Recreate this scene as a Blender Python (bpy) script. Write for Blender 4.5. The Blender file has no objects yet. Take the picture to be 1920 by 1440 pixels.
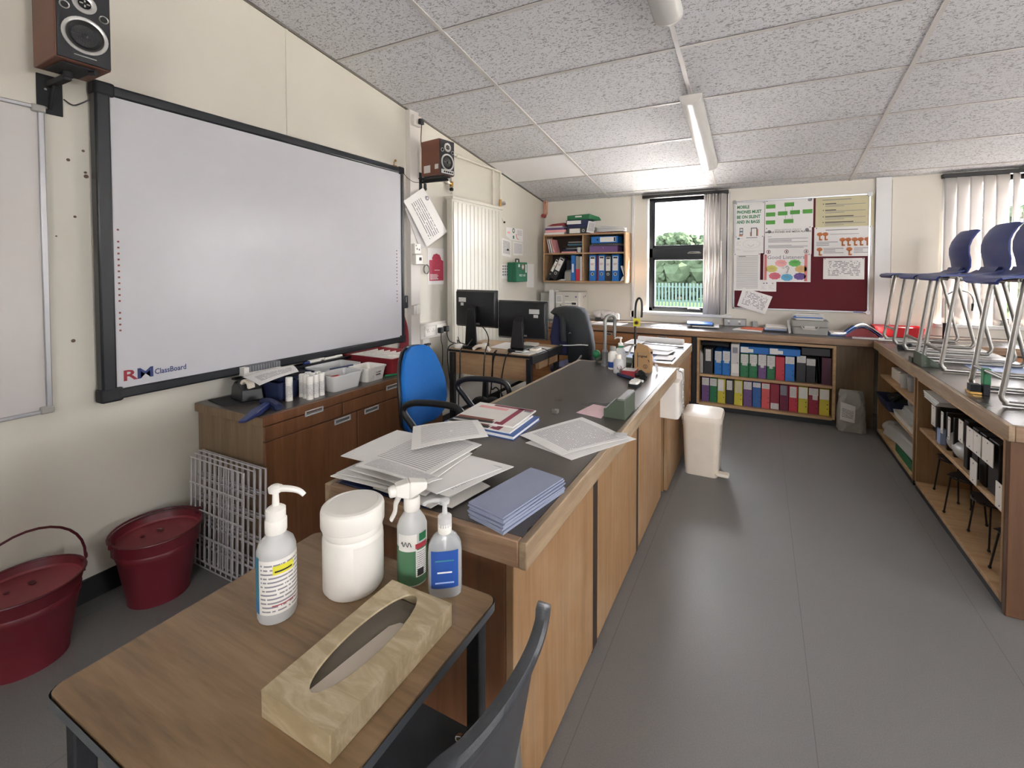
import bpy, bmesh, math, random
from math import sin, cos, pi, radians
from mathutils import Vector, Matrix
random.seed(7)
sc = bpy.context.scene
COL = sc.collection

# ---------------------------------------------------------------- camera (level lens shift, as the upright photo shows)
F, CX, CY, EYE = 857.0, 1000.0, 530.0, 1.34
PIT = radians(1.6)
PSI = math.atan((1427 - CX) / F * cos(PIT))
cd = bpy.data.cameras.new('camera'); cam = bpy.data.objects.new('camera', cd); COL.objects.link(cam)
cd.sensor_width = 36.0; cd.lens = F / 1920 * 36
cd.shift_x = -(CX - 960) / 1920; cd.shift_y = -(720 - CY) / 1920
cd.clip_start = 0.02; cd.clip_end = 300
cam.location = (0, 0, EYE); cam.rotation_euler = (pi / 2 - PIT, 0, PSI)
sc.camera = cam

# ---------------------------------------------------------------- world: bright hazy daylight
w = bpy.data.worlds.new('daylight'); sc.world = w; w.use_nodes = True
nt = w.node_tree; nt.nodes.clear()
wo = nt.nodes.new('ShaderNodeOutputWorld'); bg = nt.nodes.new('ShaderNodeBackground')
tc = nt.nodes.new('ShaderNodeTexCoord'); sx = nt.nodes.new('ShaderNodeSeparateXYZ'); cr = nt.nodes.new('ShaderNodeValToRGB')
nt.links.new(tc.outputs['Generated'], sx.inputs[0]); nt.links.new(sx.outputs['Z'], cr.inputs[0])
cr.color_ramp.elements[0].position = 0.0; cr.color_ramp.elements[0].color = (0.87, 0.925, 1.0, 1)
cr.color_ramp.elements[1].position = 0.55; cr.color_ramp.elements[1].color = (0.74, 0.84, 1.0, 1)
nt.links.new(cr.outputs[0], bg.inputs[0]); bg.inputs[1].default_value = 13.0
nt.links.new(bg.outputs[0], wo.inputs[0])

# ---------------------------------------------------------------- sun through the back windows
sd = bpy.data.lights.new('sun', 'SUN'); sd.energy = 62.0; sd.angle = radians(0.8); sd.color = (1.0, 0.97, 0.93)
sun = bpy.data.objects.new('sun', sd); COL.objects.link(sun)
sun.rotation_euler = Vector((-1.25, -0.55, -1.30)).to_track_quat('-Z', 'Y').to_euler(); sun.location = (3, 8, 6)

# ---------------------------------------------------------------- view
vs = sc.view_settings
vs.view_transform = 'Standard'; vs.look = 'None'; vs.gamma = 1.0; vs.use_curve_mapping = False
vs.exposure = 1.77
try:
    sc.cycles.max_bounces = 10; sc.cycles.diffuse_bounces = 6; sc.cycles.glossy_bounces = 4
    sc.cycles.transparent_max_bounces = 16; sc.cycles.sample_clamp_indirect = 6.0
    sc.cycles.caustics_reflective = False; sc.cycles.caustics_refractive = False
except Exception: pass

WX, BY = -2.43, 5.2            # left wall, back wall
RX, NY = 6.6, -3.4             # right wall, wall behind the camera
def cz(y): return 2.182 + 0.154 * (5.21 - y)

def portal(x0, x1, y0, y1, z0, z1, direc):
    l = bpy.data.lights.new('window_portal', 'AREA'); l.shape = 'RECTANGLE'
    o = bpy.data.objects.new('window_portal', l); COL.objects.link(o)
    o.location = ((x0 + x1) / 2, (y0 + y1) / 2, (z0 + z1) / 2)
    o.rotation_euler = Vector(direc).to_track_quat('-Z', 'Y').to_euler()
    if abs(direc[0]) > .5: l.size = z1 - z0; l.size_y = y1 - y0
    else: l.size = x1 - x0; l.size_y = z1 - z0
    if abs(direc[0]) > .5:
        q = Vector(direc).to_track_quat('-Z', 'Y')
        ax = q @ Vector((1, 0, 0))
        if abs(ax.y) > .5: l.size, l.size_y = l.size_y, l.size
    l.cycles.is_portal = True
WINR = [(-0.6, 1.1)]       # windows in the right wall (y ranges)
for a, b in WINR: portal(RX + .08, RX + .08, a, b, .9, 2.1, (-1, 0, 0))
WINB = [(-1.15, -0.31), (1.43, 2.75), (3.0, 4.55), (4.8, 6.4)]  # last two are unseen, added for more light from the back right
for a, b in WINB: portal(a, b, BY + .16, BY + .16, .86, 2.14, (0, -1, 0))

WINN = [(1.3, 3.3)]                     # unseen window added behind the camera as frontal fill light
for a, b in WINN: portal(a, b, NY - .16, NY - .16, 1.5, 2.7, (0, 1, 0))

# ================================================================= materials
MATS = {}
def srgb(c):
    if isinstance(c, str): c = tuple(int(c[i:i+2], 16) / 255 for i in (0, 2, 4))
    return tuple(((x / 12.92) if x <= .04045 else ((x + .055) / 1.055) ** 2.4) for x in c) + (1,)
def newmat(name):
    m = bpy.data.materials.new(name); m.use_nodes = True
    n = m.node_tree; b = n.nodes['Principled BSDF']; MATS[name] = m
    return m, n, b
def N(n, t, **k):
    o = n.nodes.new(t)
    for a, v in k.items(): setattr(o, a, v)
    return o
def mixc(n, fac, a, b, mode='MIX'):
    x = N(n, 'ShaderNodeMix', data_type='RGBA', blend_type=mode)
    for s, v in ((0, fac), (6, a), (7, b)):
        if hasattr(v, 'links') or hasattr(v, 'is_output'): n.links.new(v, x.inputs[s])
        elif s == 0: x.inputs[s].default_value = v
        else: x.inputs[s].default_value = v
    return x.outputs[2]
def math_(n, op, a, b=None, c=None):
    x = N(n, 'ShaderNodeMath', operation=op)
    for i, v in enumerate((a, b, c)):
        if v is None: continue
        if hasattr(v, 'is_output'): n.links.new(v, x.inputs[i])
        else: x.inputs[i].default_value = v
    return x.outputs[0]
def ramp(n, src, stops):
    r = N(n, 'ShaderNodeValToRGB'); e = r.color_ramp.elements
    while len(e) < len(stops): e.new(0.5)
    for i, (p, c) in enumerate(stops):
        e[i].position = p; e[i].color = c if len(c) == 4 else (*c, 1)
    n.links.new(src, r.inputs[0]); return r.outputs[0]
def objco(n, scale=(1, 1, 1), rot=(0, 0, 0)):
    t = N(n, 'ShaderNodeTexCoord'); m = N(n, 'ShaderNodeMapping')
    m.inputs['Scale'].default_value = scale; m.inputs['Rotation'].default_value = rot
    n.links.new(t.outputs['Object'], m.inputs[0]); return m.outputs[0]
def noise(n, co, sc_=5, det=3, rough=.5, dist=0):
    x = N(n, 'ShaderNodeTexNoise'); x.inputs['Scale'].default_value = sc_; x.inputs['Detail'].default_value = det
    x.inputs['Roughness'].default_value = rough; x.inputs['Distortion'].default_value = dist
    n.links.new(co, x.inputs['Vector']); return x.outputs['Fac']
def bump(n, b, h, st=.2, d=.01):
    x = N(n, 'ShaderNodeBump'); x.inputs['Strength'].default_value = st; x.inputs['Distance'].default_value = d
    n.links.new(h, x.inputs['Height']); n.links.new(x.outputs[0], b.inputs['Normal'])
def mat(name, col, rough=.5, metal=0, var=.08, ns=12, bp=0, bs=60, spec=.5, coat=0, alpha=1, trans=0, sub=0):
    if name in MATS: return MATS[name]
    m, n, b = newmat(name); c = srgb(col)
    f = noise(n, objco(n), ns, 3)
    d = tuple(x * (1 - var) for x in c[:3]) + (1,); l = tuple(min(1, x * (1 + var)) for x in c[:3]) + (1,)
    n.links.new(mixc(n, f, d, l), b.inputs['Base Color'])
    b.inputs['Roughness'].default_value = rough; b.inputs['Metallic'].default_value = metal
    b.inputs['Specular IOR Level'].default_value = spec; b.inputs['Coat Weight'].default_value = coat
    if alpha < 1: b.inputs['Alpha'].default_value = alpha
    if trans: b.inputs['Transmission Weight'].default_value = trans; b.inputs['IOR'].default_value = 1.3
    if bp: bump(n, b, noise(n, objco(n), bs, 2), bp, .002)
    return m
def wood(name, base, dark, grain=(1, 14, 14), rough=.45, scale=3.0, wear=0):
    m, n, b = newmat(name)
    co = objco(n, grain)
    f1 = noise(n, co, scale, 6, .6, .6); f2 = noise(n, co, scale * 6, 3, .5)
    f = math_(n, 'ADD', math_(n, 'MULTIPLY', f1, .75), math_(n, 'MULTIPLY', f2, .25))
    c = ramp(n, f, [(.32, srgb(dark)), (.62, srgb(base))])
    if wear:
        g = noise(n, objco(n), 2.3, 4, .6)
        c = mixc(n, ramp(n, g, [(.5, (0, 0, 0)), (.75, (wear, wear, wear))]), c, srgb('c9b9a0'))
    n.links.new(c, b.inputs['Base Color']); b.inputs['Roughness'].default_value = rough
    bump(n, b, f, .08, .002)
    return m
def printed(name, lines=24, ink='777777', paper='e8e6e2', m0=.12, m1=.9, v0=.1, v1=.86, dens=.42, wordsc=26, fillw=.45, rough=.7):
    """paper with rows of small print, from the sheet's own UVs"""
    m, n, b = newmat(name)
    t = N(n, 'ShaderNodeTexCoord'); s = N(n, 'ShaderNodeSeparateXYZ'); n.links.new(t.outputs['UV'], s.inputs[0])
    u, v = s.outputs[0], s.outputs[1]
    vl = math_(n, 'MULTIPLY', v, lines); fr = math_(n, 'FRACT', vl); fl = math_(n, 'FLOOR', vl)
    row = math_(n, 'LESS_THAN', fr, fillw)
    cb = N(n, 'ShaderNodeCombineXYZ'); n.links.new(math_(n, 'MULTIPLY', u, wordsc), cb.inputs[0]); n.links.new(math_(n, 'MULTIPLY', fl, 7.31), cb.inputs[1])
    wd = math_(n, 'GREATER_THAN', noise(n, cb.outputs[0], 1.0, 1), dens)
    k = math_(n, 'MULTIPLY', row, wd)
    for a, lo, hi in ((u, m0, m1), (v, v0, v1)):
        k = math_(n, 'MULTIPLY', k, math_(n, 'GREATER_THAN', a, lo)); k = math_(n, 'MULTIPLY', k, math_(n, 'LESS_THAN', a, hi))
    n.links.new(mixc(n, k, srgb(paper), srgb(ink)), b.inputs['Base Color']); b.inputs['Roughness'].default_value = rough
    return m
def glass(name, tint='ffffff', rough=.02, fac=.86):
    m, n, b = newmat(name); n.nodes.remove(b); out = n.nodes['Material Output']
    t = N(n, 'ShaderNodeBsdfTransparent'); g = N(n, 'ShaderNodeBsdfGlossy'); x = N(n, 'ShaderNodeMixShader')
    t.inputs[0].default_value = srgb(tint); g.inputs['Roughness'].default_value = rough
    fz = N(n, 'ShaderNodeFresnel'); fz.inputs[0].default_value = 1.45
    n.links.new(math_(n, 'MULTIPLY', fz.outputs[0], 1 - fac + .5), x.inputs[0])
    n.links.new(t.outputs[0], x.inputs[1]); n.links.new(g.outputs[0], x.inputs[2]); n.links.new(x.outputs[0], out.inputs[0])
    return m

def blindmat():
    m, n, b = newmat('blind'); n.nodes.remove(b); out = n.nodes['Material Output']
    d = N(n, 'ShaderNodeBsdfDiffuse'); t = N(n, 'ShaderNodeBsdfTranslucent'); x = N(n, 'ShaderNodeMixShader'); x.inputs[0].default_value = .22
    d.inputs[0].default_value = srgb('d6d2ce'); t.inputs[0].default_value = srgb('d9d4cf')
    n.links.new(d.outputs[0], x.inputs[1]); n.links.new(t.outputs[0], x.inputs[2]); n.links.new(x.outputs[0], out.inputs[0])
def marble():
    m, n, b = newmat('tissue_box'); co = objco(n, (1, 1, 1), (0, 0, .7))
    f = noise(n, objco(n, (9, 30, 20), (0, 0, .9)), 1.0, 5, .6, 1.5)
    n.links.new(ramp(n, f, [(.3, srgb('9d8d6c')), (.5, srgb('ad9c7b')), (.75, srgb('cdbfa3'))]), b.inputs['Base Color']); b.inputs['Roughness'].default_value = .5
def setup_mats():
    # painted plaster
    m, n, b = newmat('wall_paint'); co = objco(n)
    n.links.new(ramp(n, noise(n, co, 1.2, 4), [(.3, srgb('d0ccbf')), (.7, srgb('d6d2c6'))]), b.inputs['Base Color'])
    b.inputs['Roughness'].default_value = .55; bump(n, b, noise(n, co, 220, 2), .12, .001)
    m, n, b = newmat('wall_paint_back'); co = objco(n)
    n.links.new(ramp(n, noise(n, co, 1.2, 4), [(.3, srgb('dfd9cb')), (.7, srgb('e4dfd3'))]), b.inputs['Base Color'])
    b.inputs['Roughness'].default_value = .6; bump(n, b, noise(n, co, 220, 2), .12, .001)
    # vinyl floor with welded seams
    m, n, b = newmat('vinyl_floor'); co = objco(n)
    t = N(n, 'ShaderNodeSeparateXYZ'); n.links.new(co, t.inputs[0])
    sp = noise(n, co, 260, 2, .7); big = noise(n, co, 1.4, 3)
    c = mixc(n, sp, srgb('626160'), srgb('8a8887')); c = mixc(n, math_(n, 'MULTIPLY', big, .35), c, srgb('7e7c7a'))
    fx = math_(n, 'ABSOLUTE', math_(n, 'SUBTRACT', math_(n, 'FRACT', math_(n, 'ADD', math_(n, 'DIVIDE', t.outputs[0], .62), .25)), .5))
    seam = math_(n, 'LESS_THAN', fx, .0022)
    n.links.new(mixc(n, math_(n, 'MULTIPLY', seam, .35), c, srgb('2a2826')), b.inputs['Base Color'])
    b.inputs['Roughness'].default_value = .42; bump(n, b, sp, .05, .001)
    # fissured mineral ceiling tile
    m, n, b = newmat('ceiling_tile'); co = objco(n)
    a1 = noise(n, objco(n, (46, 110, 60), (0, 0, .25)), 1.0, 2, .5, .8); a2 = noise(n, objco(n, (95, 70, 80)), 1.0, 2, .5, 1.0)
    p1 = ramp(n, a1, [(.375, (1, 1, 1)), (.42, (0, 0, 0))]); p2 = ramp(n, a2, [(.345, (1, 1, 1)), (.39, (0, 0, 0))])
    pm = math_(n, 'MAXIMUM', p1, p2)
    tint = ramp(n, noise(n, co, .9, 3), [(.3, srgb('d9dadd')), (.7, srgb('e5e6e9'))])
    n.links.new(mixc(n, math_(n, 'MULTIPLY', pm, .62), tint, srgb('6a6560')), b.inputs['Base Color'])
    b.inputs['Roughness'].default_value = .85
    bump(n, b, math_(n, 'SUBTRACT', math_(n, 'MULTIPLY', noise(n, co, 160, 3), .35), pm), .5, .003)
    # brick for the outside face
    mat('ceiling_bar', 'cfccc8', .45); mat('ceiling_gap', '6d6863', .8)
    mat('white_tile', 'fdfdff', .7, var=.01)
    wood('oak_panel', 'a07d57', '876541', (22, 22, 1), .5, 1.6, .25)
    wood('oak_panel_shaded', '7d5335', '623e25', (14, 14, 1), .42, 1.5)  # darker oak with the shade of dim faces put into its colour
    wood('oak_panel_x', 'a9764c', '875a36', (1, 10, 14), .4, 1.6); wood('oak_near_shaded', '664428', '52351f', (14, 14, 1), .45, 1.5)  # second oak here has the bench end's shade in its colour
    wood('oak_end', '857055', '6f5840', (14, 14, 1), .5, 1.5)
    wood('oak_edge', 'a38c70', '7f6a50', (10, 1, 14), .5, 3, .5)
    wood('oak_edge_x', '9a7d62', '775b43', (1, 12, 14), .5, 3, .2)
    wood('shelf_wood', 'c3a27a', 'a58259', (1, 12, 12), .5, 2)
    wood('table_top', '93795a', '6c553b', (.9, 12, 1), .42, 2.2)
    wood('beech', 'b39470', '977655', (1, 14, 10), .45, 2)
    # worn brown-grey laminate
    m, n, b = newmat('laminate'); co = objco(n)
    g = noise(n, co, 300, 2, .6); s2 = noise(n, co, 2, 3, .5)
    c = mixc(n, g, srgb('3c3733'), srgb('57504a')); c = mixc(n, ramp(n, s2, [(.4, (0, 0, 0)), (.8, (.3, .3, .3))]), c, srgb('6b625a'))
    n.links.new(c, b.inputs['Base Color']); n.links.new(ramp(n, s2, [(.3, (.26, .26, .26)), (.7, (.32, .32, .32))]), b.inputs['Roughness'])
    mat('table_edge', '55585c', .5); mat('black_kick', '191a1b', .5); mat('black_plastic', '17181a', .38); mat('dark_metal', '26272a', .42, .3)
    mat('soft_black', '202124', .75, bp=.3, bs=200); mat('steel', 'b9b9b6', .28, .9); mat('chrome', 'd8d8d8', .12, 1)
    mat('grey_metal', '8f8f8c', .4, .6); mat('tube_metal', '9a9792', .34, .75, var=.15, ns=40)
    mat('white_plastic', 'e9e6de', .35); mat('cream_plastic', 'f6ecdb', .38); mat('board_white', 'c6c6ca', .22, var=.02)
    mat('whiteboard_gloss', 'c9c5c2', .1, var=.02, coat=.6)
    mat('alu', 'b4b5b8', .35, .7); mat('radiator', 'ccc9bb', .35, var=.02); mat('pipe_paint', 'd9d4c6', .4)
    mat('copper', 'a5664b', .35, .8); mat('upvc', 'dcdcda', .4, var=.02); mat('trunking', 'd2cdc6', .45, var=.03)
    mat('brown_vinyl', '6a3f2d', .45, ns=30); mat('speaker_front', '25262a', .5); mat('cone', '0e0f10', .6)
    mat('silver_ring', 'c9c8c4', .3, .6); blindmat()
    mat('frame_black', '202328', .35); mat('paper', 'e8e6e3', .75, var=.02); mat('paper_grey', 'cdcbc8', .75)
    mat('blue_fabric', '0462ad', .9, bp=.4, bs=400, ns=60); mat('navy_fabric', '23264a', .85)
    mat('arm_black', '1b1b1d', .4); mat('bucket_red', '68202a', .42, var=.12, ns=5); mat('bucket_rim', '53151e', .4)
    mat('wire_white', 'c9c6c8', .4, .2); mat('kraft', 'a58259', .75, var=.15); marble(); mat('gap_dark', '33251b', .7); mat('bucket_in', '84383f', .5, var=.06); mat('shaded_tissue', '8f8577', .9)
    mat('tissue', 'cfc4b5', .9, bp=.3, bs=30); mat('ink_black', '222222', .6); mat('ink_grey', '85838a', .7)
    mat('green_box', '4f5a4b', .45); mat('first_aid_green', '1c6b4b', .4); mat('red_plastic', 'c1272f', .35); mat('dark_red', '8a2a30', .45)
    mat('maroon_felt', '5d1c26', .95, bp=.4, bs=300, var=.1, ns=90)
    mat('chair_blue', '253678', .45, bp=.3, bs=250); mat('chair_grey', '36383c', .36, bp=.2, bs=300)
    mat('towel_blue', '8e95aa', .95, bp=.5, bs=150); mat('pink_card', 'e3bfc2', .7); mat('ceramic', 'e6e2da', .15)
    mat('orange_card', 'd9674a', .6); mat('blue_folder', '2e6ec0', .5); mat('pale_blue', '9fb4dc', .5)
    mat('jacket', '26292c', .8, bp=.4, bs=90); mat('grey_plastic', '9b9a93', .5); mat('machine', 'cdc9bf', .45, var=.03)
    mat('f_purple', '6a4a7c', .55); mat('f_green', '1f6e43', .55); mat('f_yellow', 'c4b83a', .55); mat('f_black', '2c2c2e', .55)
    mat('f_blue', '1c6cb8', .5); mat('f_red', 'b53040', .55); mat('f_crimson', '8d2236', .55); mat('f_coral', 'c85252', .55)
    mat('f_plum', '4b1f30', .55); mat('f_navy', '202a4e', .55); mat('f_mid', '2a5c9a', .55); mat('f_maroon', '6d1f3a', .55)
    mat('clear_plastic', 'dfe3e6', .15, alpha=.38, var=.02); mat('frosted', 'd9dad8', .35, alpha=.72, var=.02)
    mat('bounce_paving', 'dcd9d3', .9, var=.1, ns=2); mat('grass', '1c2616', 1, spec=0, var=.2, ns=3); mat('leaf', '1f271d', 1, var=.6, ns=2.2, spec=0); mat('fence_paint', '2b3634', 1, spec=0)
    mat('bark', '5b4a3a', .9); mat('liquid_green', '547f5e', .25, var=.03); mat('label_white', 'e4e1da', .5)
    mat('label_blue', '27509c', .45); mat('label_yellow', 'd8d23c', .5); mat('teal', '3f7f96', .5); mat('label_red', 'a83440', .5)
    mat('brass', 'b08a4a', .35, .8); mat('bag_plastic', 'e8e2e0', .3, alpha=.55); mat('brick_out', 'b7a79b', .8)
    mat('screen_back', '141517', .35); mat('sticker', 'c9c7c2', .6); mat('cloth_red', '7d2830', .85); mat('plaster_mark', '6a5749', .8); mat('ruler_blue', '2a376a', .35); mat('bag_grey', 'aaa7a1', .7); mat('bright_handle', 'dfe0e0', .25, .35)
    mat('gauze', '2a2522', .5, .4); mat('diffuser', 'dadad6', .25, var=.03, alpha=.9); mat('book_blue', '3d5f9c', .5); mat('wine', '8a2340', .5)
    mat('poster_green', '2f7d4b', .6); mat('chart_green', '4f9a3a', .6); mat('salmon', 'cf7a72', .6); mat('olive_paper', 'c9c29e', .7)
    mat('tree_orange', 'c0703a', .6); mat('pk', 'e7a6a6', .6); mat('gr', '69bd5c', .6); mat('yl', 'cfc66d', .6); mat('or', 'e3bd80', .6)
    mat('rd', 'd2697a', .6); mat('bl', '62aed0', .6); mat('pu', '6b4f94', .6); mat('skin_print', 'c98f7c', .6)
    mat('raspberry', 'b43e55', .6, var=.45, ns=60); mat('board_grey', '77787c', .5); mat('sharp_green', '2f8a5a', .4)
    mat('logo_blue', '27386f', .4); mat('logo_red', '8e2432', .4); mat('rust', '7d3c2a', .6)
    glass('window_glass', 'fffaf6')
    printed('print_a', 20, '8a8890', fillw=.28, dens=.3, wordsc=16); printed('print_b', 22, '77757c', dens=.38, wordsc=18); printed('print_c', 40, 'a09ea3', dens=.35, m0=.08, m1=.94)
    printed('print_few', 12, '6f6d72', v0=.3, v1=.82, dens=.4, fillw=.35); printed('print_grid', 14, '8f8d95', dens=.5, wordsc=14, fillw=.5)
    printed('print_cream', 16, '5e5a48', 'c9c29e', dens=.42, fillw=.3); printed('print_label', 13, '86868c', 'e2dfd8', .05, .95, .05, .95, .40, 14, .38)
    printed('print_dense', 30, '8f8c92', fillw=.3, dens=.2, wordsc=14, m0=.1, m1=.92, v0=.06, v1=.94)
setup_mats()
M_ = MATS

# ================================================================= geometry helpers
class MB:
    """collects shapes; becomes ONE mesh object"""
    def __init__(s, mat=None): s.v = []; s.f = []; s.m = []; s.uv = []; s.mats = []; s.cur = mat; s.M = None
    def add(s, vs, fs, mat=None, uv=None):
        mat = mat or s.cur
        if mat not in s.mats: s.mats.append(mat)
        k = s.mats.index(mat); o = len(s.v)
        for i, p in enumerate(vs):
            p = Vector(p); s.v.append(s.M @ p if s.M else p); s.uv.append(uv[i] if uv else (0, 0))
        for f in fs: s.f.append(tuple(i + o for i in f)); s.m.append(k)
        return s
    def box(s, a, b, mat=None):
        x0, y0, z0 = a; x1, y1, z1 = b
        return s.add([(x0,y0,z0),(x1,y0,z0),(x1,y1,z0),(x0,y1,z0),(x0,y0,z1),(x1,y0,z1),(x1,y1,z1),(x0,y1,z1)],
                     [(0,3,2,1),(4,5,6,7),(0,1,5,4),(1,2,6,5),(2,3,7,6),(3,0,4,7)], mat)
    def loft(s, secs, mat=None, cap=(1, 1), closed=True):
        n = len(secs[0]); vs = [p for q in secs for p in q]; fs = []
        for i in range(len(secs) - 1):
            for j in range(n if closed else n - 1):
                k = (j + 1) % n; fs.append((i*n+j, i*n+k, (i+1)*n+k, (i+1)*n+j))
        if cap[0]: fs.append(tuple(reversed(range(n))))
        if cap[1]: fs.append(tuple((len(secs)-1)*n + j for j in range(n)))
        return s.add(vs, fs, mat)
    def lathe(s, prof, c=(0, 0, 0), n=28, mat=None, cap=(1, 1), sy=1.0):
        return s.loft([[(c[0]+r*cos(2*pi*j/n), c[1]+r*sy*sin(2*pi*j/n), c[2]+z) for j in range(n)] for r, z in prof], mat, cap)
    def cyl(s, p0, p1, r0, r1=None, n=16, mat=None):
        return s.tube([p0, p1], r0, n, mat, r1=r1)
    def tube(s, pts, r, n=8, mat=None, smooth=0, r1=None, flat=1.0, cap=(1, 1), up=None):
        P = [Vector(p) for p in pts]
        if smooth:
            Q = []
            for i in range(len(P) - 1):
                a, b, c, d = P[max(i-1, 0)], P[i], P[i+1], P[min(i+2, len(P)-1)]
                for k in range(smooth):
                    t = k / smooth
                    Q.append(.5*((2*b)+(c-a)*t+(2*a-5*b+4*c-d)*t*t+(3*b-a-3*c+d)*t**3))
            Q.append(P[-1]); P = Q
        secs = []; T = (P[1]-P[0]).normalized()
        u = Vector(up) if up else (Vector((0, 0, 1)) if abs(T.z) < .9 else Vector((1, 0, 0)))
        u = (u - T*u.dot(T)).normalized()
        for i, p in enumerate(P):
            if i: 
                T2 = (P[min(i+1, len(P)-1)] - P[i-1]).normalized()
                u = (u - T2*u.dot(T2)).normalized(); T = T2
            w_ = T.cross(u); rr = r if r1 is None else r + (r1-r)*i/(len(P)-1)
            secs.append([p + u*(rr*flat*cos(2*pi*j/n)) + w_*(rr*sin(2*pi*j/n)) for j in range(n)])
        return s.loft(secs, mat, cap)
    def prism(s, poly, z0, z1, mat=None, top=1.0, c=None):
        c = c or (sum(p[0] for p in poly)/len(poly), sum(p[1] for p in poly)/len(poly))
        return s.loft([[(x, y, z0) for x, y in poly], [(c[0]+(x-c[0])*top, c[1]+(y-c[1])*top, z1) for x, y in poly]], mat)
    def disc(s, c, r, mat=None, n=20, axis='z', ry=None):
        ry = ry or r; q = []
        for j in range(n):
            a, b = r*cos(2*pi*j/n), ry*sin(2*pi*j/n)
            q.append({'z': (c[0]+a, c[1]+b, c[2]), 'x': (c[0], c[1]+a, c[2]+b), 'y': (c[0]+a, c[1], c[2]+b)}[axis])
        return s.add(q, [tuple(range(n))], mat)
    def sphere(s, c, r, mat=None, n=14, sc_=(1, 1, 1)):
        secs = []
        for i in range(1, n):
            t = pi*i/n
            secs.append([(c[0]+r*sc_[0]*sin(t)*cos(2*pi*j/n), c[1]+r*sc_[1]*sin(t)*sin(2*pi*j/n), c[2]-r*sc_[2]*cos(t)) for j in range(n)])
        return s.loft(secs, mat)
    def text(s, body, size, mat, M, align='CENTER', ext=.0002, bold=0, sx_=1):
        c = bpy.data.curves.new('t', 'FONT'); c.body = body; c.size = size; c.extrude = ext; c.align_x = align; c.align_y = 'CENTER'
        c.resolution_u = 2; c.offset = bold
        o = bpy.data.objects.new('t', c); me = bpy.data.meshes.new_from_object(o)
        q = Matrix(M) @ Matrix.Diagonal((sx_, 1, 1, 1))
        s.add([q @ v.co for v in me.vertices], [tuple(p.vertices) for p in me.polygons], mat)
        bpy.data.objects.remove(o); bpy.data.curves.remove(c); bpy.data.meshes.remove(me)
        return s
    def sheet(s, w, h, mat=None, th=.0006, nx=8, ny=8, fn=None, M=None):
        """a sheet centred on 0,0, print side up (+z), uv u along x, v along y (top of page = +y)"""
        vs = []; uv = []
        for k in (1, 0):
            for j in range(ny+1):
                for i in range(nx+1):
                    u, v = i/nx, j/ny; x, y = (u-.5)*w, (v-.5)*h
                    z = (fn(u, v) if fn else 0) + th*k
                    p = Vector((x, y, z)); vs.append(M @ p if M else p); uv.append((u, 1-v))
        fs = []; A = (nx+1)*(ny+1)
        for j in range(ny):
            for i in range(nx):
                a = j*(nx+1)+i; fs.append((a, a+1, a+nx+2, a+nx+1)); fs.append((A+a, A+a+nx+1, A+a+nx+2, A+a+1))
        for i in range(nx):
            fs.append((A+i, A+i+1, i+1, i)); t = ny*(nx+1)+i; fs.append((t, t+1, A+t+1, A+t))
        for j in range(ny):
            t = j*(nx+1); fs.append((t, t+nx+1, A+t+nx+1, A+t)); t += nx; fs.append((A+t, A+t+nx+1, t+nx+1, t))
        return s.add(vs, fs, mat, uv)
    def mesh(s, name, off, ang=.7, smooth=True):
        me = bpy.data.meshes.new(name)
        o = Vector(off)
        me.from_pydata([tuple(v - o) for v in s.v], [], s.f)
        for k in s.mats: me.materials.append(MATS[k])
        for p, k in zip(me.polygons, s.m): p.material_index = k; p.use_smooth = smooth
        if any(u != (0, 0) for u in s.uv):
            L = me.uv_layers.new(name='uv')
            for p in me.polygons:
                for li in p.loop_indices: L.data[li].uv = s.uv[me.loops[li].vertex_index]
        me.update()
        if smooth: me.set_sharp_from_angle(angle=ang)
        return me

OFF = {}
def thing(name, label, cat, loc=(0, 0, 0), group=None, world=True, rotz=0):
    o = bpy.data.objects.new(name, None); COL.objects.link(o); o.empty_display_size = .05
    o.location = loc; o.rotation_euler = (0, 0, rotz); o['label'] = label; o['category'] = cat
    if group: o['group'] = group
    OFF[o.name] = Vector(loc) if world else Vector((0, 0, 0))
    return o
def part(name, mb, parent, bevel=0, label=None, smooth=True, seg=2, ang=.7):
    off = OFF[parent.name]; o = bpy.data.objects.new(name, mb.mesh(name, off, ang, smooth)); COL.objects.link(o)
    o.parent = parent; OFF[o.name] = off
    if label: o['label'] = label
    if bevel: bev(o, bevel, seg)
    return o
def bev(o, w_, seg=2):
    b = o.modifiers.new('bevel', 'BEVEL'); b.width = w_; b.segments = seg; b.limit_method = 'ANGLE'; b.angle_limit = radians(40)
def single(name, label, cat, mb, loc=None, group=None, bevel=0, smooth=True, rotz=0, local=False, seg=2, ang=.7):
    if loc is None:
        xs = [v.x for v in mb.v]; ys = [v.y for v in mb.v]; zs = [v.z for v in mb.v]
        loc = ((min(xs)+max(xs))/2, (min(ys)+max(ys))/2, min(zs))
    o = bpy.data.objects.new(name, mb.mesh(name, (0, 0, 0) if local else loc, ang, smooth)); COL.objects.link(o)
    o.location = loc; o.rotation_euler = (0, 0, rotz); o['label'] = label; o['category'] = cat
    OFF[o.name] = Vector((0, 0, 0)) if local else Vector(loc)
    if group: o['group'] = group
    if bevel: bev(o, bevel, seg)
    return o
def struct(name, mb, bevel=0, smooth=False, parent=None):
    if parent: o = part(name, mb, parent, bevel, smooth=smooth); return o
    o = bpy.data.objects.new(name, mb.mesh(name, (0, 0, 0), .7, smooth)); COL.objects.link(o); o['kind'] = 'structure'
    OFF[o.name] = Vector((0, 0, 0))
    if bevel: bev(o, bevel)
    return o
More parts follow.
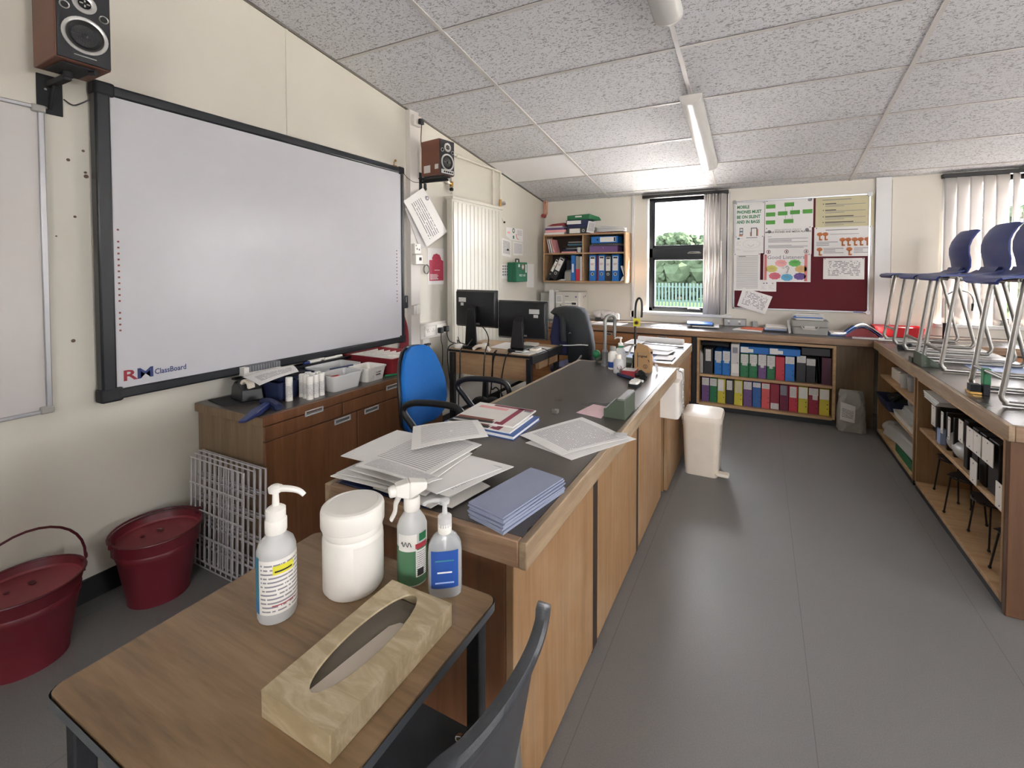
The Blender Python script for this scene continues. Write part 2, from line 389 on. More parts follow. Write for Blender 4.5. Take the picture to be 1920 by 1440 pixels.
def dup(root, loc, rotz=None, label=None, group=None):
    r = root.copy(); COL.objects.link(r); r.location = loc; OFF[r.name] = OFF.get(root.name, Vector())
    if rotz is not None: r.rotation_euler = (0, 0, rotz)
    if label: r['label'] = label
    if group: r['group'] = group
    for ch in list(root.children):
        c = ch.copy(); COL.objects.link(c); c.parent = r
        for g in list(ch.children):
            d = g.copy(); COL.objects.link(d); d.parent = c
    return r
def rrect(x0, x1, y0, y1, r, n=4):
    out = []
    for cx_, cy_, a0 in ((x1-r, y1-r, 0), (x0+r, y1-r, pi/2), (x0+r, y0+r, pi), (x1-r, y0+r, 1.5*pi)):
        for i in range(n+1): a = a0 + pi/2*i/n; out.append((cx_+r*cos(a), cy_+r*sin(a)))
    return out
T = Matrix.Translation
def R(a, ax): return Matrix.Rotation(a, 4, ax)
WALLM = lambda x, y, z: T((x, y, z)) @ R(pi/2, 'Z') @ R(pi/2, 'X')      # text on the left wall, reads toward +Y, faces +X
BACKM = lambda x, y, z: T((x, y, z)) @ R(pi/2, 'X')                      # text on the back wall, faces -Y

# ================================================================= the room
def wall_with_holes(axis, at, th, lo, hi, ztop, holes, mat):
    """wall slab; axis 'y' = plane y=at spanning x; holes (a,b,z0,z1)"""
    mb = MB(mat); xs = sorted({lo, hi, *[h[0] for h in holes], *[h[1] for h in holes]})
    for a, b in zip(xs, xs[1:]):
        hs = sorted([(h[2], h[3]) for h in holes if h[0] <= a + 1e-6 and h[1] >= b - 1e-6]); z = 0; segs = []
        for h0, h1 in hs: segs.append((z, h0)); z = h1
        segs.append((z, None))
        for z0, z1 in segs:
            zt0 = z1 if z1 is not None else (ztop(a) if axis == 'x' else ztop(at)); zt1 = z1 if z1 is not None else (ztop(b) if axis == 'x' else ztop(at))
            t0, t1 = min(at, at+th), max(at, at+th)
            if axis == 'y': vs = [(a,t0,z0),(b,t0,z0),(b,t1,z0),(a,t1,z0),(a,t0,zt0),(b,t0,zt1),(b,t1,zt1),(a,t1,zt0)]
            else: vs = [(t0,a,z0),(t0,b,z0),(t1,b,z0),(t1,a,z0),(t0,a,zt0),(t0,b,zt1),(t1,b,zt1),(t1,a,zt0)]
            mb.add(vs, [(0,3,2,1),(4,5,6,7),(0,1,5,4),(1,2,6,5),(2,3,7,6),(3,0,4,7)])
    return mb
struct('floor', MB('vinyl_floor').box((WX-.2, NY-.2, -.12), (RX+.2, BY+.2, 0)))
c = MB('ceiling_tile'); y0, y1 = NY-.2, BY+.2
c.add([(WX-.2,y0,cz(y0)),(RX+.2,y0,cz(y0)),(RX+.2,y1,cz(y1)),(WX-.2,y1,cz(y1)),(WX-.2,y0,cz(y0)+.15),(RX+.2,y0,cz(y0)+.15),(RX+.2,y1,cz(y1)+.15),(WX-.2,y1,cz(y1)+.15)],
      [(0,3,2,1),(4,5,6,7),(0,1,5,4),(1,2,6,5),(2,3,7,6),(3,0,4,7)])
struct('ceiling', c)
struct('wall_left', wall_with_holes('x', WX, -.2, NY-.2, BY+.2, lambda y: cz(y)+.1, [], 'wall_paint'))
H1 = (-1.165, -.30, .835, 2.16); H2 = (1.42, 2.75, .835, 2.16); H3 = (2.99, 4.56, .835, 2.16); H4 = (4.79, 6.41, .835, 2.16)
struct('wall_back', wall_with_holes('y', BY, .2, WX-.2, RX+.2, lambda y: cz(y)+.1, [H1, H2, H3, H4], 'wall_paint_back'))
struct('wall_right', wall_with_holes('x', RX, .2, NY-.2, BY+.2, lambda y: cz(y)+.1, [(a, b, .9, 2.1) for a, b in WINR], 'wall_paint'))
struct('wall_rear', wall_with_holes('y', NY, -.2, WX-.2, RX+.2, lambda y: cz(y)+.1, [(a, b, 1.5, 2.7) for a, b in WINN], 'wall_paint'))
# ceiling bars: wide ones down the slope, thin cross tees
def slopebox(x0, x1, ya, yb, d0, d1, mat, mb):
    mb.add([(x0,ya,cz(ya)-d1),(x1,ya,cz(ya)-d1),(x1,yb,cz(yb)-d1),(x0,yb,cz(yb)-d1),(x0,ya,cz(ya)-d0),(x1,ya,cz(ya)-d0),(x1,yb,cz(yb)-d0),(x0,yb,cz(yb)-d0)],
           [(0,3,2,1),(4,5,6,7),(0,1,5,4),(1,2,6,5),(2,3,7,6),(3,0,4,7)], mat)
bars = MB('ceiling_bar')
for x in (-1.6, -.43, .74, 1.91, 3.08, 4.25, 5.42): slopebox(x-.012, x+.012, NY, BY, -.002, .006, 'ceiling_bar', bars)
y = 2.075 - .5925*9
while y < BY - .05:
    slopebox(WX, RX, y-.009, y+.009, -.002, .004, 'ceiling_bar', bars); slopebox(WX, RX, y-.013, y-.009, -.002, .0012, 'ceiling_gap', bars)
    y += .5925
struct('trim_1', bars)
e = MB('ceiling_gap'); slopebox(WX, WX+.012, NY, BY, -.002, .012, 'ceiling_gap', e); struct('trim_2', e)
wt = MB('white_tile'); slopebox(WX+.013, -1.615, 3.865, 4.425, -.001, .003, 'white_tile', wt); struct('trim_3', wt)     # one newer white tile
# structural casings
b = MB('trunking'); b.box((WX, 2.70, 0), (WX+.045, 2.80, cz(2.8)-.001)); struct('trim_4', b, .002)
b = MB('upvc'); b.box((.935, BY-.035, .76), (1.05, BY, cz(BY)-.0)); b.box((-1.325, BY-.02, .76), (-1.297, BY, cz(BY))); struct('trim_5', b, .002)
b = MB('wall_paint'); b.box((WX, 1.725, 2.06), (WX+.004, 1.741, cz(1.74)-.01)); struct('trim_6', b, .001)
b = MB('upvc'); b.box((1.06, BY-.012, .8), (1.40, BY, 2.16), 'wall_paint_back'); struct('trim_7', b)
b = MB('black_kick'); b.box((WX, NY, 0), (WX+.012, 1.2, .09)); b.box((WX, 1.2, 0), (WX+.012, 5.0, .09)); struct('baseboard_left', b)
# marks and screw holes in the plaster
mk = MB('plaster_mark')
for px, pz, r in ((.80, 1.77, .006), (.845, 1.815, .005), (.85, 1.73, .005), (.852, 1.715, .008), (.815, 1.55, .005), (.80, 1.06, .007), (.76, 1.47, .003)):
    mk.cyl((WX-.001, px, pz), (WX+.0015, px, pz), r, n=8)
o = struct('trim_8', mk)

# windows
def window(name, x0, x1, z0, z1, trans, open_panes=True):
    t = bpy.data.objects.new(name, None); COL.objects.link(t); t['kind'] = 'structure'; t.location = (0, 0, 0); OFF[t.name] = Vector()
    ya, yb = BY+.07, BY+.13; f = MB('frame_black'); w_ = .045
    f.box((x0, ya, z0), (x0+w_, yb, z1)); f.box((x1-w_, ya, z0), (x1, yb, z1)); f.box((x0, ya, z0), (x1, yb, z0+w_)); f.box((x0, ya, z1-w_+.01), (x1, yb, z1))
    for tz in trans: f.box((x0, ya, tz-.055), (x1, yb, tz+.055))
    part('window_frame', f, t, .004)
    s = MB('frame_black'); lv = [z0+w_-.02] + [v for tz in trans for v in (tz-.055, tz+.055)] + [z1-w_+.01]
    for a, b in zip(lv[::2], lv[1::2]):
        for q in ((x0+w_-.005, a, x0+w_+.025, b), (x1-w_-.025, a, x1-w_+.005, b), (x0+w_, a, x1-w_, a+.03), (x0+w_, b-.025, x1-w_, b)):
            s.box((q[0], ya-.012, q[1]), (q[2], yb-.02, q[3]))
    part('sash', s, t, .003)
    g = MB('window_glass')
    for a, b in zip(lv[::2], lv[1::2]): g.box((x0+w_, BY+.095, a), (x1-w_, BY+.099, b))
    part('pane', g, t)
    h = MB('chrome'); cx_ = (x0+x1)/2 + .08
    for hz in (z0+.045, (trans[0]+.0) if trans else z1-.05):
        h.box((cx_-.07, ya-.022, hz-.012), (cx_+.07, ya-.010, hz-.002)); h.tube([(cx_-.06, ya-.025, hz), (cx_-.02, ya-.04, hz+.006), (cx_+.06, ya-.038, hz+.002)], .005, 8, smooth=3)
    part('window_handle', h, t)
    r = MB('upvc'); r.box((x0-.018, BY-.004, z0-.0), (x0, BY+.07, z1)); r.box((x1, BY-.004, z0), (x1+.018, BY+.07, z1)); r.box((x0, BY-.004, z1-.001), (x1, BY+.07, z1+.012), 'frame_black')
    part('reveal', r, t)
    s = MB('upvc'); s.box((x0-.06, BY-.05, z0-.035), (x1+.05, BY+.07, z0-.001)); part('window_sill', s, t, .006)
    return t
window('window_1', -1.15, -.32, .872, 2.158, [1.53])
window('window_2', 1.43, 2.74, .872, 2.158, [1.53])
window('window_3', 3.0, 4.55, .872, 2.158, [1.53]); window('window_4', 4.8, 6.4, .872, 2.158, [1.53])  # both out of view, added for the daylight they let in
for i, (a, b_) in enumerate(WINR):
    t = bpy.data.objects.new('window_%d' % (i+5), None); COL.objects.link(t); t['kind'] = 'structure'; OFF[t.name] = Vector()
    f = MB('frame_black'); xa, xb = RX+.09, RX+.15
    f.box((xa, a, .9), (xb, a+.05, 2.1)); f.box((xa, b_-.05, .9), (xb, b_, 2.1)); f.box((xa, a, .9), (xb, b_, .95)); f.box((xa, a, 2.05), (xb, b_, 2.1)); f.box((xa, a, 1.5), (xb, b_, 1.56))
    part('window_frame', f, t, .004); part('pane', MB('window_glass').box((xa+.03, a+.05, .95), (xa+.034, b_-.05, 2.05)), t)
for i, (a, b_) in enumerate(WINN):  # frame and glass of the added fill window
    t = bpy.data.objects.new('window_%d' % (i+7), None); COL.objects.link(t); t['kind'] = 'structure'; OFF[t.name] = Vector()
    f = MB('frame_black'); ya, yb = NY-.15, NY-.09
    f.box((a, ya, 1.5), (a+.05, yb, 2.7)); f.box((b_-.05, ya, 1.5), (b_, yb, 2.7)); f.box((a, ya, 1.5), (b_, yb, 1.55)); f.box((a, ya, 2.65), (b_, yb, 2.7)); f.box((a, ya, 2.1), (b_, yb, 2.15))
    part('window_frame', f, t, .004); part('pane', MB('window_glass').box((a+.05, ya+.03, 1.55), (b_-.05, ya+.034, 2.65)), t)
# blind head rails
def blind(name, label, x0, x1, n, yw, ang, xs=None, zb=.86):
    t = thing(name, label, 'blind', (x0, yw, zb))
    part('head_rail', MB('black_kick').box((x0-.02 if n > 8 else -1.2, yw-.03, 2.135), (x1+.02, yw+.03, 2.17)), t, .003)
    for i in range(n):
        cx_ = xs[i] if xs else x0 + (i+.5)*(x1-x0)/n; a = ang[i % len(ang)]; hw = .047
        s = MB('blind'); P = []
        for k in range(7):
            q = (k/6-.5)*2; P.append((cx_ + q*hw*cos(a) - (q*q-.4)*.006*sin(a), yw + q*hw*sin(a) + (q*q-.4)*.006*cos(a)))
        prof = [P, P]
        vs = [(x, y, zb+.01) for x, y in P] + [(x, y, 2.135) for x, y in P]
        s.add(vs, [(k, k+1, k+8, k+7) for k in range(6)])
        o = part('slat', s, t); m = o.modifiers.new('th', 'SOLIDIFY'); m.thickness = .0012
    return t
blind('vertical_blind', 'white vertical blind drawn back to the right side of the left-hand window', -.55, -.33, 7, BY-.035, [1.15, 1.3, 1.05, 1.25], xs=[-.525, -.497, -.468, -.44, -.41, -.38, -.35])
blind('vertical_blind', 'closed white vertical blind behind the blue chairs', 1.42, 2.76, 16, BY-.035, [.28, .22, .3, .25, .2, .75, .25])
single('blind_weight', 'small grey weight on the sill under the closed blind', 'blind weight', MB('grey_plastic').box((1.80, BY-.045, .875), (1.845, BY-.02, .885)).box((1.808, BY-.04, .885), (1.837, BY-.024, .91)).box((1.80, BY-.045, .91), (1.845, BY-.02, .92)))

# ================================================================= outside
g = MB('grass'); g.box((-60, BY+18, -1.35), (60, 90, -1.2)); o = struct('ground', g)
g = MB('bounce_paving'); g.box((-60, BY+.3, -1.30), (60, BY+18, -1.19)); struct('trim_9', g)  # pale ground added to bounce sunlight up onto the ceiling
g = MB('bounce_paving'); g.box((-60, -60, -1.30), (60, NY-.3, -1.19)); struct('trim_10', g)  # same pale bounce ground, unseen beyond the rear wall
f = thing('palisade_fence', 'pale green palisade fence across the grass outside the window', 'fence', (-8, 33, -1.2))
p = MB('fence_paint')
for i in range(100):
    x = -15 + i*.235; p.box((x, 33, -1.2), (x+.115, 33.05, .42)); 
part('pale', p, f); part('rail', MB('fence_paint').box((-15, 33.06, -.9), (8, 33.12, -.8)).box((-15, 33.06, .1), (8, 33.12, .2)), f)
rnd = random.Random(3)
def tree(x, y, h, wd, lab):
    t = thing('tree', lab, 'tree', (x, y, -1.2), 'trees beyond the fence')
    part('trunk', MB('bark').cyl((x, y, -1.2), (x, y, h*.5), .25, .12, 8), t)
    m = MB('leaf')
    for i in range(210):
        a, r_ = rnd.uniform(0, 2*pi), rnd.uniform(0, 1)**.5; z = -1.0 + (h+1)*(rnd.uniform(0.05, 1) if i > 16 else rnd.uniform(.15, .72)); r_ = r_ if i > 16 else r_*.6
        k = 1 - max(0, (z-h*.45)/(h*.75))**2*.7
        c_ = (x + wd*r_*k*cos(a), y + wd*.6*r_*k*sin(a), z); s_ = rnd.uniform(.2, .5) if i > 16 else 1.25
        bmx = bmesh.new(); bmesh.ops.create_icosphere(bmx, subdivisions=2, radius=s_)
        vs = [Vector(c_) + v.co*(1+rnd.uniform(-.28, .28)) for v in bmx.verts]
        m.add(vs, [tuple(v.index for v in fc.verts) for fc in bmx.faces]); bmx.free()
    part('crown', m, t, smooth=False)
for k, (x, y, h, wd) in enumerate([(-9.3, 46.5, 4.5, 2.6), (-6.4, 41.5, 4.4, 2.6), (-12.2, 41.5, 4.2, 2.6), (-3.4, 46.5, 4.6, 2.6), (-15.6, 46.5, 4.6, 2.6), (-.6, 41.5, 4.1, 2.5), (6, 44, 4.6, 3), (14, 40, 5, 3.5)]):
    tree(x, y, h, wd, 'round leafy green tree standing beyond the palisade fence')

# ================================================================= fixed benches and cabinets
def worktop(name, label, x0, x1, y0, y1, z0, z1, band='oak_edge', bandw=.02):
    t = thing(name, label, 'worktop', ((x0+x1)/2, (y0+y1)/2, z0))
    part('surface', MB('laminate').box((x0+bandw, y0+bandw, z0+.004), (x1-bandw, y1-bandw, z1)), t)
    e = MB(band); e.box((x0, y0, z0), (x0+bandw, y1, z1)); e.box((x1-bandw, y0, z0), (x1, y1, z1))
    e.box((x0+bandw, y0, z0), (x1-bandw, y0+bandw, z1), 'oak_edge_x'); e.box((x0+bandw, y1-bandw, z0), (x1-bandw, y1, z1), 'oak_edge_x')
    part('edge_band', e, t, .003)
    return t
worktop('worktop', 'long dark laminate worktop of the teacher bench with worn wooden edge, strewn with papers', -1.055, -.437, .845, 2.772, .70, .76)
t = thing('bench_cabinet', 'wood panelled cabinet under the long teacher bench worktop', 'cabinet', (-.77, 1.8, 0))
b = MB('oak_panel_shaded'); b.box((-1.0, .94, .0), (-.53, 2.69, .70)); part('carcass', b, t)
part('end_panel', MB('oak_panel_shaded').box((-1.0, .92, 0), (-.532, .94, .699)), t, .001)
for a, c_ in ((.92, 1.49), (1.545, 2.108), (2.155, 2.70)):
    part('panel', MB('oak_panel').box((-.531, a, .012), (-.51, c_, .6985)), t, .002)
b = MB('oak_end');  b.box((-.529, 1.4905, .0), (-.513, 1.5445, .69), 'gap_dark'); b.box((-.529, 2.1085, 0), (-.513, 2.1545, .69), 'gap_dark'); part('gap_strip', b, t)  # near-flush dark strips stand in for shade in the panel gaps
# far section with the sink between
worktop('worktop', 'short far worktop of the teacher bench beyond the sink, covered in loose papers', -.955, -.478, 2.89, 3.76, .70, .76)
t = thing('bench_cabinet', 'pale wood cabinet under the sink and the short far worktop', 'cabinet', (-.7, 3.2, 0))
b = MB('oak_panel'); b.box((-.93, 2.90, 0), (-.515, 3.70, .6995)); b.box((-.9, 2.79, 0), (-.515, 2.90, .48)); part('carcass', b, t)
part('panel', MB('oak_panel').box((-.513, 2.90, .01), (-.49, 3.71, .699)).box((-.513, 2.79, .01), (-.49, 2.898, .483)), t, .002)
part('gap_shade_block', MB('black_kick').box((-.93, 2.702, 0), (-.53, 2.785, .488)), t)  # black block stands in for the shaded gap under the sink
# belfast sink
s = thing('sink', 'white ceramic belfast sink set between the two parts of the teacher bench', 'sink', (-.66, 2.76, .49))
o_ = rrect(-.93, -.408, 2.705, 2.888, .03); i_ = rrect(-.905, -.433, 2.73, 2.865, .025)
q = MB('ceramic'); zt = .698; zf = .745
q = MB('ceramic')
O = [(x, y) for x, y in rrect(-.93, -.408, 2.776, 2.887, .02)]; I = [(x, y) for x, y in rrect(-.905, -.433, 2.79, 2.873, .02)]
q.loft([[(x, y, .49) for x, y in O], [(x, y, .738) for x, y in O], [(x*1+.0, y, .745) for x, y in I], [(x, y, .52) for x, y in I]])
q2 = rrect(-.6, -.408, 2.66, 2.80, .02); q.loft([[(x, y, .49) for x, y in q2], [(x, y, .699) for x, y in q2]])
part('basin', q, s, .004)
ch = MB('steel')
for k in range(26): ch.sphere((-.400, 2.775, .70-.0105*k), .0042, n=6)
ch.tube([(-.43, 2.782, .747), (-.415, 2.776, .742), (-.402, 2.775, .73), (-.4, 2.775, .70)], .003, 6, smooth=3)
part('plug_chain', ch, s)

def tap(name, label, x, y, pts, r, mat, base=True):
    t = thing(name, label, 'tap', (x, y, .76))
    b = MB(mat)
    b.lathe([(.026, .76), (.026, .768), (.018, .775), (.016, .84), (.019, .845), (.012, .86)] if base else [(.016, .76), (.016, .83), (.010, .84)], (x, y, 0), 16)
    part('base', b, t); part('spout', MB(mat).tube(pts, r, 12, smooth=5), t); return t
t = tap('swan_neck_tap', 'pale swan neck tap at the back of the teacher bench beside the soap bottles', -.84, 2.66,
        [(-.84, 2.66, .84), (-.84, 2.66, .97), (-.84, 2.66, 1.03), (-.832, 2.672, 1.056), (-.812, 2.70, 1.062), (-.80, 2.722, 1.045), (-.80, 2.725, .99), (-.80, 2.725, .955)], .0105, 'grey_metal')
part('nozzle', MB('grey_metal').cyl((-.80, 2.725, .955), (-.80, 2.725, .925), .008, n=10), t)
t = tap('tall_gas_tap', 'tall thin black hooked tap rising behind the brown paper box', -.664, 2.69,
        [(-.664, 2.69, .80), (-.664, 2.69, 1.05), (-.662, 2.69, 1.13), (-.652, 2.69, 1.165), (-.638, 2.69, 1.172), (-.627, 2.69, 1.15), (-.625, 2.69, 1.09), (-.628, 2.69, 1.06)], .0062, 'black_plastic', False)
part('hand_wheel', MB('brass').cyl((-.652, 2.67, 1.03), (-.652, 2.70, 1.03), .013, n=14).cyl((-.652, 2.66, 1.03), (-.652, 2.67, 1.03), .007, n=10, mat='black_plastic'), t)
part('wheel_plate', MB('label_yellow').box((-.672, 2.672, 1.008), (-.632, 2.678, 1.055)), t)

# back worktop runs the whole wall
worktop('worktop', 'long back worktop under the windows and notice board with wooden front edge', WX+.002, RX-.005, 4.575, BY-.002, .705, .76, 'oak_edge_x')
def cupboard(label, x0, x1, yf, z0=.07, z1=.69, drawer=.565, mat_='oak_panel_x', cols=2, handle=True, yb=5.15):
    t = thing('bench_cabinet', label, 'cabinet', ((x0+x1)/2, yf+.2, 0))
    part('carcass', MB('black_kick').box((x0, yf+.02, 0), (x1, yb, .70)), t)
    wv = (x1-x0)/cols
    for i in range(cols):
        a, c_ = x0+i*wv+.003, x0+(i+1)*wv-.003
        d = part('drawer', MB(mat_).box((a, yf, drawer+.004), (c_, yf+.02, z1)), t, .002)
        part('door', MB(mat_).box((a, yf, z0), (c_, yf+.02, drawer-.003)), t, .002)
        if handle:
            hx = (a+c_)/2; part('handle', MB('alu').box((hx-.045, yf-.008, z1-.03), (hx+.045, yf, z1-.006)).box((hx-.04, yf-.009, z1-.024), (hx+.04, yf-.007, z1-.012), 'ink_black'), d, .001)
    return t
cupboard('orange brown drawer and door cabinet under the back worktop behind the taps', -1.706, -.59, 4.6, cols=2)
cupboard('orange brown cabinet in the left corner under the back worktop behind the jacket chair', -2.41, -1.75, 4.6, cols=1, handle=False)
cupboard('orange brown drawer cabinet under the back worktop right of the bench with blue chairs', 1.50, 2.9, 4.6, cols=2)

# low bookcase
t = thing('low_bookcase', 'low open wooden bookcase of box files under the back worktop', 'bookcase', (.02, 4.8, 0))
x0, x1 = -.54, .58
part('side_panel', MB('shelf_wood').box((x0, 4.6, .06), (x0+.02, 4.98, .695)), t, .002)
part('side_panel', MB('shelf_wood').box((x1-.022, 4.6, .06), (x1, 4.98, .695)), t, .002)
part('top_panel', MB('shelf_wood').box((x0+.02, 4.6, .672), (x1-.022, 4.98, .695)), t, .002)
part('shelf', MB('shelf_wood').box((x0+.02, 4.615, .322), (x1-.022, 4.97, .345)), t, .002)
part('bottom_panel', MB('shelf_wood').box((x0+.02, 4.6, .052), (x1-.022, 4.98, .074)), t, .002)
part('back_panel', MB('black_kick').box((x0+.02, 4.965, .074), (x1-.022, 4.975, .672)), t)
part('plinth', MB('black_kick').box((-.60, 4.635, 0), (x1, 4.66, .052)), t)
part('gap_shade_strip', MB('black_kick').box((-.587, 4.63, .052), (-.542, 4.66, .70)), t)  # black strip stands in for the shaded gap beside the bookcase
single('side_panel', 'plain brown panel closing the recess behind the crumpled paper bag', 'panel', MB('oak_end').box((.585, 4.70, 0), (.86, 4.72, .704)))

# peninsula on the right
worktop('worktop', 'dark laminate worktop of the right-hand bench carrying the blue chairs', .832, 1.46, 2.30, 4.572, .70, .76)
def shelf_unit(label, y0, y1, shelves, bottom):
    t = thing('shelf_unit', label, 'shelf unit', (1.15, (y0+y1)/2, 0)); xf, xb = .862, 1.44
    part('side_panel', MB('oak_panel').box((xf, y0, .03), (xb, y0+.02, .69)), t, .002)
    part('side_panel', MB('oak_panel').box((xf, y1-.02, .03), (xb, y1, .69)), t, .002)
    part('top_panel', MB('shelf_wood').box((xf, y0+.02, .668), (xb, y1-.02, .69)), t, .002)
    for z in shelves: part('shelf', MB('shelf_wood').box((xf+.012, y0+.02, z-.018), (xb-.01, y1-.02, z)), t, .002)
    part('bottom_panel', MB('shelf_wood').box((xf, y0+.02, .03), (xb, y1-.02, .05)), t, .002)
    part('back_panel', MB('oak_panel_shaded').box((xb-.01, y0+.02, .05), (xb, y1-.02, .668)), t)
    part('plinth', MB('black_kick').box((xf+.003, y0, 0), (xb, y1, .029)), t)
    return t
shelf_unit('open shelf unit of plastic tubs and bags under the far part of the right-hand bench', 3.572, 4.56, [.50, .29], 0)
shelf_unit('open shelf unit of tripods and white cards under the near part of the right-hand bench', 2.40, 3.53, [.385], 0)
single('end_panel', 'wooden end panel of the right-hand bench nearest the camera', 'panel', MB('oak_near_shaded').box((.862, 2.365, 0), (1.44, 2.395, .699)), bevel=.003)

# sideboard under the interactive board
t = thing('sideboard', 'long wooden sideboard under the interactive whiteboard', 'sideboard', (-2.17, 1.8, 0)); yA, yB = 1.222, 2.46
s = part('worktop', MB('laminate').box((WX+.014, yA, .692), (-1.93, yB, .705)).box((WX+.014, yA-.004, .665), (-1.905, yA+.0, .704), 'oak_end').box((-1.93, yA, .665), (-1.905, yB, .704), 'oak_panel_shaded'), t, .002)
part('carcass', MB('oak_end').box((WX+.014, yA+.012, .0), (-1.925, yB-.01, .692)), t)
for a, c_, z0, z1, hy in ((yA+.012, 1.64, .595, .66, 1.475), (1.646, 2.05, .595, .66, None), (2.056, yB, .595, .66, 2.0)):
    d = part('drawer', MB('oak_panel_shaded').box((-1.925, a, z0), (-1.908, c_, z1)), t, .002)  # front colour already includes the shade on this side
for a, c_ in ((yA+.012, 1.735), (1.74, 2.10), (2.106, yB)):
    part('door', MB('oak_panel_shaded').box((-1.925, a, .05), (-1.908, c_, .59)), t, .002)
for hy, hz in ((1.475, .664), (1.64, .574), (1.835, .574), (1.995, .664)):
    part('handle', MB('bright_handle').box((-1.909, hy-.05, hz-.014), (-1.903, hy+.05, hz-.007)).box((-1.909, hy-.05, hz+.007), (-1.903, hy+.05, hz+.013)).box((-1.909, hy-.05, hz-.012), (-1.903, hy-.043, hz+.012)).box((-1.909, hy+.043, hz-.012), (-1.903, hy+.05, hz+.012)).box((-1.9085, hy-.044, hz-.008), (-1.9065, hy+.044, hz+.008), 'grey_metal'), t, .001)

# wall shelf
t = thing('wall_shelf', 'wooden wall shelf unit with four compartments of files in the back corner', 'shelf', (-1.835, 5.07, 1.195)); x0, x1, z0, z1, yf = -2.335, -1.335, 1.195, 1.757, 4.95
for a, b_, nm in (((x0, yf, z0), (x0+.018, BY-.002, z1), 'side_panel'), ((x1-.018, yf, z0), (x1, BY-.002, z1), 'side_panel'), ((x0+.018, yf, z1-.018), (x1-.018, BY-.002, z1), 'top_panel'), ((x0+.018, yf, z0), (x1-.018, BY-.002, z0+.018), 'bottom_panel'), ((-1.841, yf, z0+.018), (-1.823, BY-.012, z1-.018), 'divider'), ((x0+.018, yf+.005, 1.522), (-1.841, BY-.012, 1.54), 'shelf'), ((-1.823, yf+.005, 1.522), (x1-.018, BY-.012, 1.54), 'shelf')):
    part(nm, MB('beech').box(a, b_), t, .0015)
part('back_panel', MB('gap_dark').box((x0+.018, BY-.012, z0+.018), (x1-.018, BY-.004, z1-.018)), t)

# desk with modesty panel
t = thing('computer_desk', 'light wood computer desk with grey metal frame against the radiator wall', 'desk', (-1.83, 3.17, 0))
part('desktop', MB('beech').box((-2.20, 2.92, .695), (-1.455, 3.45, .72)), t, .002)
part('edge_rail', MB('dark_metal').box((-1.478, 2.905, .66), (-1.452, 3.46, .722)).box((-2.2, 2.912, .70), (-1.478, 2.92, .718)), t, .003)
part('modesty_panel', MB('beech').box((-2.16, 2.945, .525), (-1.50, 2.96, .694)), t, .001)
part('drawer_box', MB('beech').box((-1.50, 3.05, .60), (-1.47, 3.42, .692)), t, .002)
for x, y in ((-1.49, 2.93), (-1.49, 3.41), (-2.17, 2.93), (-2.17, 3.41)): part('leg', MB('dark_metal').box((x-.02, y-.018, 0), (x+.02, y+.018, .695)), t, .003)
part('foot_bar', MB('dark_metal').box((-1.5, 2.95, .1), (-1.48, 3.4, .13)), t)
single('waste_post', 'dark square post standing beside the computer desk', 'post', MB('soft_black').box((-2.29, 2.96, 0), (-2.24, 3.02, .70))) if 0 else None

# foreground table
t = thing('school_table', 'small wood effect school table with grey edging in the foreground, holding bottles', 'table', (-.71, .51, 0))
z = .70
P = rrect(-.965, -.455, .277, .752, .018)
part('tabletop', MB('table_top').loft([[(x, y, z-.016) for x, y in P], [(x, y, z) for x, y in P]]), t)
P2 = rrect(-.968, -.452, .274, .755, .02); b = MB('table_edge'); b.loft([[(x, y, z-.018) for x, y in P2], [(x, y, z-.002) for x, y in P2]], cap=(0, 0)); b.loft([[(x, y, z-.018) for x, y in P2], [(x, y, z-.018) for x, y in P]], cap=(0, 0)); part('edge_band', b, t)
b = MB('dark_metal')
for a, c_ in (((-.945, .295, .655), (-.475, .315, .684)), ((-.945, .715, .655), (-.475, .735, .684)), ((-.945, .295, .655), (-.925, .735, .684)), ((-.495, .295, .655), (-.475, .735, .684))): b.box(a, c_)
part('apron_frame', b, t)
for x, y in ((-.935, .305), (-.485, .305), (-.935, .725), (-.485, .725)): part('leg', MB('soft_black').box((x-.014, y-.014, 0), (x+.014, y+.014, .684)), t, .003)

# ================================================================= left wall
# interactive whiteboard
t = thing('interactive_whiteboard', 'large white interactive board with dark frame and maker logo on the left wall', 'interactive whiteboard', (WX, 1.735, .8))
y0, y1, z0, z1, xf = .862, 2.612, .806, 2.09, WX+.055
b = MB('frame_black')
for a, c_ in (((WX+.01, y0, z0), (xf+.008, y0+.05, z1)), ((WX+.01, y1-.028, z0), (xf+.008, y1, z1)), ((WX+.01, y0+.05, z1-.045), (xf+.008, y1-.028, z1)), ((WX+.01, y0+.05, z0), (xf+.012, y1-.028, z0+.042))): b.box(a, c_)
part('frame', b, t, .008)
part('corner_cap', MB('soft_black').box((WX+.008, y0-.006, z0-.008), (xf+.012, y0+.07, z0+.05)), t, .01)
part('corner_cap', MB('soft_black').box((WX+.008, y0-.004, z1-.05), (xf+.012, y0+.065, z1+.006)), t, .01)
part('corner_cap', MB('soft_black').box((WX+.008, y1-.05, z0-.006), (xf+.012, y1+.006, z0+.05)), t, .01)
part('corner_cap', MB('soft_black').box((WX+.008, y1-.05, z1-.05), (xf+.012, y1+.005, z1+.005)), t, .01)
part('writing_surface', MB('board_white').box((WX+.02, y0+.045, z0+.04), (xf, y1-.025, z1-.04)), t)
lg = MB('logo_blue')
lg.text('R', .062, 'logo_red', WALLM(xf+.0008, .955, .895), sx_=1.35, bold=.0012); lg.text('M', .062, 'logo_blue', WALLM(xf+.0008, .988, .895) @ T((.022, 0, 0)), sx_=1.35, bold=.0012)
lg.text('ClassBoard', .034, 'logo_blue', WALLM(xf+.0008, 1.105, .893), sx_=.8, bold=.0004)
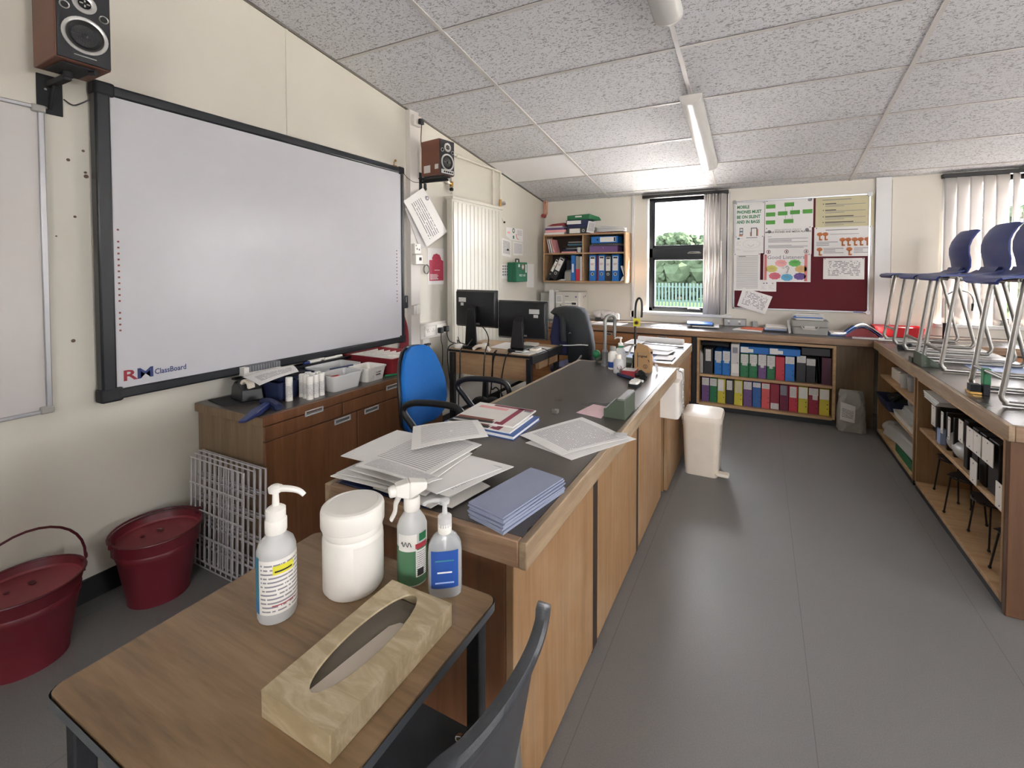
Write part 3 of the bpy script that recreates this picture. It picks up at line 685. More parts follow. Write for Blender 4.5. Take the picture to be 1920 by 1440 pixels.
part('logo', lg, t, smooth=False)
d = MB('rust')
for k in range(18):
    if k in (1, 13): continue
    zz = 1.505 - k*.0245; d.box((xf, .924, zz-.003), (xf+.0009, .931, zz+.004)); 
    d.box((xf, 2.535, zz+.02), (xf+.0009, 2.543, zz+.028)) if k > 0 else None
part('menu_icons', d, t)
tr = MB('black_plastic'); tr.box((WX+.03, 1.38, .782), (xf+.06, 2.06, .792)).box((xf+.055, 1.38, .782), (xf+.062, 2.06, .80)); part('pen_tray', tr, t, .002)
single('brass_hook', 'small brass fitting on the top right corner of the interactive board', 'hook', MB('brass').tube([(-2.40, 2.545, 2.094), (-2.40, 2.545, 2.125), (-2.40, 2.56, 2.135)], .004, 6).sphere((-2.40, 2.56, 2.138), .009, n=8).box((-2.405, 2.53, 2.092), (-2.385, 2.56, 2.099)))
# eraser and pens on the tray
e_ = thing('board_eraser', 'grey and white ribbed eraser block resting on the left end of the pen tray', 'eraser', (-2.35, 1.5, .80))
part('base', MB('white_plastic').box((-2.372, 1.40, .801), (-2.325, 1.60, .818)), e_, .003)
b = MB('board_grey')
for k in range(12): b.box((-2.37, 1.428+k*.0142, .818), (-2.327, 1.428+k*.0142+.0115, .848))
b.box((-2.372, 1.40, .818), (-2.325, 1.426, .845), 'white_plastic'); part('felt_block', b, e_, .001)
def pen(label, p0, p1, r, body, cap_, group=None):
    p0, p1 = Vector(p0), Vector(p1); t = thing('marker_pen', label, 'pen', tuple(p0), group)
    q = p0.lerp(p1, .68); part('barrel', MB(body).cyl(p0, q, r, n=12), t); part('cap', MB(cap_).cyl(q, p1, r*1.12, r*.95, n=12), t); return t
pen('blue capped white marker at the left of the pen tray', (-2.345, 1.86, .803), (-2.34, 1.745, .803), .0085, 'label_white', 'logo_blue')
pen('white marker lying behind the blue capped one on the pen tray', (-2.365, 1.79, .803), (-2.362, 1.90, .803), .0085, 'label_white', 'white_plastic')
pen('plain white marker at the right end of the pen tray', (-2.345, 1.89, .803), (-2.35, 2.02, .803), .009, 'white_plastic', 'label_white')
# small gloss whiteboard at the left edge
t = thing('whiteboard', 'glossy white dry-wipe board with thin metal frame at the left edge', 'whiteboard', (WX, -.1, .8))
part('writing_surface', MB('whiteboard_gloss').box((WX+.004, -1.0, .812), (WX+.018, .715, 1.94)), t)
b = MB('alu'); b.box((WX+.002, .712, .80), (WX+.026, .73, 1.95)); b.box((WX+.002, -1.0, 1.935), (WX+.026, .712, 1.95)); b.box((WX+.002, -1.0, .80), (WX+.026, .712, .814)); b.box((WX+.002, -1.01, .80), (WX+.026, -1.0, 1.95)); part('frame', b, t, .003)
for z in (1.925, .798): part('corner_cap', MB('grey_plastic').box((WX+.001, .695, z), (WX+.030, .734, z+.028)), t, .005)

# speakers
def speaker(label, loc, rz, panel):
    t = thing('loudspeaker', label, 'loudspeaker', loc, world=False, rotz=rz)     # local: front at +X, width along Y
    w_, d_, h_ = .148, .20, .262
    part('cabinet', MB('brown_vinyl').box((-d_, -w_/2, 0), (-.004, w_/2, h_)), t, .003)
    part('baffle', MB('speaker_front').box((-.004, -w_/2+.003, .003), (.006, w_/2-.003, h_-.003)), t, .002)
    def drv(y, z, r, cone_r, ringm='silver_ring', depth=.02):
        b = MB(ringm); n = 32
        def circ(x, rr): return [(x, y+rr*cos(2*pi*j/n), z+rr*sin(2*pi*j/n)) for j in range(n)]
        b.loft([circ(.006, r), circ(.011, r), circ(.011, cone_r+.004), circ(.008, cone_r)], cap=(1, 0)); return b, circ
    b, c_ = drv(0, .095, .063, .050); wf = part('woofer', b, t)
    q = MB('cone'); q.loft([c_(.0115, .051), c_(.0125, .046), c_(.009, .042), c_(-.002, .02), c_(-.0, .012)], cap=(0, 1)); part('cone', q, wf); part('dust_cap', MB('soft_black').sphere((-.001, 0, .095), .017, n=14, sc_=(.5, 1, 1)), wf)
    b, c_ = drv(0, .206, .033, .016); tw = part('tweeter', b, t)
    part('dome', MB('cone').loft([c_(.0115, .017), c_(.008, .015), c_(.012, .010), c_(.014, .003)], cap=(0, 1)).box((.0115, -.014, .204), (.0135, .014, .208), 'silver_ring').box((.0115, -.002, .194), (.0135, .002, .218), 'silver_ring'), tw)
    for s_ in (-1, 1):
        b, c_ = drv(s_*.052, .175 if s_ > 0 else .18, .0135, .0095); pt = part('port', b, t); part('port_hole', MB('cone').loft([c_(.0105, .010), c_(.0107, .001)], cap=(1, 1)), pt)
    if panel:
        pn = MB('silver_ring').box((.006, -.062, .008), (.009, .062, .038))
        for k in range(5): pn.cyl((.009, -.035+k*.02, .022), (.016, -.035+k*.02, .022), .006, n=10, mat='ink_black')
        part('control_panel', pn, t, .001)
        part('tape_patch', MB('sticker').box((-.17, -w_/2-.0012, .02), (-.10, -w_/2, .075)), t); part('tape_patch', MB('sticker').box((-.05, -w_/2-.0012, .04), (-.012, -w_/2, .075)), t)
    else: part('name_strip', MB('silver_ring').box((.006, -.03, .0215), (.0075, .03, .0245)), t)
    return t
speaker('brown loudspeaker on a black wall bracket above the left edge of the interactive board', (-2.145, .757, 2.066), -.02, False)
speaker('brown loudspeaker with control dials on a bracket beside the wall column', (-2.125, 2.808, 2.052), -.16, True)
def bracket(label, y, z, x1):
    t = thing('speaker_bracket', label, 'bracket', (WX, y, z))
    part('wall_plate', MB('soft_black').box((WX, y-.036, z), (WX+.006, y+.036, z+.145)), t, .002)
    part('arm', MB('soft_black').box((WX+.006, y-.01, z+.10), (x1-.12, y+.01, z+.12)).box((x1-.17, y-.045, z+.128), (x1-.03, y+.045, z+.134) ).cyl((x1-.12, y, z+.11), (x1-.12, y, z+.13), .014).tube([(WX+.006, y, z+.02), (WX+.05, y, z+.1)], .006), t)
    part('wing_bolt', MB('black_plastic').cyl((x1-.03, y+.03, z+.118), (x1-.01, y+.04, z+.118), .009), t)
    for zz in (z+.02, z+.09): part('screw', MB('steel').sphere((WX+.007, y-.012, zz), .0045, n=8), t)
bracket('black steel wall bracket under the loudspeaker above the board left edge', .752, 1.931, -2.145)
t = thing('speaker_bracket', 'black steel bracket under the loudspeaker beside the wall column', 'bracket', (WX, 2.865, 1.95))
part('wall_plate', MB('soft_black').box((WX, 2.845, 1.95), (WX+.008, 2.88, 2.11)), t); part('arm', MB('soft_black').box((WX+.006, 2.855, 2.025), (-2.16, 2.872, 2.04)).box((WX+.03, 2.79, 2.043), (-2.14, 2.87, 2.051)), t)
part('wing_bolt', MB('black_plastic').cyl((WX+.05, 2.864, 2.02), (WX+.05, 2.864, 1.985), .012, n=10).sphere((WX+.05, 2.864, 1.978), .015, n=10), t)
single('speaker_cable', 'thin black cable sagging from the left loudspeaker bracket to the board', 'cable', MB('black_plastic').tube([(WX+.006, .79, 2.0), (WX+.01, .815, 1.985), (WX+.012, .84, 2.0), (WX+.02, .872, 2.03)], .0025, 6, smooth=4))
single('speaker_cable', 'thin black cable looping from the board corner to the right loudspeaker', 'cable', MB('black_plastic').tube([(-2.39, 2.60, 2.094), (-2.39, 2.66, 2.04), (-2.38, 2.74, 2.01), (-2.36, 2.82, 2.03), (-2.33, 2.84, 2.08)], .0022, 6, smooth=4))
single('power_cable', 'black power cable from the high wall plug down to the loudspeaker', 'cable', MB('black_plastic').tube([(-2.335, 2.775, 2.455), (-2.34, 2.775, 2.40), (-2.345, 2.78, 2.30), (-2.37, 2.86, 2.15), (-2.34, 2.86, 2.08)], .0035, 6, smooth=4))
t = thing('wall_socket', 'single white wall socket with a black plug high on the column', 'socket', (-2.385, 2.76, 2.44))
part('faceplate', MB('trunking').box((-2.385, 2.715, 2.435), (-2.355, 2.799, 2.515)), t, .003); part('plug', MB('black_plastic').prism(rrect(-2.355, -2.325, 2.752, 2.798, .008), 2.452, 2.492, top=.9), t, .004)

# notices hung below the second speaker
def hung(name, label, c, w, h, rot, mat_, xoff, fn=None):
    m = MB(mat_); m.sheet(w, h, mat_, fn=fn or (lambda u, v: .008*sin(u*2.3)+.006*v*v), M=T((xoff, c[0], c[1])) @ R(pi/2, 'Z') @ R(pi/2, 'X') @ R(rot, 'Z'))
    return m
m = hung('', '', (2.872, 1.76), .40, .285, 0, 'print_few', 0)
# corners measured on the wall: a tilted landscape sheet
def quad_sheet(mat_, cs, th=.0006, bow=.006, n=8, nrm=(1, 0, 0)):
    """cs: bottom-left, bottom-right, top-right, top-left (as read)"""
    a, b_, c_, d_ = map(Vector, cs); nr = Vector(nrm); m = MB(mat_); vs = []; uv = []
    for k in (1, 0):
        for j in range(n+1):
            for i in range(n+1):
                u, v = i/n, j/n; p = a.lerp(b_, u).lerp(d_.lerp(c_, u), v)
                vs.append(p + nr*(bow*(sin(pi*u)*.6 + sin(pi*v)*.5) + th*k)); uv.append((u, 1-v))
    fs = []; A = (n+1)**2
    for j in range(n):
        for i in range(n):
            q = j*(n+1)+i; fs += [(q, q+1, q+n+2, q+n+1), (A+q, A+q+n+1, A+q+n+2, A+q+1)]
    rim = [i for i in range(n+1)] + [j*(n+1)+n for j in range(1, n+1)] + [n*(n+1)+i for i in range(n-1, -1, -1)] + [j*(n+1) for j in range(n-1, 0, -1)]
    for q, r_ in zip(rim, rim[1:]+rim[:1]): fs.append((q, A+q, A+r_, r_))
    m.add(vs, fs, mat_, uv); return m
xs = -2.375
m = quad_sheet('print_few', [(xs, 2.835, 1.985), (xs+.01, 2.613, 1.846), (xs+.02, 2.870, 1.49), (xs+.01, 3.12, 1.66)][::-1] and [(xs+.0, 2.613, 1.85), (xs+.01, 2.862, 1.52), (xs+.01, 3.125, 1.66), (xs, 2.835, 1.985)])
m.disc((xs+.014, 2.868, 1.905), .018, 'ink_grey', 12, 'x'); m.disc((xs+.0145, 2.868, 1.905), .009, 'paper', 12, 'x')
single('hanging_notice', 'tilted printed white notice hanging from the bracket in front of the column', 'notice', m)
m = quad_sheet('paper_grey', [(xs-.012, 2.64, 1.80), (xs-.008, 2.80, 1.50), (xs-.006, 2.868, 1.515), (xs-.008, 2.80, 1.83)])
single('hanging_notice', 'darker sheet hanging tilted behind the tilted white notice', 'notice', m)
# thermostats and control boxes on the trunking
t = thing('control_box', 'upper white thermostat box with two dials on the wall column', 'control box', (-2.385, 2.73, 1.46)); part('casing', MB('white_plastic').box((-2.385, 2.705, 1.462), (-2.35, 2.775, 1.54)), t, .004); part('dials', MB('ink_grey').disc((-2.3495, 2.73, 1.50), .008, axis='x').disc((-2.3495, 2.755, 1.495), .008, axis='x').box((-2.3498, 2.715, 1.52), (-2.349, 2.725, 1.53)), t)
t = thing('control_box', 'lower white control box with a small dark display on the wall column', 'control box', (-2.385, 2.76, 1.38)); part('casing', MB('white_plastic').box((-2.385, 2.715, 1.382), (-2.348, 2.795, 1.456)), t, .004); part('display', MB('ink_black').box((-2.348, 2.752, 1.412), (-2.3465, 2.777, 1.436)), t)
t = thing('wall_switch', 'small white switch box low on the column above the sockets', 'switch', (-2.385, 2.73, .99)); part('casing', MB('trunking').box((-2.385, 2.70, .995), (-2.355, 2.735, 1.07)).box((-2.385, 2.735, 1.0), (-2.352, 2.77, 1.075), 'white_plastic'), t, .003)
t = thing('cable_coil', 'small coil of thin white cable hanging beside the raspberry poster', 'cable', (WX+.01, 2.92, 1.34)); b = MB('grey_metal')
for k in range(3): b.tube([(WX+.012+k*.004, 2.915+(.036-k*.003)*cos(a*pi/8), 1.345+(.034+k*.002)*sin(a*pi/8)) for a in range(17)], .0022, 5)
part('coil', b, t); part('lead', MB('grey_metal').tube([(-2.36, 2.79, 1.40), (WX+.03, 2.84, 1.385), (WX+.015, 2.9, 1.38)], .0022, 5, smooth=3), t)
m = MB('paper'); m.sheet(.215, .30, 'paper', M=WALLM(WX+.002, 3.052, 1.37))
def bumpy(mb, cx_, cz_, ry, rz, mat_, x, n=26, amp=.08, k=7):
    mb.add([(x, cx_+ry*(1+amp*sin(k*a))*cos(a), cz_+rz*(1+amp*sin(k*a))*sin(a)) for a in [2*pi*j/n for j in range(n)]], [tuple(range(n))], mat_)
m.add([(WX+.0035, 2.965, 1.25), (WX+.0035, 3.15, 1.25), (WX+.0035, 3.15, 1.415), (WX+.0035, 3.11, 1.43), (WX+.0035, 2.965, 1.42)], [(0, 1, 2, 3, 4)], 'raspberry')
bumpy(m, 3.06, 1.43, .058, .045, 'raspberry', WX+.0037, n=40, amp=.05, k=9)
for k in range(4): m.box((WX+.004, 2.975, 1.262+k*.012), (WX+.0044, 3.08-.012*(k % 2), 1.268+k*.012), 'paper')
m.box((WX+.004, 3.03, 1.335), (WX+.0044, 3.10, 1.34), 'paper')
single('raspberry_poster', 'small white poster with a crimson raspberry picture beside the radiator', 'poster', m, smooth=False)
# black holder and red cloth by the board edge
t = thing('pen_holder', 'small black plastic holder fixed beside the right edge of the interactive board', 'holder', (WX, 2.63, 1.045))
part('body', MB('black_plastic').box((WX, 2.60, 1.05), (WX+.03, 2.683, 1.145)), t, .004); part('slots', MB('grey_plastic').box((WX+.030, 2.635, 1.095), (WX+.031, 2.642, 1.135)).box((WX+.030, 2.658, 1.095), (WX+.031, 2.665, 1.135)), t)
m = MB('cloth_red'); 
for k in range(5):
    a = 2.615+.012*k; m.tube([(WX+.022+.004*(k % 2), 2.612+.002*k, 1.04), (WX+.028+.006*(k % 2), a-.004+.006*k*.3, .90), (WX+.024, 2.605+.018*k, .735)], .0065, 6, smooth=4, r1=.011)
single('red_cloth', 'dark red folded cloth hanging below the black holder beside the board', 'cloth', m)

# radiator and pipework
t = thing('radiator', 'tall cream ribbed panel radiator on the left wall behind the monitors', 'radiator', (WX+.08, 3.53, .35)); b = MB('radiator')
b.box((WX+.055, 3.13, .35), (WX+.112, 3.955, 1.95)); part('back_panel', b, t, .006)
b = MB('radiator')
for k in range(13):
    a = 3.146+k*.0615; b.box((WX+.112, a, .37), (WX+.118, a+.0575, 1.915))
part('ribbed_front', b, t, .004)
part('top_grille', MB('radiator').box((WX+.05, 3.125, 1.935), (WX+.124, 3.96, 1.962)), t, .004)
for y in (3.25, 3.8): part('wall_bracket', MB('radiator').box((WX, y, .5), (WX+.056, y+.03, .6)).box((WX, y, 1.7), (WX+.056, y+.03, 1.8)), t)
t = thing('heating_pipes', 'cream painted heating pipes with valves above the radiator', 'pipes', (WX+.03, 3.6, 2.0)); x = WX+.03
part('flow_pipe', MB('pipe_paint').tube([(x, 3.0, 2.342), (x, 3.36, 2.342), (x, 4.055, 2.342)], .011, 10).tube([(x, 4.06, 2.345), (x, 4.06, 2.04)], .011, 10), t)
part('return_pipe', MB('pipe_paint').tube([(x, 3.92, 2.33), (x, 3.92, 1.96)], .013, 10).tube([(x, 3.235, 2.30), (x, 3.235, 2.0)], .010, 10).tube([(x, 3.235, 2.30), (x, 3.235, 2.34)], .01, 10), t)
part('coupling', MB('pipe_paint').cyl((x, 3.30, 2.342), (x, 3.36, 2.342), .018).sphere((x, 4.06, 2.336), .017), t)
v = part('valve', MB('brass').cyl((x, 3.235, 2.055), (x, 3.235, 2.10), .016).cyl((x, 3.235, 2.08), (x+.0, 3.17, 2.088), .012), t); part('valve_knob', MB('black_plastic').sphere((x, 3.235, 2.035), .019), v); part('lockshield', MB('white_plastic').cyl((x, 3.20, 2.085), (x, 3.165, 2.09), .014), v)
v = part('valve', MB('brass').cyl((x, 4.06, 1.99), (x, 4.06, 2.06), .014), t); part('valve_knob', MB('chrome').cyl((x, 4.085, 2.02), (x+.02, 4.115, 2.03), .02), v)
t = thing('heating_pipes', 'copper pipes with a red valve in the back left corner below the ceiling', 'pipes', (WX+.05, 5.1, 2.0)); 
part('copper_pipe', MB('copper').tube([(WX+.03, 5.12, 2.185), (WX+.03, 5.12, 1.99)], .010, 8).tube([(WX+.065, 5.12, 2.19), (WX+.065, 5.12, 2.03), (WX+.04, 5.12, 1.99)], .010, 8), t)
part('down_pipe', MB('grey_plastic').tube([(WX+.03, 5.12, 1.99), (WX+.03, 5.12, .77)], .010, 8), t)
v = part('valve', MB('copper').sphere((WX+.045, 5.10, 2.0), .024), t); part('valve_knob', MB('dark_red').cyl((WX+.04, 5.09, 2.0), (WX+.04, 5.055, 2.0), .022, n=10), v)
single('chain_sensor', 'thin white lead with a small dark sensor hanging on the wall right of the radiator', 'sensor', MB('pipe_paint').tube([(WX+.004, 4.02, 1.96), (WX+.006, 4.09, 1.93), (WX+.006, 4.14, 1.87), (WX+.008, 4.17, 1.845)], .002, 5, smooth=4).sphere((WX+.012, 4.175, 1.84), .011, 'ink_black', 10))
# first aid corner
m = quad_sheet('paper', [(WX+.002, 4.33, 1.665), (WX+.002, 4.61, 1.655), (WX+.002, 4.605, 1.80), (WX+.002, 4.22, 1.795)], bow=.001)
m.add([(WX+.004, 4.225, 1.795), (WX+.004, 4.33, 1.79), (WX+.004, 4.33, 1.66), (WX+.004, 4.225, 1.70)], [(0, 3, 2, 1)], 'paper')
m.disc((WX+.0048, 4.385, 1.768), .028, 'first_aid_green', axis='x'); m.disc((WX+.005, 4.385, 1.768), .015, 'paper', axis='x'); m.box((WX+.0045, 4.37, 1.68), (WX+.005, 4.40, 1.715), 'first_aid_green')
m.box((WX+.0045, 4.25, 1.73), (WX+.005, 4.31, 1.75), 'pk'); m.tube([(WX+.006, 4.44, 1.735), (WX+.006, 4.46, 1.69), (WX+.006, 4.50, 1.68)], .004, 6, 'salmon', smooth=3)
for k in range(5): m.box((WX+.0045, 4.47, 1.775-k*.012), (WX+.005, 4.58, 1.778-k*.012), 'ink_grey')
single('first_aid_notice', 'upper white notice with green and red symbols above the first aid box', 'notice', m)
m = quad_sheet('print_b', [(WX+.003, 4.135, 1.49), (WX+.003, 4.33, 1.475), (WX+.003, 4.33, 1.655), (WX+.003, 4.135, 1.675)], bow=.001); m.box((WX+.0045, 4.235, 1.545), (WX+.006, 4.28, 1.565), 'ink_black')
single('wall_notice', 'pale sheet with a small black tag on the wall left above the first aid box', 'notice', m)
single('wall_notice', 'faint printed sheet on the wall right above the first aid box', 'notice', quad_sheet('print_c', [(WX+.002, 4.38, 1.50), (WX+.002, 4.605, 1.505), (WX+.002, 4.605, 1.645), (WX+.002, 4.38, 1.65)], bow=.001))
m = quad_sheet('paper', [(WX+.002, 4.13, 1.25), (WX+.002, 4.32, 1.24), (WX+.002, 4.32, 1.405), (WX+.002, 4.13, 1.40)], bow=.001)
for i in range(3):
    for j in range(4): m.box((WX+.0033, 4.145+i*.045, 1.28+j*.03), (WX+.0038, 4.175+i*.045, 1.298+j*.03), 'ink_grey')
single('icon_sheet', 'white sheet of small dark pictures left of the first aid box', 'notice', m)
single('wall_notice', 'plain pale sheet on the wall right of the first aid box', 'notice', quad_sheet('paper', [(WX+.002, 4.70, 1.14), (WX+.002, 4.885, 1.13), (WX+.002, 4.895, 1.41), (WX+.002, 4.71, 1.41)], bow=.001))
t = thing('first_aid_box', 'green plastic first aid box with black handle fixed to the left wall', 'first aid box', (WX+.06, 4.37, 1.21))
part('case', MB('first_aid_green').box((WX+.004, 4.245, 1.212), (WX+.06, 4.495, 1.42)).box((WX+.062, 4.243, 1.21), (WX+.118, 4.497, 1.422)), t, .008)
part('handle', MB('black_plastic').tube([(WX+.06, 4.33, 1.422), (WX+.06, 4.335, 1.455), (WX+.06, 4.40, 1.455), (WX+.06, 4.405, 1.422)], .007, 8), t)
lb = MB('paper'); x = WX+.1185; lb.box((x, 4.285, 1.37), (x+.001, 4.315, 1.40)); lb.disc((x+.001, 4.385, 1.372), .03, 'salmon', axis='x'); lb.box((x+.0012, 4.377, 1.352), (x+.002, 4.393, 1.392)); lb.box((x+.0012, 4.365, 1.364), (x+.002, 4.405, 1.38)); lb.box((x, 4.445, 1.31), (x+.001, 4.475, 1.40))
lb.text('FIRST AID', .034, 'paper', WALLM(x+.001, 4.375, 1.28), bold=.0006); part('lettering', lb, t, smooth=False)
# sockets and trunking over the desk
t = thing('socket_trunking', 'white wall trunking with a row of sockets left of the monitors', 'sockets', (WX, 3.0, .78))
part('trunking', MB('trunking').box((WX, 2.805, .79), (WX+.05, 3.12, .915)).box((WX, 2.85, .68), (WX+.03, 2.93, .79)), t, .002)
for a in (2.845, 2.985): 
    f_ = part('faceplate', MB('white_plastic').box((WX+.05, a, .81), (WX+.060, a+.13, .89)), t, .002)
    k = MB('ink_grey')
    for dy in (.032, .098):
        for dd in (-.009, .009): k.box((WX+.060, a+dy+dd-.003, .842), (WX+.0605, a+dy+dd+.003, .849))
        k.box((WX+.060, a+dy-.002, .856), (WX+.0605, a+dy+.002, .865))
    part('pin_holes', k, f_)
def plug(label, x, y, z, cable):
    t = thing('power_plug', label, 'plug', (x, y, z)); part('body', MB('black_plastic').prism(rrect(x, x+.035, y-.022, y+.022, .008), z-.024, z+.022), t, .005); part('cable', MB('black_plastic').tube(cable, .0035, 6, smooth=5), t)
x = WX+.061
plug('left black plug in the wall sockets beside the monitor', x, 3.015, .845, [(x+.02, 3.015, .82), (x+.02, 3.015, .76), (x+.03, 3.02, .70), (x+.02, 3.03, .55), (x+.01, 3.03, .45)])
plug('right black plug in the wall sockets beside the monitor', x, 3.085, .850, [(x+.02, 3.085, .83), (x+.03, 3.09, .78), (x+.05, 3.10, .74), (x+.1, 3.12, .726)])
t = thing('power_plug', 'flat black plug low on the wall with a trailing cable behind the blue chair', 'plug', (WX+.03, 2.88, .74)); part('body', MB('black_plastic').box((WX+.03, 2.855, .735), (WX+.06, 2.915, .752)), t, .005)
part('cable', MB('black_plastic').tube([(WX+.045, 2.87, .735), (WX+.05, 2.872, .66), (WX+.05, 2.88, .55)], .003, 6, smooth=4).tube([(WX+.045, 2.905, .735), (WX+.05, 2.91, .68), (WX+.055, 2.935, .60), (WX+.06, 2.96, .50), (WX+.06, 2.96, .30)], .004, 6, smooth=4).cyl((WX+.05, 2.91, .69), (WX+.052, 2.917, .655), .009, n=8), t)
t = thing('plug_adapter', 'white round adapter with tangled leads at the left end of the desk', 'adapter', (-2.15, 2.96, .72)); part('body', MB('white_plastic').lathe([(.0, .721), (.032, .721), (.036, .735), (.03, .75), (.0, .754)], (-2.15, 2.98, 0), 18, cap=(0, 0)), t)
part('leads', MB('black_plastic').tube([(-2.16, 2.99, .745), (-2.19, 3.02, .775), (-2.2, 3.08, .74), (-2.14, 3.1, .728)], .004, 6, smooth=4).tube([(-2.15, 3.0, .75), (-2.17, 3.0, .80), (-2.2, 3.05, .78), (-2.22, 3.1, .73)], .0035, 6, smooth=4), t)

# ================================================================= files
def boxfile(label, x0, x1, z0, h, matn, lab=None, y=4.65, d=.27, group=None, holes=True, kind='box_file', cat='box file'):
    """upright card file, spine toward the room; lab = list of label rectangles (fractions u0,u1,v0,v1)"""
    w_ = x1-x0-.003; t = thing(kind, label, cat, (x0+w_/2, y, z0), group)
    b = MB(matn).box((x0, y, z0), (x0+w_, y+d, z0+h)); 
    part('case', b, t, .002)
    if lab:
        for i, (u0, u1, v0, v1, *mm) in enumerate(lab):
            part('spine_label', quad_sheet(mm[0] if mm else 'print_label', [(x0+w_*u0, y-.001, z0+h*v0), (x0+w_*u1, y-.001, z0+h*v0), (x0+w_*u1, y-.001, z0+h*v1), (x0+w_*u0, y-.001, z0+h*v1)], bow=0, n=2, nrm=(0, -1, 0)), t)
    if holes:
        q = MB('ink_black'); q.disc((x0+w_*.8, y-.0008, z0+h*.42), .0045, n=10, axis='y').disc((x0+w_*.8, y-.0008, z0+h*.25), .0045, n=10, axis='y'); part('finger_holes', q, t)
    return t
L1 = [(.08, .95, .60, .98), (.25, .85, .50, .6)]; L2 = [(.05, .95, .68, .98)]; L3 = [(.02, .98, .55, .98), (.3, .7, .45, .55)]
bot = [(-.499, -.428, 'f_purple', L2, 'purple'), (-.427, -.358, 'f_green', L2, 'green'), (-.357, -.285, 'f_yellow', [(.05, .8, .5, .98, 'label_white')], 'yellow'), (-.283, -.213, 'f_black', [(.1, .8, .58, .96)], 'black'),
       (-.211, -.137, 'f_yellow', [(.1, .9, .5, .97, 'olive_paper')], 'olive yellow'), (-.133, -.058, 'f_purple', L2, 'dark purple'), (-.056, .016, 'f_mid', [(.05, .95, .8, .98)], 'mid blue'),
       (.018, .088, 'f_coral', [(.05, .95, .78, .98)], 'coral red'), (.089, .163, 'f_crimson', [(.05, .95, .02, .25)], 'crimson'), (.165, .236, 'f_maroon', [(.05, .8, .6, .98, 'ink_grey')], 'dark maroon'),
       (.237, .308, 'f_red', [(.1, .85, .55, .96, 'print_label')], 'bright red'), (.309, .386, 'f_yellow', [(.05, .95, .55, .98, 'label_white')], 'golden yellow'), (.388, .466, 'f_crimson', [(.02, .95, .72, .98), (.4, .9, .55, .72)], 'red'), (.469, .546, 'f_yellow', [(.02, .95, .6, .98, 'label_white')], 'lemon yellow')]
wh = ['leftmost', 'second from the left', 'third from the left', 'fourth from the left', 'fifth from the left', 'sixth from the left', 'seventh from the left', 'seventh from the right', 'sixth from the right', 'fifth from the right', 'fourth from the right', 'third from the right', 'second from the right', 'rightmost']
for k, (a, b_, m_, lb, nm) in enumerate(bot):
    boxfile('%s box file, %s on the bottom shelf of the low bookcase' % (nm, wh[k]), a, b_, .075, .232, m_, lb, group='box files on the bottom shelf of the low bookcase')
top = [(-.482, -.40, 'f_black', [(.2, .8, .5, .95)], .245, 'black'), (-.387, -.319, 'f_blue', L1, .225, 'blue'), (-.318, -.246, 'f_blue', L1, .230, 'blue'), (-.163, -.089, 'f_green', L1, .216, 'green'), (-.088, -.016, 'f_green', L1, .218, 'green'),
       (-.013, .057, 'f_purple', L3, .222, 'purple'), (.059, .127, 'f_green', L3, .218, 'green'), (.129, .203, 'f_red', None, .21, 'plain red'), (.204, .28, 'f_blue', [(.02, .98, .7, .98)], .222, 'blue'), (.292, .366, 'f_black', [(.05, 1, .74, 1.0)], .235, 'black'), (.367, .438, 'f_black', [(.02, 1, .7, .96)], .222, 'black'), (.482, .556, 'f_plum', None, .232, 'plain plum')]
wt_ = ['at the left end', 'left of the leftmost blue pair', 'right of the leftmost blue pair', 'next to the tall grey arch file', 'just left of the purple one', 'between two green ones', 'just right of the purple one', 'without a label', 'just right of the plain red one', 'left of the labelled black pair', 'right of the labelled black pair', 'at the right end']
for k, (a, b_, m_, lb, h, nm) in enumerate(top):
    boxfile('%s box file %s, bookcase upper shelf' % (nm, wt_[k]), a, b_, .346, h, m_, lb, group='box files on the upper shelf of the low bookcase')
t = boxfile('tall grey marbled arch file standing on the upper shelf of the low bookcase', -.243, -.169, .346, .30, 'paper_grey', [(.1, .9, .1, .38, 'label_white'), (.2, .8, .72, .9, 'ink_grey')], kind='arch_file', cat='file')
for lb, a, b_, z in (('blue box file lying flat above the green files in the low bookcase', -.165, .085, .566), ('blue box file lying flat above the red file in the low bookcase', .075, .32, .572)):
    t = thing('box_file', lb, 'box file', ((a+b_)/2, 4.66, z)); z2 = z+.062
    part('case', MB('f_blue').box((a, 4.645 if a > 0 else 4.665, z+.002), (b_, 4.92, z2)), t, .002)
    yy = 4.644 if a > 0 else 4.664
    part('spine_label', MB('label_white').box((a+.005, yy-.001, z+.006), (a+.07, yy, z2-.004)).box((a+.07, yy-.001, z+.01), (a+.11, yy, z2-.02)), t)
m = MB('soft_black'); m.tube([(-.50, 4.72, .625), (-.40, 4.70, .63), (-.27, 4.72, .62)], .038, 10, smooth=4, flat=.6)
single('black_bag', 'folded black cloth bag squashed on top of the files in the low bookcase', 'bag', m)
single('binder', 'black binder lying flat at the top right inside the low bookcase', 'binder', MB('f_black').box((.33, 4.66, .588), (.545, 4.9, .655)), bevel=.004)
single('binder', 'thin dark binder leaning between black and plum files in the low bookcase', 'binder', MB('soft_black').add([(.445,4.66,.346),(.46,4.66,.346),(.475,4.66,.346),(.445,4.66,.57),(.458,4.66,.57)], [(0,2,4,3)]).loft([[(.452,4.66,.346),(.470,4.66,.346),(.470,4.9,.346),(.452,4.9,.346)],[(.443,4.66,.565),(.455,4.66,.565),(.455,4.9,.565),(.443,4.9,.565)]]))
m = MB('paper_grey')
for k in range(4): m.box((-.517+k*.007, 4.66, .346), (-.512+k*.007, 4.88, .56-.01*k))
single('papers', 'few thin magazines standing at the left end of the upper shelf of the low bookcase', 'magazines', m)

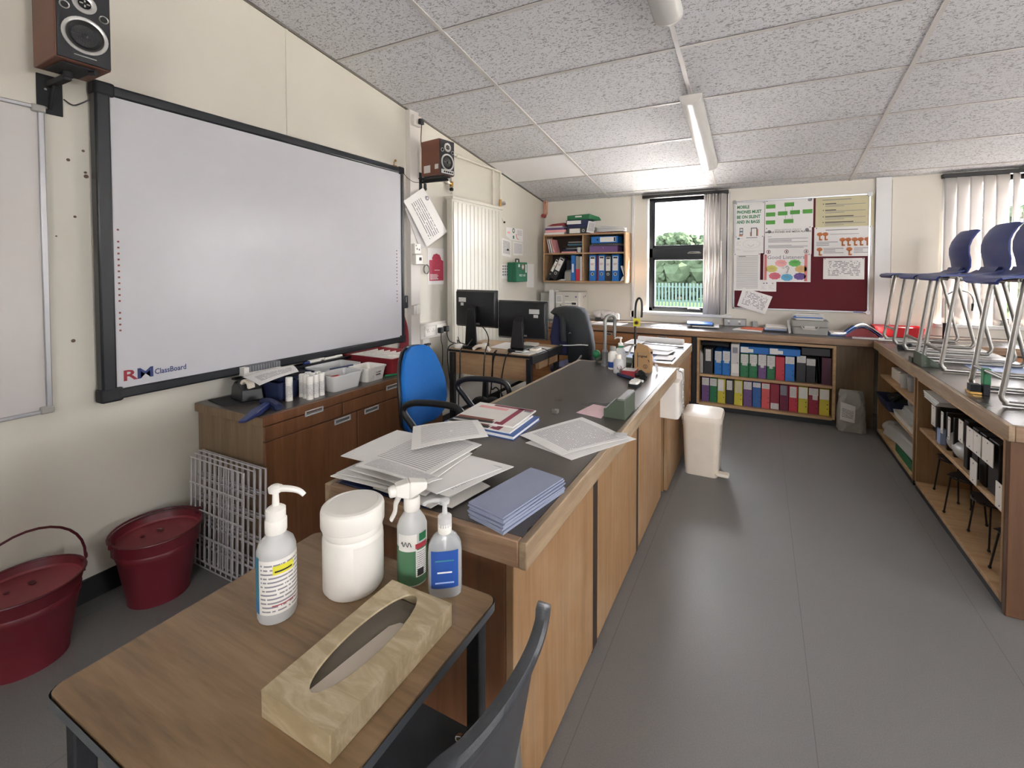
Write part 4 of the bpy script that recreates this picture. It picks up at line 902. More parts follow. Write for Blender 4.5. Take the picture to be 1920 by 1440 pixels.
def arch(label, x0, z0, w_, h, matn, tilt=0, y=4.975, group=None, d=.20):
    """lever arch file, local origin at the bottom left of its spine"""
    t = thing('arch_file', label, 'file', (x0, y, z0), group, world=False)
    t.rotation_euler = (0, tilt, 0); t.location.z += w_*sin(tilt)
    part('case', MB(matn).box((0, 0, 0), (w_, d, h)), t, .002)
    part('spine_label', MB('label_white').box((w_*.12, -.0012, h*.40), (w_*.88, 0, h*.94)), t)
    part('label_print', MB('ink_black').box((w_*.2, -.002, h*.86), (w_*.8, -.001, h*.92)).box((w_*.22, -.002, h*.66), (w_*.75, -.001, h*.675), 'label_red').box((w_*.22, -.002, h*.62), (w_*.65, -.001, h*.633), 'label_red'), t)
    r = part('finger_ring', MB('steel').lathe([(w_*.24, -.0), (w_*.24, .003), (w_*.13, .003), (w_*.13, 0)], (0, 0, 0), 18, cap=(0, 0)), t)
    r.data.transform(T((w_*.5, -.001, h*.27)) @ R(pi/2, 'X')); 
    part('ring_hole', MB('ink_black').disc((w_*.5, -.0015, h*.27), w_*.13, n=14, axis='y'), t)
    return t
g_ = 'lever arch files on the wall shelf'
arch('blue lever arch file at the left of the upright files, lower right of wall shelf', -1.762, 1.214, .078, .295, 'f_blue', group=g_)
arch('blue lever arch file in the middle of the upright files, lower right of wall shelf', -1.652, 1.214, .074, .298, 'f_blue', group=g_)
arch('black lever arch file between two blue ones on the wall shelf', -1.573, 1.214, .068, .288, 'f_black', group=g_)
arch('blue lever arch file at the right of the upright files, lower right of wall shelf', -1.496, 1.214, .080, .296, 'f_blue', group=g_)
single('folder', 'thin plum folder squeezed between the first two blue files on the wall shelf', 'folder', MB('f_maroon').box((-1.682, 4.985, 1.214), (-1.655, 5.17, 1.50)), bevel=.002)
single('papers', 'white curled papers leaning at the right end of the lower right compartment', 'papers', MB('paper').add([(-1.345,4.97,1.225),(-1.395,4.97,1.213),(-1.40,4.97,1.214),(-1.355,4.97,1.27),(-1.385,4.97,1.38),(-1.405,4.97,1.38),(-1.368,4.97,1.27)],[(0,3,6,2,1)]).loft([[(-1.40,4.985,1.214),(-1.393,4.985,1.214),(-1.393,5.16,1.214),(-1.40,5.16,1.214)],[(-1.362,4.985,1.27),(-1.356,4.985,1.27),(-1.356,5.16,1.27),(-1.362,5.16,1.27)],[(-1.40,4.985,1.385),(-1.38,4.985,1.385),(-1.38,5.16,1.385),(-1.40,5.16,1.385)]]))
arch('black lever arch file leaning over at the left of the lower left compartment', -2.306, 1.214, .040, .285, 'f_black', .50)
arch('wide black lever arch file with white label leaning in the lower left compartment', -2.250, 1.214, .075, .29, 'f_black', .46)
single('folder', 'bright blue ring binder standing in the lower left compartment of the wall shelf', 'folder', MB('f_blue').box((-1.985, 4.975, 1.214), (-1.935, 5.17, 1.51)).box((-1.975, 4.974, 1.31), (-1.952, 4.975, 1.41), 'label_white'), bevel=.002)
single('folder', 'tall grey folder with red band beside the blue binder on the wall shelf', 'folder', MB('grey_plastic').box((-1.93, 4.98, 1.214), (-1.90, 5.17, 1.50)).box((-1.898, 4.98, 1.214), (-1.88, 5.17, 1.49)).box((-1.93, 4.977, 1.214), (-1.88, 4.98, 1.35), 'f_red'), bevel=.001)
single('folder', 'thin white folder against the divider in the lower left compartment', 'folder', MB('paper').box((-1.874, 4.975, 1.214), (-1.852, 5.17, 1.495)), bevel=.001)
t = thing('magazine_file', 'grey plastic magazine holder filled with dark booklets on the wall shelf', 'magazine file', (-2.03, 5.05, 1.214)); 
part('holder', MB('grey_plastic').add([(-2.07,4.98,1.214),(-1.99,4.98,1.214),(-1.99,5.17,1.214),(-2.07,5.17,1.214),(-2.07,4.98,1.31),(-1.99,4.98,1.32),(-1.99,5.17,1.44),(-2.07,5.17,1.43)], [(0,3,2,1),(4,5,6,7),(0,1,5,4),(1,2,6,5),(2,3,7,6),(3,0,4,7)]), t, .002); part('booklets', MB('soft_black').box((-2.062, 5.02, 1.25), (-1.998, 5.16, 1.455)), t)
m = MB('paper_grey')
for k in range(3): m.box((-2.16+k*.02, 4.98-.002*k, 1.2135+k*.006), (-2.07+.01*k, 5.12, 1.2185+k*.006))
single('papers', 'small pile of papers lying under the leaning black files', 'papers', m)
# upper compartments
for k in range(4):
    o = single('booklet', ['thin brown booklet', 'thin grey booklet', 'thin pale booklet', 'thin pink booklet'][k] + ' leaning in the upper left compartment of the wall shelf', 'booklet', MB(['rust', 'paper_grey', 'paper', 'pk'][k]).loft([[(-2.30+k*.03, 4.985, 1.5405), (-2.29+k*.03, 4.985, 1.5405), (-2.29+k*.03, 5.16, 1.5405), (-2.30+k*.03, 5.16, 1.5405)], [(-2.315+k*.024-.012*(k > 0), 4.985, 1.705), (-2.305+k*.024-.012*(k > 0), 4.985, 1.705), (-2.305+k*.024-.012*(k > 0), 5.16, 1.705), (-2.315+k*.024-.012*(k > 0), 5.16, 1.705)]]))
dv = MB('f_black')
zz = 1.56
single('book', 'pink paperback lying at the bottom of the upper left compartment', 'book', MB('pk').box((-2.11, 4.98, 1.5405), (-1.92, 5.15, 1.555)), bevel=.001)
for k, (a, b_, m_) in enumerate([(-2.08, -1.92, 'soft_black'), (-2.10, -1.95, 'f_navy'), (-2.06, -1.88, 'grey_metal'), (-2.09, -1.93, 'soft_black'), (-2.03, -1.86, 'f_black'), (-2.04, -1.85, 'teal'), (-2.035, -1.85, 'f_black'), (-2.03, -1.86, 'grey_metal')]):
    single('dvd_case', 'thin dark disc case in the flat stack in the upper left compartment', 'disc case', MB(m_).box((a, 4.99+.004*(k % 3), 1.5555+k*.0145), (b_, 5.12, 1.5685+k*.0145)), group='disc cases stacked in the upper left compartment', bevel=.001)
single('plastic_cup', 'small clear plastic cup standing in the upper left compartment front', 'cup', MB('frosted').lathe([(.022, 1.5405), (.028, 1.60), (.029, 1.60), (.026, 1.598), (.021, 1.545)], (-1.885, 4.975, 0), 16))
t = thing('arch_file', 'blue lever arch file lying on its side on top of papers in the wall shelf', 'file', (-1.58, 5.06, 1.645)); part('case', MB('f_blue').box((-1.74, 4.975, 1.644), (-1.43, 5.17, 1.718)), t, .002)
part('spine_label', MB('label_white').box((-1.635, 4.974, 1.655), (-1.455, 4.975, 1.71)).box((-1.475, 4.9735, 1.66), (-1.458, 4.974, 1.705), 'ink_black'), t); part('finger_ring', MB('ink_black').disc((-1.665, 4.9742, 1.682), .011, axis='y'), t)
for k in range(4): single('papers', 'loose white papers between the blue file and the purple box on the wall shelf', 'papers', quad_sheet('paper', [(-1.765+.01*k, 4.972, 1.615+.006*k), (-1.40-.012*k, 4.972, 1.615+.006*k), (-1.41, 5.17, 1.618+.006*k), (-1.75, 5.17, 1.618+.006*k)], nrm=(0, 0, 1), bow=.003), group='loose papers under the flat blue file')
single('purple_box', 'purple box file lying flat in the upper right compartment of the wall shelf', 'box file', MB('f_purple').box((-1.76, 4.97, 1.5405), (-1.43, 5.17, 1.61)).sphere((-1.595, 4.969, 1.59), .006, 'steel', 8), bevel=.002)
# on top of the wall shelf
zt = 1.7575
def slab(name, label, cat, x0, x1, z0, z1, m_, y0=4.965, y1=5.17, **k): return single(name, label, cat, MB(m_).box((x0, y0, z0), (x1, y1, z1)), bevel=.0015, **k)
slab('papers', 'white papers at the bottom of the left pile on top of the wall shelf', 'papers', -2.325, -2.07, zt, zt+.025, 'paper')
slab('folder', 'pink folder in the left pile on top of the wall shelf', 'folder', -2.31, -2.05, zt+.0255, zt+.055, 'pk'); slab('folder', 'lilac folder in the left pile on top of the wall shelf', 'folder', -2.315, -2.07, zt+.0555, zt+.08, 'f_purple')
slab('papers', 'grey papers under the dark red folder on top of the wall shelf', 'papers', -2.305, -2.09, zt+.0805, zt+.10, 'paper_grey'); 
single('folder', 'dark red folder on the very top of the left pile on the wall shelf', 'folder', MB('dark_red').loft([[(-2.29, 4.965, zt+.101), (-2.06, 4.965, zt+.101), (-2.06, 5.15, zt+.101), (-2.29, 5.15, zt+.101)], [(-2.22, 4.965, zt+.125), (-2.07, 4.965, zt+.135), (-2.07, 5.15, zt+.135), (-2.22, 5.15, zt+.125)]]), bevel=.001)
for z_, m_, lb, a in ((0, 'f_black', 'black arch file with white label, bottom of the middle pile on the wall shelf', -2.036), (.069, 'f_navy', 'navy arch file second from the bottom of the middle pile on the wall shelf', -2.03), (.104, 'f_black', 'dark navy arch file with long white label under the green one', -2.044)):
    h = {0: .068, .069: .034, .104: .056}[z_]; t = thing('arch_file', lb, 'file', (a+.14, 5.06, zt+z_)); part('case', MB('f_navy' if z_ else m_).box((a, 4.962, zt+z_), (a+.27, 5.17, zt+z_+h)), t, .002)
    if h > .04: part('spine_label', MB('label_white').box((a+.01 if z_ else a+.035, 4.961, zt+z_+.008), (a+.185 if z_ else a+.165, 4.962, zt+z_+h-.008)), t); 
    if not z_: part('finger_ring', MB('steel').disc((a+.205, 4.9612, zt+.034), .017, axis='y').disc((a+.205, 4.961, zt+.034), .009, 'ink_black', axis='y'), t)
t = thing('arch_file', 'green lever arch file topping the middle pile on the wall shelf', 'file', (-1.88, 5.06, zt+.161)); part('case', MB('f_green').loft([[(-2.03, 4.96, zt+.161), (-1.76, 4.96, zt+.161), (-1.68, 5.16, zt+.161), (-2.0, 5.17, zt+.161)], [(-2.03, 4.96, zt+.212), (-1.755, 4.96, zt+.222), (-1.70, 5.15, zt+.20), (-2.0, 5.17, zt+.21)]]), t, .003); part('spine_label', MB('label_white').box((-1.93, 4.9585, zt+.188), (-1.85, 4.9595, zt+.205)), t)
single('booklet', 'white booklet propped against the middle pile on the wall shelf', 'booklet', MB('print_b').sheet(.09, .13, 'print_b', M=T((-1.735, 4.957, zt+.068)) @ R(pi/2, 'X') @ R(-.2, 'Z')))
single('folder', 'flat red folder under the grey paper pile on the wall shelf', 'folder', MB('dark_red').box((-1.755, 4.965, zt), (-1.51, 5.17, zt+.008)), bevel=.001)
for k in range(7):
    single('papers', 'bent grey and white papers heaped at the right end of the wall shelf top', 'papers', quad_sheet('paper' if k % 3 else 'paper_grey', [(-1.66-.012*(k % 2), 4.962, zt+.0095+k*.011), (-1.36+.01*(k % 3), 4.962, zt+.0095+k*.0065), (-1.37, 5.15, zt+.0095+k*.007), (-1.66, 5.15, zt+.0095+k*.012)], th=.006, bow=.004, nrm=(0, 0, 1)), group='papers at the right end of the wall shelf top')

# ================================================================= bench top by the back wall
zb = .7602
t = thing('lab_machine', 'cream boxy lab machine with a row of dials on the back worktop', 'machine', (-1.97, 5.02, zb))
part('cabinet', MB('machine').box((-2.15, 4.90, zb+.012), (-1.86, 5.18, zb+.325)), t, .006)
c_ = part('control_panel', MB('white_plastic').box((-2.03, 4.895, zb+.172), (-1.885, 4.90, zb+.218)), t, .002)
part('display', MB('ink_black').box((-1.945, 4.893, zb+.18), (-1.892, 4.895, zb+.205)), c_); q = MB('ink_grey')
for k in range(4): q.cyl((-2.015+k*.02, 4.895, zb+.193), (-2.015+k*.02, 4.888, zb+.193), .006, n=10)
part('dials', q, c_); part('notice', quad_sheet('print_b', [(-2.145, 4.898, zb+.195), (-2.065, 4.898, zb+.195), (-2.065, 4.898, zb+.285), (-2.145, 4.898, zb+.285)], bow=0, nrm=(0, -1, 0), n=2), t)
part('badge', MB('ink_black').box((-2.03, 4.8985, zb+.27), (-1.985, 4.90, zb+.277)).box((-1.905, 4.8985, zb+.262), (-1.885, 4.90, zb+.278), 'pu'), t); part('door_knob', MB('ink_black').sphere((-2.085, 4.895, zb+.17), .007, n=8), t)
part('foot', MB('ink_black').box((-2.13, 4.92, zb), (-1.88, 5.15, zb+.012)), t); part('side_vents', MB('ink_black').box((-1.8605, 5.05, zb+.25), (-1.859, 5.06, zb+.275)).disc((-1.859, 5.11, zb+.27), .011, axis='x'), t)
single('grey_box', 'tall grey metal box at the left end of the back worktop', 'box', MB('grey_plastic').box((-2.36, 4.93, zb), (-2.25, 5.17, zb+.31)), bevel=.004)
single('white_card', 'white card standing between the grey box and the cream machine', 'card', MB('paper').box((-2.235, 4.90, zb), (-2.175, 5.05, zb+.345)), bevel=.002)
m = MB('bag_plastic'); rr = random.Random(9)
for k in range(7):
    c0 = (-1.60+rr.uniform(-.09, .12), 5.05+rr.uniform(-.05, .05), zb+.045+rr.uniform(0, .045)); bmx = bmesh.new(); bmesh.ops.create_icosphere(bmx, subdivisions=2, radius=.055)
    m.add([Vector(c0)+Vector((v.co.x*rr.uniform(.9, 1.3), v.co.y, max(v.co.z, -.04)*.8))*(1+rr.uniform(-.2, .2)) for v in bmx.verts], [tuple(v.index for v in f.verts) for f in bmx.faces]); bmx.free()
single('plastic_bag', 'crumpled clear plastic bag on the back worktop under the wall shelf', 'bag', m, smooth=False)
t = thing('plastic_tray', 'white tray of papers on the back worktop beside the jacket', 'tray', (-1.79, 4.77, zb)); part('tray', MB('white_plastic').box((-1.87, 4.68, zb), (-1.72, 4.84, zb+.07)), t, .004); part('papers', quad_sheet('paper', [(-1.885, 4.68, zb+.075), (-1.72, 4.67, zb+.075), (-1.70, 4.86, zb+.08), (-1.88, 4.88, zb+.08)], nrm=(0, 0, 1), bow=.006), t)
single('stapler', 'small black stapler lying on the sunny back worktop', 'stapler', MB('black_plastic').box((-1.68, 4.93, zb), (-1.60, 4.96, zb+.02)).box((-1.68, 4.932, zb+.022), (-1.615, 4.958, zb+.04)).box((-1.68, 4.935, zb+.01), (-1.66, 4.955, zb+.03)), bevel=.003)
single('stapler', 'flat black tool beside the clear bag on the back worktop', 'tool', MB('black_plastic').box((-1.57, 4.90, zb), (-1.44, 4.93, zb+.015)), bevel=.003)
single('papers', 'large white sheet lying flat in the sun on the back worktop', 'papers', quad_sheet('paper', [(-1.62, 4.62, zb), (-1.30, 4.62, zb), (-1.28, 4.86, zb), (-1.60, 4.86, zb)], nrm=(0, 0, 1), bow=.002, th=.004))
single('papers', 'white sheet lying on the back worktop below the left window', 'papers', quad_sheet('paper', [(-1.02, 4.75, zb), (-.80, 4.70, zb), (-.73, 4.95, zb), (-.96, 4.98, zb)], nrm=(0, 0, 1), bow=.002, th=.003))
t = thing('wall_socket', 'white wall socket left of the window above the back worktop', 'socket', (-1.30, BY-.01, .80)); part('faceplate', MB('white_plastic').box((-1.345, BY-.02, .80), (-1.25, BY-.008, .875)), t, .002)
single('pipe_boxing', 'slim white vertical pipe casing left of the window', 'casing', MB('upvc').box((-1.32, BY-.028, .88), (-1.285, BY-.0205, 2.15)), bevel=.002) if 0 else None
# blue folders by the window
for k, (a, b_, m_, lb) in enumerate([(-.60, -.38, 'f_black', 'black folder at the bottom of the blue folder pile'), (-.61, -.36, 'paper', 'white papers inside the blue folder pile'), (-.63, -.41, 'f_black', 'second black folder in the blue folder pile'), (-.66, -.42, 'blue_folder', 'bright blue folder on top of the pile by the left window')]):
    single('folder', lb + (' on the back worktop' if k < 3 else ''), 'folder', MB(m_).add([(a,4.79,zb+k*.011),(b_,4.80,zb+k*.011),(b_-.02,5.03,zb+k*.011),(a-.03,5.02,zb+k*.011),(a,4.79,zb+k*.011+.0105),(b_,4.80,zb+k*.011+.0105),(b_-.02,5.03,zb+k*.011+.0105),(a-.03,5.02,zb+k*.011+.0105)],[(0,3,2,1),(4,5,6,7),(0,1,5,4),(1,2,6,5),(2,3,7,6),(3,0,4,7)]), bevel=.001)
t = thing('bench_socket', 'double metal socket box on the back worktop below the notice board', 'socket', (-.25, 5.17, zb)); part('box', MB('grey_plastic').box((-.34, 5.12, zb), (-.13, 5.195, zb+.075)), t, .003)
part('faceplate', MB('alu').box((-.335, 5.114, zb+.008), (-.135, 5.12, zb+.07)), t, .001); q = MB('white_plastic')
for xx in (-.29, -.19): q.box((xx-.014, 5.11, zb+.045), (xx+.008, 5.114, zb+.062)); q.box((xx-.01, 5.111, zb+.02), (xx+.01, 5.114, zb+.035), 'ink_grey')
part('switches', q, t)
def flatp(name, label, cat, cs, m_, z, th=.003, bow=.002, **k): return single(name, label, cat, quad_sheet(m_, [(x, y, z) for x, y in cs], nrm=(0, 0, 1), bow=bow, th=th), **k)
flatp('papers', 'white papers under the orange folder on the back worktop', 'papers', [(-.24, 4.80), (.01, 4.74), (.03, 4.90), (-.19, 4.96)], 'paper', zb, .008)
flatp('folder', 'orange folder lying on white papers on the back worktop', 'folder', [(-.17, 4.83), (.02, 4.78), (.04, 4.95), (-.13, 4.99)], 'orange_card', zb+.0125, .006)
m = MB('clear_plastic'); m.lathe([(.022, zb), (.026, zb+.06), (.024, zb+.06), (.02, zb+.003)], (-.05, 5.12, 0), 14); single('plastic_cup', 'small clear plastic cup behind the orange folder by the wall', 'cup', m)
for k, (m_, lb) in enumerate([('f_black', 'black folder at the bottom of the pile left of the grey case'), ('pale_blue', 'pale blue folder in the pile left of the grey case'), ('paper_grey', 'grey papers in the pile left of the grey case'), ('paper', 'white papers on top of the pile left of the grey case')]):
    flatp('folder', lb, 'folder', [(.03+.006*k, 4.83), (.22, 4.82-.004*k), (.215, 5.02), (.02+.008*k, 5.04)], m_, zb+.013*k, .009)
t = thing('equipment_case', 'grey plastic carrying case with clasp handle on the back worktop', 'case', (.40, 4.86, zb)); b = MB('grey_plastic')
b.prism(rrect(.265, .535, 4.75, 4.98, .02), zb, zb+.065, top=1.02); part('base_shell', b, t, .004)
part('lid', MB('grey_plastic').prism(rrect(.255, .545, 4.742, 4.985, .02), zb+.068, zb+.125, top=.98), t, .005)
part('handle', MB('machine').tube([(.33, 4.744, zb+.075), (.345, 4.738, zb+.05), (.45, 4.738, zb+.05), (.465, 4.744, zb+.075)], .006, 8).box((.355, 4.738, zb+.058), (.435, 4.744, zb+.078), 'paper_grey'), t)
for k in range(6):
    flatp('papers', 'mixed papers stacked untidily on the grey carrying case', 'papers', [(.29-.012*(k % 3), 4.77+.01*(k % 2)), (.50+.012*(k % 2), 4.76+.012*k), (.49, 4.96), (.27+.01*k, 4.97)], ['paper', 'paper_grey', 'blue_folder', 'paper', 'paper_grey', 'print_b'][k], zb+.128+.0085*k, .006, group='papers on top of the grey case')
single('white_envelope', 'white bent sheet standing against the left side of the grey case', 'paper', quad_sheet('paper', [(.235, 4.74, zb+.003), (.255, 4.80, zb+.003), (.248, 4.84, zb+.12), (.222, 4.80, zb+.115)], nrm=(-1, 0, 0), bow=.004))
# the arched books with a red folder beneath
def wave(label, m_, x0, x1, y0, y1, fn, th=.004):
    m = MB(m_); n = 18; vs = []
    for k in (0, 1):
        for i in range(n+1):
            u = i/n; x = x0+(x1-x0)*u; z = fn(u)+th*k
            vs += [(x, y0, z), (x, y1, z)]
    fs = []; A = 2*(n+1)
    for i in range(n): q = 2*i; fs += [(q, q+1, q+3, q+2), (A+q, A+q+2, A+q+3, A+q+1), (q, q+2, A+q+2, A+q), (q+1, A+q+1, A+q+3, q+3)]
    fs += [(0, A, A+1, 1), (2*n, 2*n+1, A+2*n+1, A+2*n)]
    m.add(vs, fs); return single('booklet', label, 'booklet', m)
arc = lambda u: zb + .002 + .085*max(0, sin(pi*min(1, max(0, (u-.28)/.72))))**1.3
wave('arched blue booklet bulging over the red folder at the bench corner', 'book_blue', .545, .93, 4.76, 4.98, arc, .006)
wave('arched white booklet lying over the blue one at the bench corner', 'paper', .56, .95, 4.78, 5.0, lambda u: arc(u)+.007, .010)
m = MB('dark_red'); n = 10; P = [(.66+.25*i/n, zb+.0+.078*sin(pi*i/n)) for i in range(n+1)]
m.loft([[(x, 4.77, z) for x, z in P], [(x, 4.96, z) for x, z in P]]); single('folder', 'dark red folder bulging under the arched booklets at the bench corner', 'folder', m)
t = thing('red_tray', 'bright red plastic tray on the back worktop behind the blue chairs', 'tray', (1.07, 5.0, zb)); b = MB('red_plastic'); o1 = rrect(.90, 1.25, 4.90, 5.12, .02); 
b.loft([[(x, y, zb) for x, y in rrect(.915, 1.235, 4.915, 5.105, .02)], [(x, y, zb+.085) for x, y in o1], [(x, y, zb+.085) for x, y in rrect(.907, 1.243, 4.907, 5.113, .018)], [(x, y, zb+.01) for x, y in rrect(.92, 1.23, 4.92, 5.10, .018)]]); part('tray', b, t, .002)
part('papers', MB('paper').box((.93, 4.93, zb+.03), (1.2, 5.09, zb+.07)), t)
# papers round the bench junction
for k, (cs, m_, lb) in enumerate([([(.70, 4.66), (.98, 4.62), (1.0, 4.83), (.72, 4.86)], 'paper', 'white papers lying where the right bench meets the back worktop'), ([(.86, 4.58), (1.20, 4.585), (1.22, 4.74), (.9, 4.76)], 'print_a', 'printed papers beside the feet of the farthest blue chair'), ([(1.0, 4.40), (1.40, 4.42), (1.42, 4.57), (1.02, 4.56)], 'paper', 'white paper lying under the farthest blue chair'), ([(.98, 4.02), (1.43, 4.05), (1.44, 4.36), (1.0, 4.3)], 'paper', 'large white paper under the second blue chair'), ([(1.10, 3.40), (1.44, 3.45), (1.45, 3.84), (1.12, 3.80)], 'pale_blue', 'pale glossy sheet lying under the third blue chair')]):
    flatp('papers', lb, 'papers', cs, m_, zb+(.0045 if k == 1 else 0), .002, .001)
single('black_clamp', 'small black clamp lying beside the front feet of the second blue chair', 'clamp', MB('soft_black').box((.905, 4.16, zb), (.945, 4.20, zb+.03)).cyl((.93, 4.19, zb+.02), (.98, 4.22, zb+.03), .008).sphere((.985, 4.222, zb+.028), .014, n=8).box((.90, 4.15, zb), (.95, 4.165, zb+.012)), bevel=.002)

# ================================================================= notice board
t = thing('notice_board', 'aluminium framed maroon felt notice board on the back wall', 'notice board', (.32, BY-.01, .94)); x0, x1, z0, z1 = -.26, .90, .937, 2.048
part('felt', MB('maroon_felt').box((x0+.012, BY-.018, z0+.012), (x1-.012, BY-.002, z1-.012)), t)
b = MB('alu'); 
for a, c_ in (((x0, BY-.026, z0), (x0+.016, BY-.001, z1)), ((x1-.016, BY-.026, z0), (x1, BY-.001, z1)), ((x0, BY-.026, z0), (x1, BY-.001, z0+.016)), ((x0, BY-.026, z1-.016), (x1, BY-.001, z1))): b.box(a, c_)
part('frame', b, t, .002); part('corner_cap', MB('grey_metal').cyl((x1-.008, BY-.032, z1-.008), (x1-.008, BY-.001, z1-.008), .022), t); part('corner_cap', MB('grey_metal').cyl((x0+.008, BY-.032, z1-.008), (x0+.008, BY-.001, z1-.008), .018), t)
part('corner_cap', MB('alu').cyl((x1-.008, BY-.032, z0+.008), (x1-.008, BY-.001, z0+.008), .020), t); part('maker_mark', MB('label_blue').box((.78, BY-.027, z0+.004), (.86, BY-.026, z0+.012)), t)
def bx(X, Y):    # pixels of the notice-board close-up -> wall x,z (measured once)
    return (-.2525 + (X-105)/(1520-105)*1.152, 2.032 - (Y-(150-(X-105)*.045))/(1310+ (X-105)*.028-(150-(X-105)*.045))*1.085)
yN = BY-.020
class Poster:
    def __init__(s, name, label, X0, X1, Ya, Yb, m_, lay=0, cat='poster', tilt=None):
        (s.x0, s.z1), (s.x1, s.z0) = bx(X0, Ya), bx(X1, Yb); s.y = yN - .0016*lay; s.m = MB(m_); s.name, s.label, s.cat = name, label, cat
        s.m.sheet(s.x1-s.x0, s.z1-s.z0, m_, th=.0008, nx=2, ny=2, M=BACKM((s.x0+s.x1)/2, s.y, (s.z0+s.z1)/2)); s.y -= .0012
    def p(s, u, v): return (s.x0+(s.x1-s.x0)*u, s.z1-(s.z1-s.z0)*v)
    def rect(s, u0, v0, u1, v1, m_, d=0):
        a, b_ = s.p(u0, v0), s.p(u1, v1); s.m.box((a[0], s.y-.0004-d, b_[1]), (b_[0], s.y-d, a[1]), m_); return s
    def oval(s, u, v, ru, rv, m_, amp=0, k=8, n=24, d=0):
        c_ = s.p(u, v); w_, h_ = s.x1-s.x0, s.z1-s.z0
        s.m.add([(c_[0]+w_*ru*(1+amp*sin(k*a))*cos(a), s.y-.0004-d, c_[1]+h_*rv*(1+amp*sin(k*a))*sin(a)) for a in [2*pi*j/n for j in range(n)]], [tuple(range(n))], m_); return s
    def txt(s, body, u, v, size, m_, align='CENTER', sx_=1, bold=0, d=0): c_ = s.p(u, v); s.m.text(body, size, m_, BACKM(c_[0], s.y-.0006-d, c_[1]), align, .0001, bold, sx_); return s
    def lines(s, u0, u1, v0, v1, n, m_='ink_grey', w_=.35, seed=1):
        r_ = random.Random(seed); h_ = (v1-v0)/n
        for i in range(n):
            if r_.random() < .12: continue
            s.rect(u0, v0+h_*i, u1-(u1-u0)*r_.choice([0, 0, .1, .4]), v0+h_*(i+w_), m_)
        return s
    def pins(s):
        for u, v in ((.04, .03), (.96, .03)): c_ = s.p(u, v); s.m.sphere((c_[0], s.y-.003, c_[1]), .0045, 'ink_black', 6)
        return s
    def done(s): return single(s.name, s.label, s.cat, s.m, smooth=False)
p = Poster('poster', 'white poster reading mobile phones must be on silent and in bags', 112, 445, 150, 522, 'paper')
for i, q in enumerate(['MOBILE', 'PHONES MUST', 'BE ON SILENT', 'AND IN BAGS']): p.txt(q, .06, .14+.143*i, .044, 'poster_green', 'LEFT', sx_=.78, bold=.0016)
p.rect(.16, .74, .28, .94, 'ink_black').rect(.175, .76, .265, .92, 'print_label', .0003).rect(.17, .82, .27, .86, 'teal', .0006).rect(.14, .93, .27, 1.0, 'skin_print'); p.rect(.55, .74, .76, 1.0, 'ink_black').rect(.575, .76, .735, .98, 'paper', .0003).rect(.76, .78, .80, .99, 'skin_print').rect(.52, .86, .55, .99, 'skin_print'); p.pins().done()
p = Poster('poster', 'white poster with green boxes joined in a flow chart', 450, 962, 130, 425, 'paper', 1)
for u, v in ((.12, .22), (.51, .18), (.12, .50), (.375, .48), (.63, .46), (.885, .45), (.12, .78), (.5, .76)): p.rect(u-.1, v-.07, u+.1, v+.07, 'chart_green')
for u0, v0, u1, v1 in ((.22, .49, .275, .495), (.475, .47, .53, .475), (.73, .455, .785, .46), (.43, .25, .435, .41), (.57, .25, .575, .39), (.43, .55, .435, .69), (.57, .53, .575, .69)): p.rect(u0, v0, u1, v1, 'ink_grey')
p.oval(.93, .06, .045, .05, 'ink_grey'); p.pins().done()
p = Poster('poster', 'white school policy notice about mobile phones and media players', 450, 950, 428, 718, 'paper', 2)
p.txt('HIGH SCHOOL POLICY', .5, .10, .022, 'ink_grey').txt('MOBILE PHONES AND MEDIA PLAYERS', .5, .175, .023, 'ink_black', bold=.0004); p.oval(.1, .15, .04, .06, 'ink_grey').oval(.9, .12, .04, .06, 'ink_grey'); p.lines(.07, .15, .33, .37, 1).lines(.08, .92, .41, .78, 9, 'ink_grey', .4)
for u in (.09, .48, .89): p.oval(u, .9, .045, .075, 'logo_red').oval(u, .9, .034, .056, 'paper', d=.0003).rect(u-.01, .86, u+.012, .94, 'ink_black', .0006)
p.pins().done()
p = Poster('poster', 'colourful good listeners poster with an ear and speech clouds', 440, 945, 718, 1025, 'paper', 3)
p.rect(.02, .02, .075, .94, 'salmon').rect(.87, .02, .93, .97, 'salmon'); p.txt('Good Listeners', .48, .12, .052, 'ink_grey', bold=.0003)
for u, v, m_ in ((.38, .33, 'pk'), (.67, .33, 'gr'), (.18, .53, 'yl'), (.80, .54, 'or'), (.25, .79, 'rd'), (.51, .84, 'bl'), (.78, .80, 'pu')): p.oval(u, v, .125, .125, m_, .06, 9, 36).lines(u-.06, u+.07, v-.06, v+.04, 3, 'ink_grey', .25, 5)
cc = p.p(.51, .56); 
p.m.tube([(cc[0]-.014, p.y-.003, cc[1]+.018), (cc[0], p.y-.003, cc[1]+.035), (cc[0]+.016, p.y-.003, cc[1]+.018), (cc[0]+.010, p.y-.003, cc[1]-.004), (cc[0]+.004, p.y-.003, cc[1]-.028), (cc[0]-.008, p.y-.003, cc[1]-.022)], .0018, 5, 'ink_black', smooth=4).tube([(cc[0]-.005, p.y-.003, cc[1]+.015), (cc[0]+.006, p.y-.003, cc[1]+.014), (cc[0], p.y-.003, cc[1]-.006)], .0014, 5, 'ink_black', smooth=3)
for k in range(3): p.m.tube([(cc[0]-.03-.008*k, p.y-.003, cc[1]+.03-.004*k), (cc[0]-.022-.008*k, p.y-.003, cc[1]+.008)], .001, 4, 'ink_grey')
p.pins().done()
p = Poster('notice', 'faint white diagram sheet below the mobile phone poster', 112, 440, 522, 706, 'paper', 4, 'notice')
